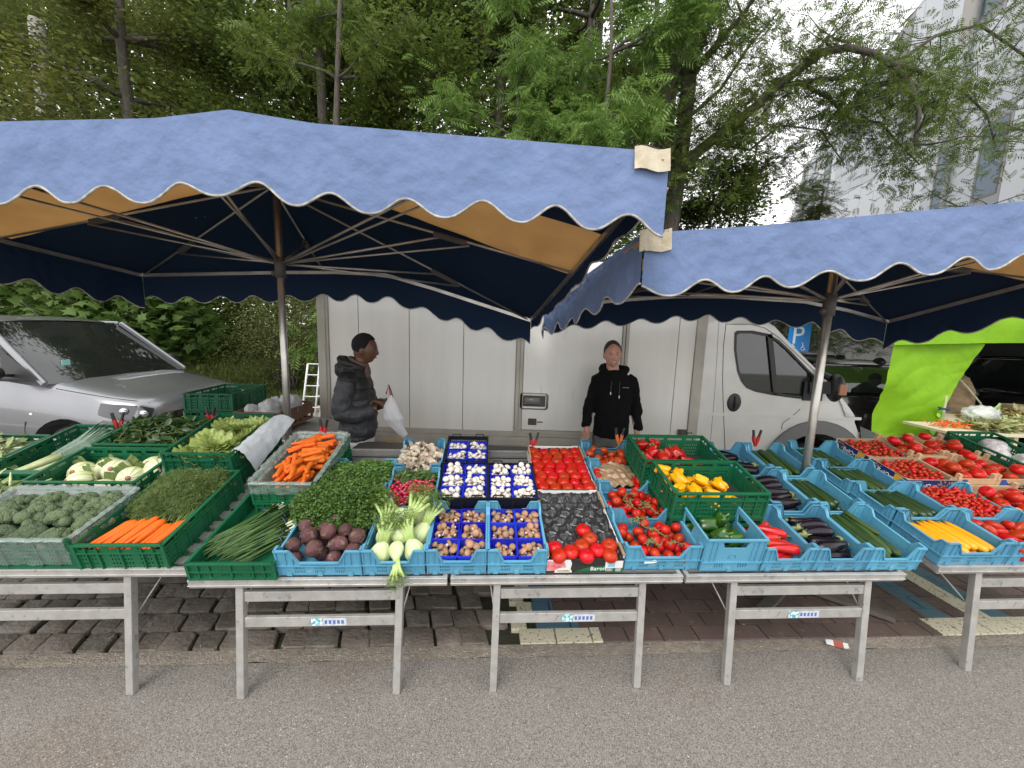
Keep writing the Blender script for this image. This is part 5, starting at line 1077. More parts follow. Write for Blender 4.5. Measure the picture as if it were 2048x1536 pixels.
fill(X, heap(.36, .26, .0125, 240, z0=.075, mound=.05), P_CP, 'tiny plum tomato in the blue crate', 'tiny plum tomatoes', 'tomato', 3, .9, 1.2)
# --- printed boxes and wooden trays on the right
for (v, lab, gl) in [(.61, 'front navy printed box of cherry tomatoes on the vine', 'front box'), (.90, 'rear navy printed box of cherry tomatoes on the vine', 'rear box')]:
    X, o = crate('carton', 2.725, v, .36, .285, .085, lab, wz=.075)
    m = MB(); m.box(-.0015, -.0005, .002, .283, .002, .083, 0); m.box(-.003, -.0016, .03, .085, .02, .08, 2); m.box(.002, .358, -.0015, -.0005, .002, .083, 0); m.box(.02, .10, -.003, -.0016, .01, .075, 2); m.box(-.0035, -.0016, .27, .284, .03, .083, 3); m.build('printed_side', [NAVY, WH, YEL, CARW], o)
    k = MB()
    for _ in range(30): y = U(.19, .265); z = U(.015, .075); k.ball((.001, .006, .005), 6, 4, X=Tr((-.002, y, z)))
    for _ in range(30): y = U(.23, .33); z = U(.02, .075); k.ball((.006, .001, .005), 6, 4, X=Tr((y, -.002, z)))
    k.build('printed_pattern', mat('print_gold', (.45, .27, .10), c2=(.2, .1, .03), ns=60), o)
    text('BelOrta', .052, Matrix.Translation((-.0022, .135, .022)) @ Matrix.Rotation(-pi/2, 4, 'Z') @ RX, WH, o, sx=.85); text('BelOrta', .05, Tr((.165, -.0022, .02)) @ RX, WH, o, sx=.8)
    base(X, .36, .285, .045, mat('vine_mess', (.10, .07, .03), rough=.9, c2=(.2, .05, .02), ns=60, nw=.3), 'vine_bed', 'tangled dry tomato vines in the '+gl, 'vines', .012)
    fill(X, heap(.35, .275, .0145, 105, z0=.045, mound=.05), P_CH, 'cherry tomato on the vine in the '+gl, 'cherry tomatoes in the '+gl, 'tomato', 1.5, .8, 1.1); 
    A = []; m = MB()
    for _ in range(120):
        a = Vector((U(.02, .34), U(.02, .27), U(.072, .085))); d = Vector((U(-1, 1), U(-1, 1), U(-.2, .5))).normalized()*.016; m.tube([a, a+d*.5, a+d], [.001, .0015, .0005], 4)
    m.build('vine_stalks', mat('vine_dry', (.12, .14, .045), rough=.8), label='thin green stalks over the cherry tomatoes in the '+gl, kind='stuff').matrix_world = X
    crate('blue', 2.735, v+.0, .36, .275, .07, 'low blue crate under the '+gl+' of cherry tomatoes', n=.02)
TRX = [(3.11, .625, .085, 'left wooden tray of beef tomatoes in the front pair'), (3.40, .625, .085, 'right wooden tray of beef tomatoes in the front pair'), (3.09, .935, .085, 'left wooden tray of beef tomatoes in the rear pair'), (3.38, .935, .085, 'right wooden tray of beef tomatoes in the rear pair'), (3.15, .32, .04, 'single wooden tray of beef tomatoes nearest the right edge')]
for (u, v, wz, lab) in TRX:
    W = .285 if wz > .05 else .38; X, o = crate('tray', u, v, W, .29, .085, lab, wz=wz)
    base(X, W, .29, .02, CARD, 'tray_paper', 'brown paper under the tomatoes of the '+lab[:lab.index(' of beef')]+' '+lab.split('tomatoes ')[1], 'paper')
    fill(X, heap(W-.01, .28, .042, 8 if W < .3 else 11, z0=.016, mound=.1), P_TOM, 'dark red beef tomato in the '+lab[:lab.index(' of beef')]+' '+lab.split('tomatoes ')[1], 'beef tomatoes in wooden trays', 'tomato', .6, .9, 1.08)
    if v == .625 and W < .3:
        k = MB(); k.add([(.03, -.0048, .015), (.12, -.0048, .03), (.085, -.0048, .05), (.06, -.0048, .075), (.03, -.0048, .075)], [(0, 1, 2, 3, 4)]); k.build('printed_leaf', mat('print_blue', (.03, .08, .3)), o)
        text('EXOTIC VEGA' if 'left' in lab else 'Organic Veg', .02, Tr((.19, -.005, .02)) @ RX, NAVY, o, sx=.8)
    if wz > .05: crate('tray', u, v+.002, W, .286, .05, 'empty wooden tray under the '+lab[:lab.index(' of beef')]+' '+lab.split('tomatoes ')[1], wz=.005)
XG, o = crate('green', 3.69, .40, .40, .80, .17, 'long dark green crate of bagged radicchio at the right edge', wz=.06)
BAG = mat('clear_bag', (.75, .78, .78), rough=.12, c2=(.9, .92, .92), ns=9, alpha=.42, spec=.8, bump=.5, bs=30)
RCH = mat('radicchio', (.28, .06, .09), rough=.6, c2=(.62, .55, .5), ns=20, nw=.3)
for i, (x, y) in enumerate([(.12, .13), (.27, .22), (.13, .34), (.28, .45), (.13, .56), (.27, .67)]):
    b = MB(); b.ball((.075, .065, .05), 16, 10, fn=lambda q, t: q*(1+.12*noise.noise(q*2+Vector((i, 0, 0))))); o = b.build('radicchio_bag', RCH, smooth=True, label='wrapped head of dark red radicchio in the long green crate', cat='salad', group='bagged radicchio'); o.matrix_world = XG @ Tr((x, y, .10))
    c = MB(); c.ball((.09, .08, .06), 30, 18, fn=lambda q, t: q*(1+.22*noise.noise(q*3.4+Vector((i*3, 1, 0))))); c.build('plastic_wrap', BAG, o, smooth=True)
crate('green', 3.69, .40, .40, .80, .055, 'shallow green crate under the long crate of radicchio')
X, _ = crate('blue', 3.16, .05, .38, .275, .12, 'blue crate of tomatoes cut off by the right edge of the picture'); fill(X, heap(.37, .26, .032, 22, mound=.1), P_VINE, 'tomato in the blue crate cut off by the right edge', 'tomatoes at the right edge', 'tomato', 1)
# ================================================================ green crates on the left
G1, o = crate('green', -2.60, .045, .60, .375, .165, 'green crate of broccoli wrapped in clear plastic', dw=.027)
BRO = mat('broccoli', (.10, .15, .075), rough=.8, c2=(.14, .19, .09), ns=9, nw=.5, c3=(.26, .30, .08), s3=7, t3=.63, bump=1, bs=130, rnd=.15); BRS = mat('broccoli_stalk', (.30, .38, .13), rough=.5)
def broc():
    b = MB()
    for k in range(46):
        a = U(0, 2*pi); e = math.acos(U(.05, 1)); d = Vector((sin(e)*cos(a), sin(e)*sin(a), cos(e)*.72)); b.ball(float(U(.017, .026)), 9, 7, X=Tr(d*.062))
    b.ball((.058, .058, .042), 12, 8); s = MB(); s.tube([(0, 0, .02), (0, 0, -.02), (.006, 0, -.09)], [.03, .02, .019], 10)
    return proto(pr(b, 'broccoli', BRO), pr(s, 'stalk', BRS))
PB = [broc(), broc()]
LL = [(.08, .08, .09), (.21, .07, .09), (.34, .08, .10), (.47, .07, .09), (.55, .16, .10), (.14, .19, .12), (.28, .19, .13), (.42, .19, .12), (.08, .3, .10), (.22, .31, .11), (.36, .31, .11), (.50, .3, .11)]
for (x, y, z), wh in zip(LL, ordl(LL, 3)):
    dup(random.choice(PB), G1 @ Tr((x, y, z)) @ rrot(.5) @ Matrix.Scale(U(.95, 1.1), 4), 'broccoli head in the wrapped crate, '+wh, 'broccoli heads', 'broccoli')
FILM = mat('plastic_film', (.7, .74, .74), rough=.1, alpha=.14, spec=.8, bump=.3, bs=12); FILM2 = mat('plastic_film_fold', (.75, .78, .78), rough=.12, alpha=.22, spec=.9, bump=.5, bs=9)
def wrap(X, W, D, H, label, drop=.12, seed=0):
    """clear film folded over the rim and hanging down outside"""
    root = empty('plastic_sheet', X, label=label, cat='plastic sheet'); P = [(0, 0), (W, 0), (W, D), (0, D), (0, 0)]; m = MB(); f = MB(); per = 0
    for (a, b) in zip(P, P[1:]):
        a, b = Vector((*a, 0)), Vector((*b, 0)); n = (b-a).cross(Vector((0, 0, 1))).normalized(); L = (b-a).length
        def g(u, v, a=a, b=b, n=n, L=L, lo=0):
            p = a.lerp(b, u); k = noise.noise(Vector((p.x*22+seed, p.y*22, v*3))); k2 = noise.noise(Vector((p.x*60+seed, p.y*60, v*7)))
            return p+n*(.016+.012*k+.006*k2)*(1 if v > .25 else 1)+Vector((0, 0, H+.012*k2+.01-v*drop))
        m.grid(g, int(L*70), 8)
        def g2(u, v, a=a, b=b, n=n):
            p = a.lerp(b, u); k = noise.noise(Vector((p.x*40+seed, p.y*40, v*2))); k2 = noise.noise(Vector((p.x*95, p.y*95+seed, 4)))
            return p+n*(.022-.045*v+.012*k)+Vector((0, 0, H+.008+.012*sin(pi*v)+.005*k2+.006*k-.03*v*v))
        f.grid(g2, int(L*110), 5)
        m.grid(lambda u, v, a=a, b=b, n=n: a.lerp(b, u)-n*(.012+.05*v+.008*noise.noise(Vector((u*30, v*4, seed))))+Vector((0, 0, H-.004-.07*v+.008*noise.noise(Vector((u*20, v*4, seed+3))))), int(L*60), 5)
    m.build('film', FILM, root, smooth=True); f.build('folded_rim', FILM2, root, smooth=True); return root
wrap(G1, .60, .375, .165, 'clear plastic sheet folded over the broccoli crate', .14, 3)
G2, o = crate('green', -2.65, .485, .58, .365, .165, 'green crate of pale striped endive heads', wz=.0, dw=.027)
END = mat('endive', (.74, .74, .52), rough=.45, c2=(.40, .50, .16), ns=1, nw=.3)
nt = END.node_tree; b_ = nt.nodes['Principled BSDF']
def endive():
    b = MB(); n = 60
    b.ball((.07, .07, .068), n, 16, fn=lambda q, t: q*(1+.035*abs(cos(5.5*t))-.01))
    for k, f_ in enumerate(b.f): pass
    v0 = len(b.f); b.m = [1 if ((i % n)*5.5*2/n+.35) % 1 < .22 else 0 for i in range(v0)]
    s = MB(); s.tube([(0, 0, .055), (0, 0, .072)], [.016, .013], 10); l = MB()
    for k in range(4):
        a = k*1.6+.5; l.grid(lambda u, v: (cos(a)*(.05+.06*v)+(-sin(a))*(u-.5)*.06, sin(a)*(.05+.06*v)+cos(a)*(u-.5)*.06, -.03+.03*v+.012*sin(u*9)*v), 6, 5)
    return proto(pr(b, 'endive_head', [mat('endive_rib', (.74, .74, .52), rough=.4, c2=(.66, .70, .42), ns=20), mat('endive_leaf', (.42, .52, .16), rough=.45, c2=(.52, .6, .25), ns=20)]), pr(s, 'cut_stem', mat('endive_stem', (.42, .17, .10), rough=.7, c2=(.25, .1, .05), ns=60)), pr(l, 'outer_leaf', mat('salad_green', (.12, .17, .05), rough=.5, c2=(.2, .26, .08), ns=30, tl=.2)))
PE = [endive()]
base(G2, .58, .365, .03, mat('dark_liner', (.02, .03, .025)), 'crate_liner', 'dark liner under the endive heads', 'liner')
LL = [(.20, .09, .09, .9, -.6), (.31, .2, .10, .8, .3), (.34, .055, .06, .9, .2), (.44, .14, .09, 1.0, .5), (.53, .22, .10, .9, .9), (.09, .22, .07, .9, 0), (.2, .27, .07, .5, 0), (.45, .29, .07, .6, 0)]
for (x, y, z, a, b), wh in zip(LL, ordl(LL, 3)):
    dup(PE[0], G2 @ Tr((x, y, z)) @ Matrix.Rotation(b, 4, 'Z') @ Matrix.Rotation(a, 4, 'X') @ Matrix.Rotation(U(0, 1), 4, 'Z') @ Matrix.Scale(1.0, 4), 'pale striped endive head, '+wh, 'endive heads', 'salad')
G3, o = crate('green', -1.985, .04, .385, .60, .165, 'green crate of bunched carrots with their feathery tops')
base(G3, .385, .6, .05, mat('dark_liner', (.02, .03, .025)), 'crate_liner', 'dark liner under the bunched carrots', 'liner')
for k in range(30):
    L = k//11; i = k % 11
    dup(random.choice(P_CAR), G3 @ Tr((.052+i*.0245+(.012 if L % 2 else 0), .115+U(-.01, .012)-L*.004, .085+L*.021)) @ Matrix.Rotation(pi/2-.42+(i-5)*.02+U(-.1, .1), 4, 'Z') @ Matrix.Rotation(-.12, 4, 'Y') @ Matrix.Scale(U(.95, 1.15), 4), 'bright orange bunched carrot at the front of its crate', 'bunched carrots', 'carrot')
FTH = mat('carrot_top', (.085, .14, .03), rough=.6, c2=(.15, .21, .055), ns=12, isl=.35, tl=.25)
FERN = np.array([(0, .01, 0), (1, .01, .1), (1, -.01, .1), (0, -.01, 0), (.3, 0, 0), (.5, .28, .05), (.55, .22, .05), (.35, 0, 0), (.3, 0, 0), (.5, -.28, .05), (.55, -.22, .05), (.35, 0, 0), (.65, 0, .06), (.8, .2, .1), (.85, .16, .1), (.7, 0, .06), (.65, 0, .06), (.8, -.2, .1), (.85, -.16, .1), (.7, 0, .06)]), np.array([(0, 1, 2, 3), (4, 5, 6, 7), (8, 9, 10, 11), (12, 13, 14, 15), (16, 17, 18, 19)])
blob_leaves(G3, [(.12, .33, .13, .11, .12, .07), (.26, .34, .13, .11, .12, .07), (.12, .47, .14, .11, .13, .07), (.27, .47, .14, .11, .13, .07), (.19, .4, .16, .12, .15, .06)], 9000, .035, FTH, 'carrot_tops', 'feathery green tops of the bunched carrots', 'leaves', FERN, kind='stuff', shell=(.7, 1.05))
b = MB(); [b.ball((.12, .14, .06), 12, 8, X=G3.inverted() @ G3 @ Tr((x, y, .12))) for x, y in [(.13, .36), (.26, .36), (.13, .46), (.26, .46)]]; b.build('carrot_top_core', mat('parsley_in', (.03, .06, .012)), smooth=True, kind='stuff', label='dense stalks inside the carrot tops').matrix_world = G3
m = MB()
for _ in range(70): x = U(.06, .33); a = Vector((x, .195+U(0, .02), .10+U(0, .03))); m.tube([a, a+Vector((U(-.01, .03), .05, .025)), a+Vector((U(-.02, .05), .1, .035))], [.003, .0025, .0015], 4)
m.build('carrot_stalks', STEMG, label='green stalks between the carrots and their feathery tops', kind='stuff').matrix_world = G3
# lettuce crate stands on another one
crate('green', -2.035, .68, .385, .54, .125, 'lower green crate under the lettuce'); G4, o = crate('green', -2.035, .665, .385, .54, .17, 'green crate of butterhead lettuce with white paper lining', wz=.045 if 0 else .10)
LET = mat('lettuce', (.34, .45, .11), rough=.4, c2=(.48, .56, .20), ns=14, nw=.6, isl=.12, tl=.3)
def lettuce():
    b = MB()
    for k in range(26):
        ly = k/26; a = k*2.4; R_ = .035+.075*ly; tilt = .35+1.0*ly; w_ = .055+.02*ly
        b.grid(lambda u, v: (lambda cx, h: (cos(a)*cx-sin(a)*(u-.5)*2*w_*(.35+v*.8)*(1-.3*v*v), sin(a)*cx+cos(a)*(u-.5)*2*w_*(.35+v*.8)*(1-.3*v*v), h+.010*sin(u*14+k)*v+.012*(1-(2*u-1)**2)*-1))(R_*.3+R_*v*sin(tilt)*1.1, .02+R_*v*cos(tilt)*1.0), 9, 6)
    return proto(pr(b, 'lettuce', LET))
PL = [lettuce(), lettuce()]
base(G4, .385, .54, .05, mat('paper_white', (.62, .66, .68), rough=.8), 'paper_sheet', 'white paper sheet under the lettuce', 'paper')
LL = [(.11, .08, .07), (.27, .09, .07), (.13, .24, .08), (.28, .26, .09), (.14, .42, .09), (.27, .43, .10), (.2, .34, .14), (.2, .17, .11)]
for (x, y, z), wh in zip(LL, ordl(LL, 4)): dup(random.choice(PL), G4 @ Tr((x, y, z)) @ rrot(.45) @ Matrix.Scale(U(.85, 1.0), 4), 'pale green butterhead lettuce, '+wh, 'lettuces', 'lettuce')
PAP = mat('liner_paper', (.50, .55, .58), rough=.7, c2=(.58, .62, .65), ns=7, bump=.5, bs=14, tl=.15)
m = MB(); m.grid(lambda u, v: (.385+.10*v+.05*v*u, .02+.46*u+.03*v, .17+.03*sin(pi*v)-.13*v*v*(1.2-u)+.012*noise.noise(Vector((u*9, v*9, 0)))), 30, 14); m.build('liner_paper', PAP, smooth=True, label='white paper hanging out of the lettuce crate', cat='paper').matrix_world = G4
m = MB(); m.grid(lambda u, v: (-.002-.025*v, .02+.5*u, .172+.012*sin(u*18)*v-.03*v), 30, 4); m.build('liner_paper', PAP, smooth=True, label='strip of white paper folded over the left rim of the lettuce crate', cat='paper').matrix_world = G4
crate('green', -2.63, .885, .56, .35, .08, 'low green crate under the spinach'); G5, o = crate('green', -2.63, .88, .56, .355, .17, 'green crate of dark spinach leaves', wz=.03)
SPI = mat('spinach', (.03, .07, .018), rough=.35, c2=(.06, .12, .035), ns=14, isl=.35, tl=.15)
SPL = np.array([(0, 0, 0), (.25, .22, .08), (.6, .26, .05), (1, 0, -.05), (.6, -.26, .05), (.25, -.22, .08)]), LEAF6[1]
def bunches(X, spots, n, size, m, name, label, cat, group, rad, tmpl=SPL, stalk=None, H=.04, sl=.1, lab2=None):
    for (x, y, z) in spots:
        nst = 14 if sl < .12 else 6
        root = empty(name, X @ Tr((x, y, z)), label=label, cat=cat, group=group)
        d = RNG.normal(0, 1, (n, 3))*np.array([rad, rad*.8, H])*.6; V, F = leafmass(d, RNG.uniform(.7, 1.3, n)*size, *tmpl, rotm(n, droop=.1)); link('leaves', npmesh('leaves', V, F, m), root)
        s = MB()
        for _ in range(nst):
            a = Vector((U(-rad, rad)*.7, U(-rad, rad)*.7, U(-H, H)*.6)); dd = Vector((U(-1, 1), U(-1, 1), U(-.2, .5))).normalized()*sl; s.tube([a, a+dd*.5+Vector((0, 0, .006)), a+dd], [.004, .0035, .002] if sl < .12 else [.008, .007, .004], 5)
        s.build('stalks', stalk or STEMG, root, smooth=True)
base(G5, .56, .355, .07, SPI, 'spinach_bed', 'bed of spinach leaves', 'leaves', .02)
bunches(G5, [(.1+.09*i+U(-.02, .02), .07+.07*j+(.03 if i % 2 else 0), .13+.01*j) for i in range(5) for j in range(4)], 34, .06, SPI, 'spinach_bunch', 'bunch of dark spinach leaves in the green crate', 'spinach', 'spinach bunches', .055, sl=.08)
# leeks
G6, o = crate('green', -3.03, .62, .385, .58, .165, 'green crate holding a few leeks'); LKW = mat('leek_white', (.62, .66, .42), rough=.4, c2=(.48, .58, .24), ns=5, ani=(4, 4, 1)); LKG = mat('leek_leaf', (.10, .18, .12), rough=.45, c2=(.20, .28, .20), ns=8, ani=(6, 6, 1))
def leek():
    b = MB(); b.tube([(-.26, 0, 0), (-.24, 0, 0), (-.1, 0, 0), (.02, 0, .004)], [.012, .017, .016, .018], 12); l = MB()
    for k in range(6):
        s = (k-2.5)*.012; l.add([(.0, s*.3-.012, .004+.003*k), (.0, s*.3+.012, .004+.003*k), (.14, s+.016, .022+.004*k), (.14, s-.016, .014+.004*k), (.26+U(0, .06), s*2+.004, .03+.012*k), (.26, s*2-.008, .026+.012*k)], [(0, 1, 2, 3), (3, 2, 4, 5)])
    return proto(pr(b, 'leek', LKW), pr(l, 'leek_leaves', LKG))
PK = [leek(), leek()]
for (x, y, z, a) in [(.12, .27, .09, .95), (.17, .25, .10, .85), (.25, .33, .08, .8), (.3, .36, .07, .75), (.34, .30, .06, .78), (.22, .38, .06, .9)]: dup(random.choice(PK), G6 @ Tr((x, y, z)) @ Matrix.Rotation(a+.1, 4, 'Z') @ Matrix.Rotation(-.1, 4, 'Y'), 'leek with white shaft and green blades', 'leeks', 'leek')
# celery and chard
G7, o = crate('green', -3.66, .66, .60, .385, .165, 'green crate of pale leafy chard at the far left'); G8, o = crate('green', -3.28, .10, .60, .50, .165, 'green crate of celery at the left edge')
CEL = mat('celery_leaf', (.15, .23, .06), rough=.5, c2=(.30, .37, .14), ns=14, isl=.25, tl=.25); CST = mat('celery_stalk', (.45, .55, .24), rough=.4, c2=(.6, .66, .4), ns=10)
bunches(G8, [(.12+.15*i, .12+.12*j, .13) for i in range(4) for j in range(3)], 110, .05, CEL, 'celery_bunch', 'leafy celery bunch in the crate at the left edge', 'celery', 'celery bunches', .07, tmpl=MAPLE, stalk=CST, sl=.13, H=.05)
bunches(G7, [(.12+.12*i, .12+.14*j, .13) for i in range(4) for j in range(2)], 90, .075, mat('chard_leaf', (.20, .28, .09), rough=.5, c2=(.36, .42, .2), ns=14, isl=.2, tl=.2), 'chard_bunch', 'pale leafy chard bunch in the far left crate', 'chard', 'chard bunches', .08, stalk=mat('chard_stalk', (.72, .74, .6), rough=.4), sl=.15, H=.05)
# spring onions
G9, o = crate('green', -1.475, -.008, .385, .515, .10, 'low green crate of spring onions in bundles')
SOG = mat('onion_green', (.075, .15, .03), rough=.4, c2=(.05, .11, .03), ns=8, isl=.3); SOW = mat('onion_white', (.76, .76, .60), rough=.4, c2=(.6, .66, .4), ns=8)
def onions(n, L):
    g = MB(); w_ = MB(); r = MB()
    for k in range(n):
        y = U(-.035, .035); z = U(-.016, .018); x0 = U(-.02, .02); sp = U(-.035, .035)
        w_.tube([(x0, y, z), (x0+.012, y, z), (x0+.06, y*.9, z)], [.006, .0065, .0035], 6)
        for q in range(2): g.tube([(x0+.06, y*.9, z), (x0+L*.3, y*.6+sp*.15, z+.004), (x0+L*.65, y*.9+sp*.6, z+.004), (x0+L*U(.85, 1.05), y+sp*1.3, z+U(-.01, .02))], [.0034, .0036, .0032, .001], 5)
    bnd = MB(); bnd.tube([(L*.3, .035*cos(a), .02*sin(a)) for a in np.linspace(0, 2*pi, 14)], .0014, 5)
    return w_, g, bnd
for i, (x, y, z, a, L) in enumerate([(.34, .46, .05, 4.05, .42), (.30, .47, .07, 4.15, .44), (.25, .47, .06, 4.2, .43), (.36, .40, .08, 4.0, .40), (.37, .33, .06, 3.95, .36), (.22, .48, .085, 4.22, .42), (.33, .44, .095, 4.1, .40), (.38, .27, .05, 3.9, .32)]):
    w_, g, bnd = onions(22, L); root = empty('spring_onion_bunch', G9 @ Tr((x, y, z)) @ Matrix.Rotation(a, 4, 'Z'), label='tied bundle of spring onions, '+['second from the right at the back', 'third from the right', 'fourth from the right', 'upper right', 'right hand side', 'leftmost', 'topmost', 'nearest the right rim'][i], cat='spring onions', group='spring onion bundles')
    w_.build('bulbs', SOW, root, smooth=True); g.build('leaves', SOG, root, smooth=True); bnd.build('rubber_band', mat('band', (.1, .12, .3)), root, smooth=True)
# bagged carrots
crate('green', -1.40, .43, .34, .56, .115, 'lower green crate under the loose carrots'); GA, o = crate('green', -1.405, .425, .335, .575, .14, 'upper green crate of loose carrots lined with clear plastic', wz=.075 if 0 else .09)
wrap(GA, .335, .575, .14, 'clear plastic lining folded over the loose carrots crate', .07, 9)
base(GA, .335, .575, .04, mat('carrot_under', (.3, .07, .01)), 'carrot_bed', 'sheet of plastic under the loose carrots', 'plastic sheet')
cars = []
for k in range(95):
    cars.append(0); y = .095+(k % 19)*.0235; L = k//19
    dup(random.choice(P_CARF), GA @ Tr((U(.08, .255), y, .055+L*.021+U(0, .008))) @ Matrix.Rotation((pi/2 if y < .25 else 0)+U(-.55, .55)+(.5 if y >= .25 else 0), 4, 'Z') @ Matrix.Rotation(U(-.15, .15), 4, 'Y') @ Matrix.Scale(U(.85, 1.1), 4), 'loose orange carrot in the plastic lined crate', 'loose carrots', 'carrot')
# spring clamps
CLR_ = mat('clamp_red', (.42, .02, .02), rough=.4)
def clamp(pt, up=(0, 0, 1), a=0, s=1.0, lab='', two=True, m2=None):
    root = empty('spring_clamp', Matrix.Translation(pt) @ Matrix.Rotation(a, 4, 'Z') @ Matrix.Scale(s, 4), label=lab, cat='clamp', group='black and red spring clamps')
    j = MB()
    for sg in (-1, 1): j.plate([(sg*.004, -.03), (sg*.012, -.01), (sg*.022, .012), (sg*.03, .045), (sg*.014, .05), (sg*.003, .012)], [], .016, lambda x, z, c: (x, c-.008, z))
    j.build('jaws', m2 or CLR_, root, bev=.002); h = MB()
    for sg in (-1, 1): h.bar((sg*.02, 0, .04), (sg*(.036 if sg > 0 else .03), 0, .10), .018, .012)
    h.build('handles', BLK, root, bev=.003)
for (u, v, w_, lab) in [(-1.235, 1.01, .24, 'clamp on the rear rim of the loose carrots crate'), (-2.13, 1.235, .21, 'clamp behind the spinach crate'), (-2.75, 1.20, .17, 'clamp over the leeks'), (.245, 1.09, .12, 'clamp at the rear left corner of the tomato carton'), (.90, 1.11, .16, 'orange clamp on the rear crate of dull tomatoes'), (1.99, 1.115, .16, 'clamp on the rear crate of cucumbers')]:
    clamp((TF @ Vector((u, v, w_)))+Vector((0, 0, -.01)), a=U(-.5, .5), lab='black handled '+lab if 'orange' not in lab else 'black and '+lab, m2=mat('clamp_orange', (.6, .16, .03)) if 'orange' in lab else None)
# rear green crates and brown crate on a low platform
def flatcrate(px, py, Y, W, D, H, lab, yaw, z=None, kind='green'):
    p = at(px, py, Y); X = Matrix.Translation(p) @ Matrix.Rotation(yaw, 4, 'Z'); return crate(kind, 0, 0, W, D, H, lab, M=X)
p0 = at(374, 860, 3.45); SZ = p0.z
for k in range(2):
    X = Matrix.Translation((p0.x, p0.y, SZ+.015+k*.165)) @ Matrix.Rotation(.12, 4, 'Z'); crate('green', 0, 0, .40, .60, .16, ['lower empty green crate of the stack beside the silver van', 'upper empty green crate of the stack beside the silver van'][k], M=X)
p1 = at(470, 862, 3.35); X1 = Matrix.Translation((p1.x, p1.y, p1.z)) @ Matrix.Rotation(.02, 4, 'Z')
BRC = mat('crate_brown', (.20, .10, .06), rough=.7, c2=(.14, .07, .045), ns=8)
m = MB(); Wb, Db, Hb = .40, .58, .17
for y in (0, Db): m.plate(rect(0, Wb, 0, Hb), [rect(.02+i*.062, .02+i*.062+.05, Hb-.05, Hb-.015) for i in range(6)]+[rect(.02+i*.062, .02+i*.062+.05, .02, .08) for i in range(6)], .006, lambda a, b, c: (a, y+c-.003, b))
for x in (0, Wb): m.plate(rect(0, Db, 0, Hb), [rect(.03+i*.09, .03+i*.09+.07, .02, .06) for i in range(6)], .006, lambda a, b, c: (x+c-.003, a, b))
rim(m, [(0, 0, Hb), (Wb, 0, Hb), (Wb, Db, Hb), (0, Db, Hb)], True, .016, .01); m.box(0, Wb, 0, Db, .0, .006); o = m.build('plastic_crate', BRC, label='brown crate filled with thin white plastic bags behind the tent pole', cat='crate'); o.matrix_world = X1
WB = mat('white_bag', (.72, .72, .72), rough=.35, c2=(.6, .6, .62), ns=8, bump=.6, bs=22, tl=.3)
for i, (x, y, s) in enumerate([(.08, .12, .06), (.22, .16, .09), (.30, .32, .10), (.16, .36, .08), (.26, .47, .08)]):
    b = MB(); b.ball(s, 26, 16, fn=lambda q, t: q*(1+.38*noise.noise(q*2.7+Vector((i*5, 0, 0))))); b.build('plastic_bag', WB, smooth=True, label='crumpled thin white plastic bag in the brown crate', cat='bag', group='white bags in the brown crate').matrix_world = X1 @ Tr((x, y, Hb-.03+s*.3))
# trestle carrying them
rt = MB(); zb = min(p0.z, p1.z); rt.X = Matrix.Translation((-2.9, 3.4, 0)); rt.box(-.15, 1.25, -.02, .75, zb-.045, zb-.004)
for x in (-.1, 1.2):
    for y in (.02, .7): rt.box(x-.02, x+.02, y-.02, y+.02, 0, zb-.045)
rt.build('side_table', mat('table_grey', (.3, .29, .27), rough=.6, c2=(.24, .23, .2), ns=7), label='low grey table behind the stall with empty crates on it', cat='table')
# rear work table with dark mat
q0, q1 = at(700, 919, 2.82), at(800, 919, 2.82); zt = q0.z; m = MB(); m.box(q0.x-.12, .9, 2.82, 2.85, zt-.04, zt, 0); m.box(q0.x-.1, .9, 2.85, 3.3, zt-.03, zt-.004, 1)
for x in (q0.x-.08, .86):
    for y in (2.86, 3.26): m.box(x-.02, x+.02, y-.02, y+.02, 0, zt-.03, 0)
m.build('work_table', [ALU, mat('mat_dark', (.045, .045, .042), rough=.6, c2=(.07, .068, .06), ns=5)], label='narrow work table with a dark top behind the parsley', cat='table')
sc_ = at(1070, 908, 2.95); b = MB(); b.ball((.07, .05, .035), 20, 12, fn=lambda q, t: q*(1+.3*noise.noise(q*3))); b.build('plastic_bag', WB, smooth=True, label='small crumpled white bag on the work table left of the tomato carton', cat='bag').location = sc_
# white cage panels left of the truck
cg = empty('roll_cage', at(592, 808, 8.3) if 0 else Vector((-3.0, 5.2, 0)), label='white wire cage panels leaning by the rear corner of the truck', cat='cage'); WHM = mat('white_metal', (.75, .76, .76), rough=.35)
for i, (a, b, lean) in enumerate([(0, .30, .16), (.18, .46, .12), (.36, .62, .1)]):
    m = MB(); z1 = 1.18; m.tube([(a, .1*i, .0), (a+lean, .1*i+.05, z1)], .016, 8); m.tube([(b, .1*i, 0), (b+lean, .1*i+.05, z1)], .016, 8)
    for k in range(7): t = .1+k*.15; m.tube([(a+lean*t, .1*i+.05*t, z1*t), (b+lean*t, .1*i+.05*t, z1*t)], .009, 6)
    m.build('cage_panel', WHM, cg, smooth=True)
cg.location = Vector((at(596, 808, 6.2).x, 6.2, 0))
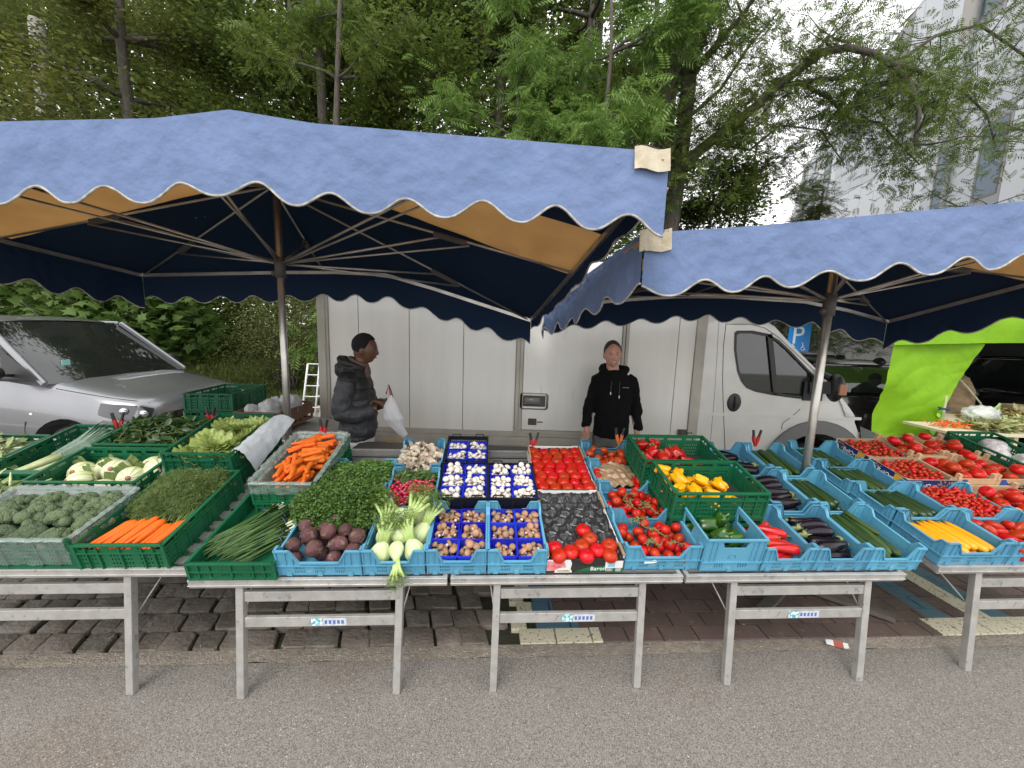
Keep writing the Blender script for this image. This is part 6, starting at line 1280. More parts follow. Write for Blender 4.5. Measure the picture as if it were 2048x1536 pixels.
# litter
lp = at(1680, 1275, 2.1); a0 = GF @ Vector((2.02, .205, .012)); m = MB(); m.grid(lambda u, v: (-.055+.11*u+.02*v, .035*v-.03*u+.006*sin(u*6), .004+.02*abs(u-.4)+.012*v*sin(u*3)), 8, 4, 0)
for i, f in enumerate(m.f): m.m[i] = 1 if (i % 8) in (3, 4, 5) else 0
m.build('litter_paper', [WH, mat('litter_red', (.5, .12, .09))], smooth=True, label='torn white and red paper lying by the gutter', cat='litter').location = a0
m = MB(); rd = random.Random(3)
for _ in range(70):
    x = rd.uniform(-2.6, 3.2); y = rd.uniform(-1.0, .5) if rd.random() < .5 else rd.uniform(.15, .5); p = GF @ Vector((x, y, .006)); a = rd.uniform(0, 6.3); L = rd.uniform(.006, .05) if rd.random() < .25 else rd.uniform(.004, .012)
    d = Vector((cos(a), sin(a), 0))*L; n = Vector((-sin(a), cos(a), 0))*L*.35; m.tube([p, p+d*.5+n*.5, p+d+Vector((0, 0, .001))], [.0012, .0016, .0008] if L > .015 else .0022, 4, 0 if rd.random() < .5 else 1)
m.build('debris', [mat('straw', (.45, .40, .30)), mat('fleck', (.16, .12, .07))], kind='stuff', label='scattered straws and bits of stalk on the asphalt and gutter')
# ================================================================ cars
def carbody(name, label, X, paint, L=4.4, W=.92, hood=1.08, belt=1.15, roof=1.82, nose=.9, hl=1.05, ws=.75, rear=4.3, grille=True, wheels=(.86, 3.6), tum=.80, gl=TGL):
    """front faces local +X at x=0, body runs to x=-L; y=0 is the centre line"""
    root = empty(name, X, label=label, cat='car')
    st = [(0.0, .30, nose-.12, .55), (-.05, .24, nose-.02, .72), (-.16, .21, nose+.04, .83), (-.4, .2, nose+.085, .90), (-.75, .2, (hood+nose)/2+.05, .915), (-hl, .2, hood, W), (-hl-.5, .2, belt, W), (-L*.6, .2, belt+.02, W), (-L+.2, .22, belt+.02, W*.97), (-L, .3, belt-.02, W*.88)]
    def S(x, t):
        """t 0..1 round from near sill over the top to the far sill"""
        for a, b in zip(st, st[1:]):
            if x >= b[0]-1e-9: u = (a[0]-x)/(a[0]-b[0]); break
        z0, z1, w = [a[k]*(1-u)+b[k]*u for k in (1, 2, 3)]
        R_ = [(-w*.96, z0), (-w, z0+.12), (-w*1.01, z0+(z1-z0)*.45), (-w*.985, z0+(z1-z0)*.78), (-w*.93, z1-.055), (-w*.84, z1-.012), (-w*.5, z1+.02), (0, z1+.03)]
        R_ = R_+[(-y, z) for y, z in R_[-2::-1]]; k = t*(len(R_)-1); i = min(int(k), len(R_)-2); f = k-i
        return Vector((x, R_[i][0]*(1-f)+R_[i+1][0]*f, R_[i][1]*(1-f)+R_[i+1][1]*f))
    xs_ = []; 
    for a, b in zip(st, st[1:]): xs_ += [a[0]+(b[0]-a[0])*k/3 for k in range(3)]
    xs_.append(-L); m = MB(); nt2 = 28; m.grid(lambda a, b: S(xs_[round(b*(len(xs_)-1))], a), nt2, len(xs_)-1)
    n0 = nt2+1; m.f.append(tuple(range(n0-1, -1, -1))); m.m.append(0); e = (len(xs_)-1)*n0; m.f.append(tuple(range(e, e+n0))); m.m.append(0)
    for i in range(len(xs_)-1): m.f.append((i*n0, i*n0+n0-1, (i+1)*n0+n0-1, (i+1)*n0)); m.m.append(0)
    body = m.build('body', paint, root, smooth=True, sharp=40)
    cut = MB()
    for wx in wheels:
        for sg in (-1, 1): cut.tube([(-wx, sg*.62, .34), (-wx, sg*1.1, .34)], .40, 28)
    me = cut.mesh('cut', BLK); co = bpy.data.objects.new('cut', me); col.objects.link(co); co.parent = root
    b_ = body.modifiers.new('arch', 'BOOLEAN'); b_.object = co; b_.operation = 'DIFFERENCE'; b_.solver = 'EXACT'
    bpy.context.view_layer.update(); me2 = bpy.data.meshes.new_from_object(body.evaluated_get(bpy.context.evaluated_depsgraph_get())); body.modifiers.clear(); body.data = me2; bpy.data.objects.remove(co)
    me2.materials.clear(); me2.materials.append(paint)
    inn = MB()
    for wx in wheels:
        for sg in (-1, 1): inn.lathe([(.405, -.2), (.41, .17)], 28, X=Tr((-wx, sg*(W-.19), .34)) @ Matrix.Rotation(pi/2, 4, 'X'))
    inn.build('wheel_arch', BLK, root, smooth=True)
    for wx in wheels:
        for sg in (-1, 1): wheel(-wx, sg*(W-.14), .32, .2, root)
    # glasshouse
    xb, xr, xe = -hl, -hl-ws, -rear
    def Gp(x, s, z): t = (z-belt)/(roof-belt); return Vector((x, s*W*(.97-(.97-tum)*t), z))
    def wsx(z): return xb+(xr-xb)*(z-hood)/(roof-hood)
    zt_ = roof-.07; g = MB(); zs = np.linspace(hood-.02, zt_, 6)
    g.grid(lambda a, b: (lambda z: Vector((wsx(z)+.10*(1-(2*a-1)**2)*(1-.5*b)-.08, (2*a-1)*W*(.92-(.92-tum)*b), z)))(hood-.0+(zt_-hood)*b), 14, 6); g.build('windscreen', gl, root, smooth=True)
    for s in (-1, 1):
        wdw = MB(); A = [Gp(wsx(belt)-.22, s, belt), Gp(xe+.1, s, belt), Gp(xe+.35, s, zt_), Gp(wsx(zt_)-.08, s, zt_)]; wdw.add(A, [(0, 1, 2, 3)]); wdw.build('side_window', gl, root)
        p = MB(); p.bar(Gp(xb-.06, s*.97, hood+.0), Gp(wsx(zt_)-.02, s*.985, zt_), .065, .045, up=(0, 1, 0)); p.bar(Gp(wsx(zt_)-.05, s, zt_), Gp(xe+.35, s, zt_+.0), .05, .05); p.bar(Gp(xe+.35, s, zt_), Gp(xe+.06, s, belt), .10, .06, up=(0, 1, 0)); p.build('pillar', paint, root, bev=.015)
        p = MB(); p.bar(Gp(-hl-1.35, s*1.003, belt), Gp(-hl-1.4, s*1.003, zt_), .09, .03, up=(0, 1, 0)); p.build('window_trim', BLK, root); p = MB(); p.add([Gp(wsx(belt)-.02, s*1.005, belt-.02), Gp(wsx(belt)-.42, s*1.005, belt-.02), Gp(wsx(belt+.3)-.12, s*1.006, belt+.30)], [(0, 1, 2)]); p.build('window_corner', BLK, root)
    r = MB(); r.grid(lambda a, b: Vector((xr+.04+(xe+.35-xr)*b, (2*a-1)*W*(tum+.01), roof-.055*(abs(2*a-1)**3)-.05*max(0, 1-b*6)**2)), 14, 16); r.grid(lambda a, b: Vector((xr+.04+(xe+.35-xr)*b, (1-2*a)*W*(tum+.01), roof-.02-.055*(abs(2*a-1)**3)-.05*max(0, 1-b*6)**2)), 14, 16); r.build('roof', paint, root, smooth=True)
    i_ = MB(); i_.box(-hl-.95, -hl-.4, -W*.8, W*.8, .6, belt-.03); i_.box(-hl-1.5, -hl-1.35, -.65, -.2, .5, 1.35); i_.box(-hl-1.5, -hl-1.35, .2, .65, .5, 1.35); i_.ball((.05, .13, .1), 10, 8, X=Tr((-hl-1.43, -.42, 1.47))); i_.ball((.05, .13, .1), 10, 8, X=Tr((-hl-1.43, .42, 1.47))); i_.build('interior', BLK, root)
    def patch(name, x0, x1, t0, t1, m_, o=.006, n=8, par=root, shrink=None):
        q = MB()
        def f(a, b):
            x = x0+(x1-x0)*b; t = t0+(t1-t0)*(a if shrink is None else .5+(a-.5)*shrink(b)); p = S(x, t); c = Vector((p.x-.35, 0, .55)); return p+(p-c).normalized()*o
        q.grid(f, n, n); return q.build(name, m_, par, smooth=True)
    HG = mat('headlamp', (.035, .037, .04), rough=.05, coat=.6, spec=.8)
    for a, b in ((.20, .29), (.80, .71)):
        h = patch('headlight', -.02, -.50, a-.02, b, HG, shrink=lambda k: 1-.45*k)
        sgn = 1 if a < .5 else -1; q = MB(); [q.ball((.05, .035, .042), 14, 10, X=Tr(S(x_, a+.035*sgn)+Vector((.0, -.004*sgn, 0)))) for x_ in (-.12, -.27)]; q.build('projector', mat('lamp_bowl', (.5, .52, .55), rough=.12, metal=.8), h, smooth=True)
    if grille:
        q = MB(); [q.box(.0, .025, -.5, .5, .42+.06*k, .455+.06*k) for k in range(6)]; q.box(-.02, .006, -.55, .55, .38, .78); q.build('grille', BLK, root); patch('bumper_trim', .0, -.46, .02, .19, mat('grey_plastic', (.1, .1, .1)), .008); patch('bumper_trim', .0, -.46, .98, .81, mat('grey_plastic', (.1, .1, .1)), .008)
    for s in (-1, 1):
        q = MB(); q.ball((.07, .12, .09), 12, 8, X=Tr((-hl-.42, s*(W+.14), belt+.06))); q.bar((-hl-.4, s*W*.95, belt+.02), (-hl-.42, s*(W+.12), belt+.04), .04, .03); q.build('mirror', BLK, root, smooth=True)
        sm = MB(); sm.tube([S(-hl-.28, .5-s*.0 if 0 else (.16 if s < 0 else .84))+Vector((0, s*.004, 0)), Vector((-hl-.30, s*(W+.008), .6)), Vector((-hl-.28, s*(W+.0), .3))], .005, 4); sm.tube([Vector((-hl-1.38, s*(W+.004), belt-.03)), Vector((-hl-1.38, s*(W+.008), .6)), Vector((-hl-1.36, s*(W+.0), .3))], .005, 4); sm.build('door_gap', mat('panel_gap', (.03, .03, .03)), root)
        hn = MB(); hn.bar((-hl-1.12, s*(W+.02), .98), (-hl-1.28, s*(W+.02), .98), .03, .025); hn.build('handle', paint, root, bev=.006)
    hg = MB()
    for t in (.30, .70): hg.tube([S(-.12-(hl-.12)*k/8, t+(.04 if t < .5 else -.04)*(1-k/8))+Vector((0, 0, .002)) for k in range(9)], .004, 4)
    hg.build('bonnet_gap', mat('panel_gap', (.03, .03, .03)), root); q = MB(); q.ball((.02, .006, .014), 8, 6, X=Tr((-.5-.72, -W-.0, .78))); q.build('side_repeater', WH, root)
    return root, S
SIL = mat('paint_silver', (.20, .205, .218), rough=.3, metal=.6, c2=(.25, .255, .27), ns=1.5, coat=1, spec=.6); BKP = mat('paint_black', (.012, .012, .013), rough=.12, coat=1)
van, VS = carbody('silver_van', 'silver family van parked at the far left, bonnet towards the truck', Tr((-3.95, 5.0, -.02)) @ Matrix.Rotation(-.02, 4, 'Z'), SIL, nose=.90, hood=1.10, belt=1.17, roof=1.83, hl=1.0, ws=.92, gl=SGL)
q = MB(); q.tube([(-2.15, 0, 1.83), (-2.4, 0, 2.05)], [.006, .002], 5); q.build('aerial', BLK, van); q = MB(); q.box(-.004, .004, -.04, .04, -.03, .03); o = q.build('windscreen_sticker', mat('sticker_teal', (.25, .6, .55)), van); o.location = (-1.2, -.55, 1.31)
carbody('black_car', 'shiny black car parked behind the nose of the truck', Tr((9.2, 7.6, -.02)) @ Matrix.Rotation(.02, 4, 'Z'), BKP, hood=.95, nose=.8, belt=.98, roof=1.50, ws=.85, L=4.3, hl=1.1)
carbody('black_car', 'second dark car behind the shiny black one, mostly hidden', Tr((9.6, 10.2, -.02)), BKP, hood=.95, nose=.8, belt=1.0, roof=1.56, ws=.85, L=4.3, hl=1.1)
carbody('black_car', 'dark car in the shade of the lime green tent', Tr((9.4, 6.1, -.02)) @ Matrix.Rotation(pi, 4, 'Z') if 0 else Tr((12.6, 6.6, -.02)), BKP, hood=1.0, nose=.85, belt=1.05, roof=1.68, ws=.8, L=4.5, hl=1.0, grille=False)
# ================================================================ lime green tent and its stall
LIM = mat('lime_cloth', (.27, .55, .015), rough=.6, c2=(.21, .45, .012), ns=3, bump=.6, bs=9, tl=.35, spec=.3)
tent = empty('green_tent', Vector((5.2, 5.2, 0)), label='lime green tent with its side sheet tied back', cat='tent'); TB = Vector((5.2, 5.2, 0))
def tq(px, py, Y=5.2): return at(px, py, Y)-TB
Lp = [(1792, 676), (1778, 730), (1768, 770), (1762, 800), (1750, 845), (1742, 885)]; Rp = [(1966, 688), (1945, 722), (1930, 750), (1905, 785), (1882, 815), (1868, 872)]
def sheet(u, v):
    k = v*5; i = min(int(k), 4); f = k-i; a = tq(*Lp[i]).lerp(tq(*Lp[i+1]), f); b = tq(*Rp[i]).lerp(tq(*Rp[i+1]), f); p = a.lerp(b, u)
    fold = .03*sin((u*.9-v*1.5)*4.5)*(.4+v)+.03*noise.noise(Vector((u*1.5, v*2, 0)))+.012*(1-2.4*abs(noise.noise(Vector((u*1.2-v*2.5, v*3.4+u*2.4, 2)))))+.003*noise.noise(Vector((u*14-v*9, v*16+u*3, 7))); return p+Vector((.02*noise.noise(Vector((v*9, 0, 1))) if u < .1 else 0, fold, 0))
m = MB(); m.grid(sheet, 60, 60); m.build('side_sheet', LIM, tent, smooth=True)
m = MB(); m.grid(lambda u, v: tq(1788, 650).lerp(tq(2900, 640), u)+Vector((0, .03*sin(u*14+v*3)+.02*noise.noise(Vector((u*12, v*3, 0)))-.05, .30-.56*v+.015*sin(u*9))), 70, 8); m.build('top_valance', LIM, tent, smooth=True)
a, b, c, d = tq(1788, 640), tq(2900, 630), tq(2900, 630)+Vector((0, 3, 0)), tq(1788, 640)+Vector((0, 3, 0)); pk = (a+c)/2+Vector((0, 0, .9)); 
for q in (a, b, c, d): q.z += .22
m = MB(); m.add([a, b, c, d, pk], [(0, 1, 4), (1, 2, 4), (2, 3, 4), (3, 0, 4)]); m.add([v+Vector((0, 0, -.01)) for v in (a, b, c, d, pk)], [(4, 1, 0), (4, 2, 1), (4, 3, 2), (4, 0, 3)]); m.build('roof_cloth', mat('lime_shaded', (.03, .06, .01), rough=.8), tent)  # darkened lime: shade under the roof is put into the cloth colour
m = MB(); m.add([d, c, Vector((c.x, c.y, -.0)), Vector((d.x+3.6, d.y, 0)), Vector((d.x+3.6, d.y, d.z))], [(0, 1, 4)] if 0 else [(1, 2, 3, 4)]); m.build('shade_sheet', mat('tent_shade', (.012, .014, .012), rough=.9), tent)  # near-black sheet added to stand for the shaded inside of the tent
m = MB(); 
for q in (a, b, c, d): q.x += .18 if q.x < 3 else 0; q.y += .09; m = MB(); m.tube([(q.x, q.y, 0), q-Vector((0, 0, .03))], .02, 8); m.build('tent_leg', TUBE, tent)
for (px, py) in [(1876, 828), (1862, 860)]:
    p = tq(px, py)+Vector((0, -.04, 0)); m = MB(); m.grid(lambda u, v: p+Vector((-.06+.10*u*(1-.3*v), -.01*sin(u*5), .03-.05*v-.05*u)), 4, 2); m.build('tie_strap', mat('lime_bright', (.30, .85, .08), rough=.5), tent)
cl = at(1888, 818, 5.1); m = MB(); m.bar((-.07, 0, .02), (.07, 0, -.02), .03, .02); m.bar((-.07, 0, -.01), (.06, 0, .01), .02, .015); m.build('spring_clamp', mat('clamp_blue', (.02, .05, .12)), label='dark blue clamp holding the lime sheet to its pole', cat='clamp').location = cl
m = MB(); pp = at(1882, 870, 5.15); m.tube([(0, 0, 0), (0, 0, 1.15)], .022, 8); m.build('tent_pole', mat('pole_yellow', (.35, .33, .2)), smooth=True, label='thin olive pole at the edge of the lime sheet', cat='pole').location = (pp.x, 5.18, 0)
# neighbour's produce table
nz = .80; m = MB(); m.box(0, 3.2, 0, .6, nz-.03, nz); m.box(.75, 3.2, .6, 1.3, nz-.03, nz); [m.box(x, x+.05, y, y+.05, 0, nz-.03) for x in (.8, 3.1) for y in (.05, 1.2)]; n0 = at(1872, 868, 4.6); 
m.build('display_table', mat('table_cream', (.55, .50, .33), rough=.7), label='cream topped table of the neighbouring stall', cat='table').location = (5.22, 4.5, 0)
NB = Vector((n0.x-.25, 4.55, nz))
def nb(px, py, s, m_, name, lab, cat, sq=.6, kind=None):
    p = at(px, py, 4.9); b = MB(); b.ball((s, s*.8, s*sq), 30, 18, fn=lambda q, t: q*(1+.3*noise.noise(q*3+p))); o = b.build(name, m_, smooth=True, label=lab, cat=cat); o.location = (p.x, 4.9, nz+s*sq*.7); return o
bx_ = empty('herb_bag', Vector((at(1962, 868, 4.8).x, 4.85, nz)), label='clear bag of pale green herbs with curled stalks in a low box', cat='bag')
m = MB(); m.box(-.14, .14, -.1, .1, 0, .1); m.build('low_box', WOOD, bx_); m = MB(); m.ball((.2, .13, .11), 34, 20, fn=lambda q, t: q*(1+.25*noise.noise(q*3.3)), X=Tr((0, 0, .17))); m.build('plastic_wrap', BAG, bx_, smooth=True)
m = MB(); m.ball((.15, .09, .07), 14, 10, fn=lambda q, t: q*(1+.3*noise.noise(q*4)), X=Tr((0, 0, .16))); m.build('herbs', mat('herb_pale', (.25, .36, .16), c2=(.5, .56, .4), ns=30, nw=.3), bx_, smooth=True)
m = MB(); [m.tube([(.12, 0, .18), (.16+U(0, .05), U(-.05, .05), .28+U(0, .05)), (.22+U(-.02, .02), 0, .24), (.2, U(-.03, .03), .16)], .006, 6) for _ in range(5)]; m.build('stalks', mat('stalk_pale', (.4, .55, .25)), bx_, smooth=True)
m = MB(); pz = at(1900, 862, 4.75)
for _ in range(60): a = Vector((U(-.14, .14), U(-.1, .1), U(0, .05))); dd = Vector((U(-1, 1), U(-1, 1), U(-.2, .6))).normalized()*.07; m.tube([a, a+dd], [.007, .003], 5)
m.build('small_carrots', CAR, smooth=True, kind='stuff', label='heap of small orange carrots on the neighbouring table').location = (pz.x, 4.8, nz+.01)
blob_leaves(Tr((at(2010, 880, 4.6).x, 4.75, nz)), [(0, 0, .04, .3, .2, .08), (.45, .1, .04, .3, .2, .08)], 1500, .09, mat('salad_pale', (.28, .34, .14), c2=(.45, .42, .2), ns=8, isl=.25, tl=.2), 'salad_heap', 'pale green salads on the neighbouring table', 'salad', LEAF6, kind='stuff')
blob_leaves(Tr((at(2000, 855, 5.4).x, 5.4, nz)), [(0, 0, .05, .5, .2, .1)], 700, .1, mat('dry_leaf', (.25, .19, .06), c2=(.3, .26, .1), ns=8, isl=.25), 'cabbage_heap', 'brownish leafy vegetables at the back of the neighbouring table', 'vegetables', LEAF6, kind='stuff')
m = MB(); m.box(0, .35, 0, .25, 0, .12); m.box(.4, .7, 0, .25, 0, .18); m.build('carton', mat('carton_olive', (.25, .22, .12)), label='low brown cartons behind the pale herbs', cat='box').location = (at(1985, 845, 5.5).x, 5.55, nz)
# ================================================================ people
SK1 = mat('skin_light', (.52, .28, .20), rough=.5, c2=(.46, .24, .17), ns=20, sss=.1); SK2 = mat('skin_dark', (.12, .055, .032), rough=.5, c2=(.10, .045, .026), ns=20, sss=.08)
def soft(mb, name, m_, parent, vox=.006, sm=3, disp=0, ds=.09):
    """fuse overlapping pieces into one continuous skin"""
    o = mb.build(name, m_, parent); r = o.modifiers.new('r', 'REMESH'); r.mode = 'VOXEL'; r.voxel_size = vox; r.use_smooth_shade = True
    s = o.modifiers.new('s', 'CORRECTIVE_SMOOTH') if 0 else o.modifiers.new('s', 'SMOOTH'); s.iterations = sm; s.factor = .5
    if disp:
        tx = bpy.data.textures.new('folds', 'CLOUDS'); tx.noise_scale = ds; tx.noise_depth = 1; d = o.modifiers.new('d', 'DISPLACE'); d.texture = tx; d.strength = disp; d.mid_level = .5; d.texture_coords = 'LOCAL'
    return o
def head(mb, X, jaw=1.0, nose=1.0):
    def f(q, t):
        x, y, z = q.x*.078, q.y*.098, q.z*.118
        if z < 0: k = 1-.30*(-q.z)**1.6*jaw; x *= k; y = y*(1-.12*-q.z)-(.018*(-q.z)**1.3 if q.y < 0 else -.03*(-q.z))
        fr_ = max(0, -q.y)
        y += .010*fr_*math.exp(-((abs(q.x)-.38)**2/.02+(q.z-.08)**2/.012))            # eye sockets
        y -= .024*nose*math.exp(-(q.x**2/.012+(q.z+.20)**2/.02))*fr_ + .010*math.exp(-(q.x**2/.008+(q.z-.0)**2/.03))*fr_   # nose
        y -= .006*math.exp(-(q.x**2/.05+(q.z+.50)**2/.006))*fr_ + .010*math.exp(-(q.x**2/.05+(q.z+.86)**2/.02))*fr_        # lips, chin
        y -= .004*math.exp(-((abs(q.x)-.4)**2/.05+(q.z-.24)**2/.006))*fr_
        return Vector((x, y, z))
    mb.ball(1.0, 48, 36, X=X, fn=f)
    for s in (-1, 1): mb.ball((.012, .022, .033), 10, 8, X=X @ Tr((s*.078, .012, -.012)) @ Matrix.Rotation(s*.3, 4, 'Z'))
def face(parent, X, lipc, smile=False, brow=(.03, .02, .015)):
    e = MB()
    for s in (-1, 1): e.ball((.0105, .004, .005), 10, 8, X=X @ Tr((s*.030, -.0835, .009)))
    eo = e.build('eyes', mat('eye', (.05, .04, .035), rough=.2), parent, smooth=True)
    e = MB(); [e.tube([X @ Vector((s*(.016+.010*k), -.092+.0022*k*k, .026+.004*sin(k))) for k in range(4)], .0028, 5) for s in (-1, 1)]; e.build('eyebrows', mat('brow%d' % (brow[0]*1000), brow), parent)
    e = MB(); w_ = .024 if smile else .018; cv = .35 if smile else 0
    e.tube([X @ Vector((w_*t, -.0985+.010*t*t, -.058+cv*.022*t*t)) for t in np.linspace(-1, 1, 9)], [.002, .0035, .0045, .005, .005, .005, .0045, .0035, .002], 6, 0)
    if smile: e.tube([X @ Vector((w_*.72*t, -.1035+.009*t*t, -.0565+cv*.02*t*t)) for t in np.linspace(-1, 1, 7)], .0026, 6, 1)
    e.build('mouth', [mat('lip%d' % (lipc[0]*100), lipc, rough=.4), mat('teeth', (.7, .68, .62), rough=.3)], parent, smooth=True)
def hand(mb, X, curl=.5, s=1):
    """palm along -Z, fingers beyond it, thumb on side s"""
    mb.ball((.040, .017, .048), 16, 10, X=X @ Tr((0, 0, -.045))); mb.tube([X @ Vector((0, 0, .03)), X @ Vector((0, 0, -.02))], [.027, .029], 10)
    for k, (x, L) in enumerate([(-.028, .058), (-.0095, .070), (.0095, .075), (.028, .066)]):
        x *= s; a = curl*(.8+.1*k); p = Vector((x, 0, -.082)); P = [p]; an = .15
        for seg in (L*.45, L*.32, L*.25): an += a*.6; p = p+Vector((0, -sin(an)*seg, -cos(an)*seg)); P.append(p)
        mb.tube([X @ q for q in P], [.0088, .0082, .0078, .0062], 8)
    mb.tube([X @ Vector(q) for q in [(s*.030, -.004, -.025), (s*.050, -.016, -.050), (s*.052, -.026, -.076), (s*.048, -.034, -.092)]], [.013, .0105, .0095, .007], 8)
def limb(mb, pts, rs, n=16, m_=0): 
    P = [Vector(p) for p in pts]; Q = []; Rr = []
    for i in range(len(P)-1):
        for k in range(6): t = k/6; Q.append(P[i].lerp(P[i+1], t)); Rr.append(rs[i]*(1-t)+rs[i+1]*t)
    Q.append(P[-1]); Rr.append(rs[-1]); mb.tube(Q, Rr, n, m_)
def torso(mb, secs, n=32, mod=None):
    """stack of ellipses (cx, cy, z, rx, ry)"""
    v = []; S_ = []
    for a, b in zip(secs, secs[1:]):
        for k in range(6): t = k/6; t = t*t*(3-2*t); S_.append([a[i]*(1-t)+b[i]*t for i in range(5)])
    S_.append(secs[-1]); prof = len(S_)
    for i, (cx, cy, z, rx, ry) in enumerate(S_):
        for k in range(n):
            t = 2*pi*k/n; kx = 1+(mod(z, t) if mod else 0); e = 2.4; c, s = cos(t), sin(t); den = (abs(c)**e+abs(s)**e)**(1/e); v.append((cx+rx*kx*c/den, cy+ry*kx*s/den, z))
    f = [(i*n+k, i*n+(k+1) % n, (i+1)*n+(k+1) % n, (i+1)*n+k) for i in range(prof-1) for k in range(n)]; f.append(tuple(range(n-1, -1, -1))); f.append(tuple(range((prof-1)*n, prof*n))); mb.add(v, f)
# --- smiling man in black hoodie
MX0 = Tr((.985, 3.72, 0)) @ Matrix.Rotation(-.10, 4, 'Z'); man = empty('person', MX0, label='smiling man in a black hoodie and grey jeans standing by the truck', cat='person')
HX = Tr((-.04, -.03, 1.635)) @ Matrix.Rotation(.12, 4, 'X') @ Matrix.Rotation(-.06, 4, 'Y'); b = MB(); head(b, HX)
limb(b, [(-.035, -.0, 1.57), (-.015, .02, 1.40)], [.056, .066]); torso(b, [(0, .02, .86, .15, .10), (0, .02, 1.1, .14, .095), (0, .02, 1.35, .15, .09), (0, .02, 1.42, .10, .07)])
for s in (-1, 1):
    limb(b, [(s*.13, .02, 1.36), (s*.205, .03, 1.14), (s*.236, -.02, .92)], [.045, .038, .027]); limb(b, [(s*.09, .02, .9), (s*.10, .02, .48), (s*.11, .04, .08)], [.08, .055, .04]); b.ball((.05, .13, .045), 12, 8, X=Tr((s*.12, -.03, .045)))
    hand(b, Tr((s*.240, -.03, .90)) @ Matrix.Rotation(-s*.12, 4, 'Y') @ Matrix.Rotation(pi/2*s*.5, 4, 'Z'), .55, -s)
body = soft(b, 'body', SK1, man, .005, 2); face(man, HX, (.36, .12, .10), True)
h = MB(); h.ball((.083, .098, .105), 30, 20, X=HX @ Tr((0, .016, .028)), fn=lambda q, t: Vector((q.x, q.y, max(q.z, -.35-.25*(q.y > 0)))) if not (q.y < -.25 and q.z < .76) else Vector((q.x*.93, max(q.y, -.62), q.z))); h.build('hair', mat('hair_brown', (.055, .034, .02), rough=.7, bump=.6, bs=90), man, smooth=True)
HB = mat('hoodie_black', (.004, .004, .0045), rough=.95, spec=.2, bump=.3, bs=14); h = MB()
torso(h, [(0, .02, .82, .155, .115), (0, .02, .87, .165, .125), (0, .02, 1.05, .165, .125), (0, .02, 1.25, .178, .13), (0, .02, 1.36, .178, .12), (0, .025, 1.42, .14, .11), (0, .03, 1.465, .11, .10), (-.005, .03, 1.49, .095, .085)], mod=lambda z, t: .02*sin(z*60+3*sin(t*2))*.5)
for s in (-1, 1): limb(h, [(s*.115, .02, 1.405), (s*.155, .02, 1.375), (s*.182, .025, 1.29), (s*.222, .035, 1.13), (s*.236, .0, 1.02), (s*.245, -.025, .915)], [.062, .066, .062, .055, .050, .042])
h.tube([(.115*cos(a)-.01, .03+.095*sin(a), 1.485+.02*sin(a)) for a in np.linspace(0, 2*pi, 20)], [.034-.01*(sin(a) < -.5) for a in np.linspace(0, 2*pi, 20)], 10); h.ball((.11, .06, .07), 14, 10, X=Tr((0, .12, 1.45)))
soft(h, 'hoodie', HB, man, .008, 2, .035)
h = MB(); h.tube([(-.045, -.115, 1.39), (-.05, -.13, 1.29)], .003, 6); h.tube([(.03, -.115, 1.39), (.03, -.13, 1.26)], .003, 6); h.build('drawstring', mat('hoodie_string', (.03, .03, .03)), man); h = MB(); h.tube([(-.05, -.132, 1.29), (-.05, -.132, 1.265)], .004, 6); h.tube([(.03, -.132, 1.26), (.03, -.132, 1.235)], .004, 6); h.build('cord_tips', WH, man)
h = MB(); [h.box(.055+.012*k, .063+.012*k, -.1335, -.131, 1.335, 1.341) for k in range(5)]; h.build('chest_print', mat('print_ochre', (.35, .25, .08)), man)
h = MB(); torso(h, [(0, .02, .74, .16, .11), (0, .02, .80, .165, .118), (0, .02, .90, .16, .115)])
for s in (-1, 1): limb(h, [(s*.085, .02, .82), (s*.10, .02, .48), (s*.115, .04, .09)], [.092, .072, .06])
soft(h, 'jeans', mat('jeans_grey', (.13, .125, .115), rough=.85, c2=(.09, .085, .08), ns=14), man, .008, 2, .03)
# --- young man in puffer jacket, facing right
PX0 = Tr((-1.36, 3.40, 0)) @ Matrix.Rotation(pi/2, 4, 'Z') @ Matrix.Rotation(.06, 4, 'Z'); boy = empty('person', PX0, label='young man in a dark grey puffer jacket holding a white bag', cat='person')
HX = Tr((.0, -.075, 1.625)) @ Matrix.Rotation(.14, 4, 'X'); b = MB(); head(b, HX, .9, .95); limb(b, [(0, -.05, 1.57), (0, .03, 1.38)], [.052, .06]); torso(b, [(0, .0, .86, .14, .10), (0, .0, 1.1, .14, .095), (0, .0, 1.35, .16, .10), (0, .02, 1.42, .11, .08)])
for s in (-1, 1):
    limb(b, [(s*.16, .03, 1.38), (s*.20, .06, 1.12), (s*.13, -.20, 1.13)], [.042, .036, .026]); limb(b, [(s*.09, .0, .9), (s*.10, .0, .48), (s*.11, .04, .08)], [.075, .055, .04]); b.ball((.045, .13, .045), 12, 8, X=Tr((s*.12, -.03, .045)))
hand(b, Tr((-.10, -.25, 1.155)) @ Matrix.Rotation(1.95, 4, 'X') @ Matrix.Rotation(-.3, 4, 'Z'), 1.5, 1); hand(b, Tr((.09, -.23, 1.15)) @ Matrix.Rotation(1.75, 4, 'X'), 1.5, -1)
soft(b, 'body', SK2, boy, .005, 2); face(boy, HX, (.10, .04, .035), False, (.008, .006, .005))
h = MB(); h.ball((.087, .106, .108), 30, 20, X=HX @ Tr((0, .018, .032)), fn=lambda q, t: (Vector((q.x, q.y, max(q.z, -.55))) if not (q.y < -.3 and q.z < .50) else Vector((q.x*.9, max(q.y, -.5), q.z)))*(1+.03*noise.noise(q*14))); h.build('hair', mat('hair_black', (.006, .005, .005), rough=.9, bump=1, bs=160), boy, smooth=True)
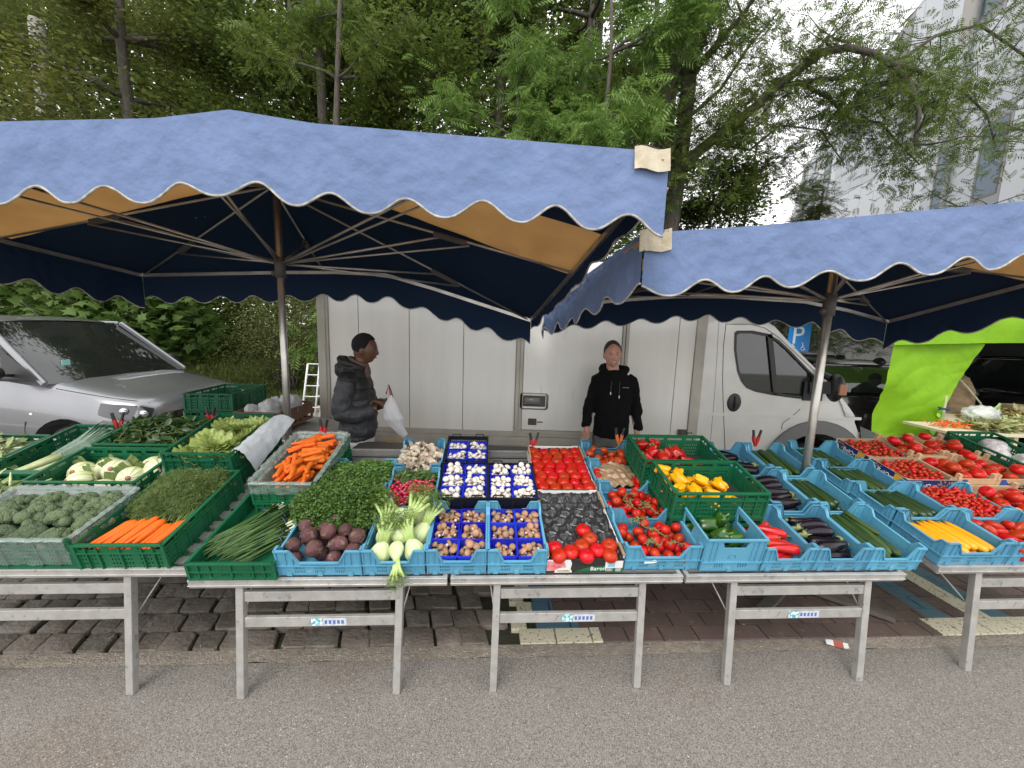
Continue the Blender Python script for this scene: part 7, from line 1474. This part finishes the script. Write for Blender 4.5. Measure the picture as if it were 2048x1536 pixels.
JK = mat('jacket_grey', (.035, .037, .042), rough=.6, c2=(.028, .03, .034), ns=8, bump=.3, bs=18); JKB = mat('jacket_black', (.010, .010, .011), rough=.6)
def puff(z0, per): return lambda z, t: .12*abs(sin(pi*(z-z0)/per))**.5-.09
h = MB(); torso(h, [(0, .0, .84, .17, .125), (0, .0, .875, .19, .148), (0, .0, 1.05, .195, .15), (0, .0, 1.2, .195, .148)], mod=puff(.875, .115))
for s in (-1, 1):
    P = [(s*.185, .03, 1.36), (s*.225, .055, 1.22), (s*.225, .065, 1.10), (s*.19, -.04, 1.08), (s*.14, -.17, 1.12)]; R_ = [.075, .078, .078, .07, .052]; limb(h, P, R_)
    for k in range(4): t = k/3; c = Vector(P[min(k, 3)]).lerp(Vector(P[min(k+1, 4)]), .5); h.ball(float(.080-.006*k), 14, 10, X=Tr(c))
jk = soft(h, 'jacket', JK, boy, .007, 1, .02, .06)
h = MB(); torso(h, [(0, .0, 1.17, .192, .147), (0, .01, 1.28, .195, .14), (0, .02, 1.37, .18, .12), (0, .03, 1.44, .12, .10), (0, .02, 1.49, .085, .08)], mod=puff(1.17, .11)); [h.ball(.083, 14, 10, X=Tr((s*.17, .03, 1.36))) for s in (-1, 1)]
h.ball((.11, .085, .085), 18, 12, X=Tr((0, .105, 1.445)) @ Matrix.Rotation(.6, 4, 'X')); h.tube([(.085*cos(a), .04+.10*sin(a), 1.50-.055*sin(a)*-1*.6) for a in np.linspace(0, 2*pi, 20)], .03, 10); soft(h, 'jacket_yoke', JKB, boy, .007, 1, .02, .06)
h = MB(); h.tube([(.06*cos(a), -.01+.07*sin(a), 1.515+.03*sin(a)) for a in np.linspace(0, 2*pi, 16)], .02, 8); h.ball((.045, .03, .07), 12, 8, X=Tr((0, -.085, 1.42))); soft(h, 'inner_hood', mat('hood_brown', (.10, .065, .055), rough=.9), boy, .008, 2)
h = MB(); torso(h, [(0, .0, .72, .15, .12), (0, .0, .80, .16, .125), (0, .0, .88, .15, .12)])
for s in (-1, 1): limb(h, [(s*.085, .0, .82), (s*.09, .0, .48), (s*.11, .03, .09)], [.10, .09, .08])
soft(h, 'trousers', mat('trousers_pale', (.58, .56, .57), rough=.85, c2=(.5, .48, .5), ns=10, bump=.4, bs=10), boy, .008, 2, .03)
hd = at(779, 778, 3.28); bag = empty('plastic_bag', hd, label='white plastic bag with red and black handles held by the young man', cat='bag'); Q = [at(*q, 3.27)-hd for q in [(778, 792), (768, 812), (766, 838), (790, 862), (808, 876)]]; Q2 = [at(*q, 3.27)-hd for q in [(784, 790), (797, 812), (808, 836), (806, 850), (815, 868)]]
def bg_(u, v):
    k = v*4; i = min(int(k), 3); f = k-i; a = Q[i].lerp(Q[i+1], f); b = Q2[i].lerp(Q2[i+1], f); c = (a+b)/2; r = (b-a)/2; t = 2*pi*u; return c+r*cos(t)+Vector((0, r.length*.55*sin(t)*(1-.4*v), 0))+Vector((1, 0, .3))*.012*noise.noise(Vector((cos(t)*2, sin(t)*2, v*4)))*(v+.2)
m = MB(); m.grid(bg_, 40, 30, closeu=True); m.build('bag_body', WB, bag, smooth=True); m = MB(); m.tube([at(*q, 3.27)-hd for q in [(772, 788), (777, 770), (781, 790)]], .006, 6, 1); m.tube([at(*q, 3.27)-hd for q in [(777, 769), (783, 784), (786, 798)]], .005, 6, 0); m.build('bag_handles', [BLK, CLR_], bag, smooth=True)
# --- person in brown coat in the tent
w0 = at(1895, 870, 5.9); pb_ = empty('person', Vector((w0.x, 5.9, 0)), label='person in a brown coat with a shoulder strap bending over in the green tent', cat='person')
b = MB(); b.X = None; limb(b, [(-.12, 0, .9), (-.1, .02, .45), (-.1, 0, .06)], [.08, .06, .045]); limb(b, [(.12, 0, .9), (.1, .02, .45), (.1, 0, .06)], [.08, .06, .045]); [b.ball((.05, .12, .045), 10, 8, X=Tr((s*.1, -.04, .045))) for s in (-1, 1)]; torso(b, [(0, 0, .85, .17, .13), (0, .05, 1.1, .16, .12), (.0, .12, 1.3, .18, .12), (.0, .18, 1.4, .12, .1)]); b.ball((.08, .1, .115), 20, 14, X=Tr((.02, .36, 1.42))); limb(b, [(0, .2, 1.36), (.02, .32, 1.4)], [.06, .055]); limb(b, [(.2, .16, 1.3), (.26, .28, 1.1), (.2, .45, .98)], [.05, .042, .03]); limb(b, [(-.2, .16, 1.3), (-.26, .28, 1.1), (-.2, .45, .98)], [.05, .042, .03]); [hand(b, Tr((s*.2, .47, .97)) @ Matrix.Rotation(-1.2, 4, 'X'), .6, -s) for s in (-1, 1)]; soft(b, 'body', SK1, pb_, .007, 2)
h = MB(); torso(h, [(0, .0, .55, .27, .2), (0, .0, .9, .25, .18), (0, .05, 1.15, .25, .17), (.0, .12, 1.33, .23, .15), (.0, .2, 1.42, .12, .1)]); limb(h, [(.2, .15, 1.3), (.28, .26, 1.1), (.22, .42, 1.0)], [.085, .075, .055]); limb(h, [(-.2, .15, 1.3), (-.28, .26, 1.1), (-.22, .42, 1.0)], [.085, .075, .055]); soft(h, 'coat', mat('coat_brown', (.20, .14, .075), rough=.85, c2=(.16, .11, .06), ns=6), pb_, .01, 2, .04)
h = MB(); h.tube([(-.16, -.10, 1.38), (0, -.16, 1.18), (.18, -.19, .98), (.26, -.12, .9)], .012, 6); h.build('shoulder_strap', mat('strap', (.45, .42, .3)), pb_, smooth=True); h = MB(); h.ball((.085, .105, .1), 18, 12, X=Tr((.02, .37, 1.45))); h.build('hair', mat('hair_brown', (.03, .02, .015)), pb_, smooth=True)
# ================================================================ drop the unlinked patterns
for o in set(PROTOS):
    try: bpy.data.objects.remove(o)
    except ReferenceError: pass
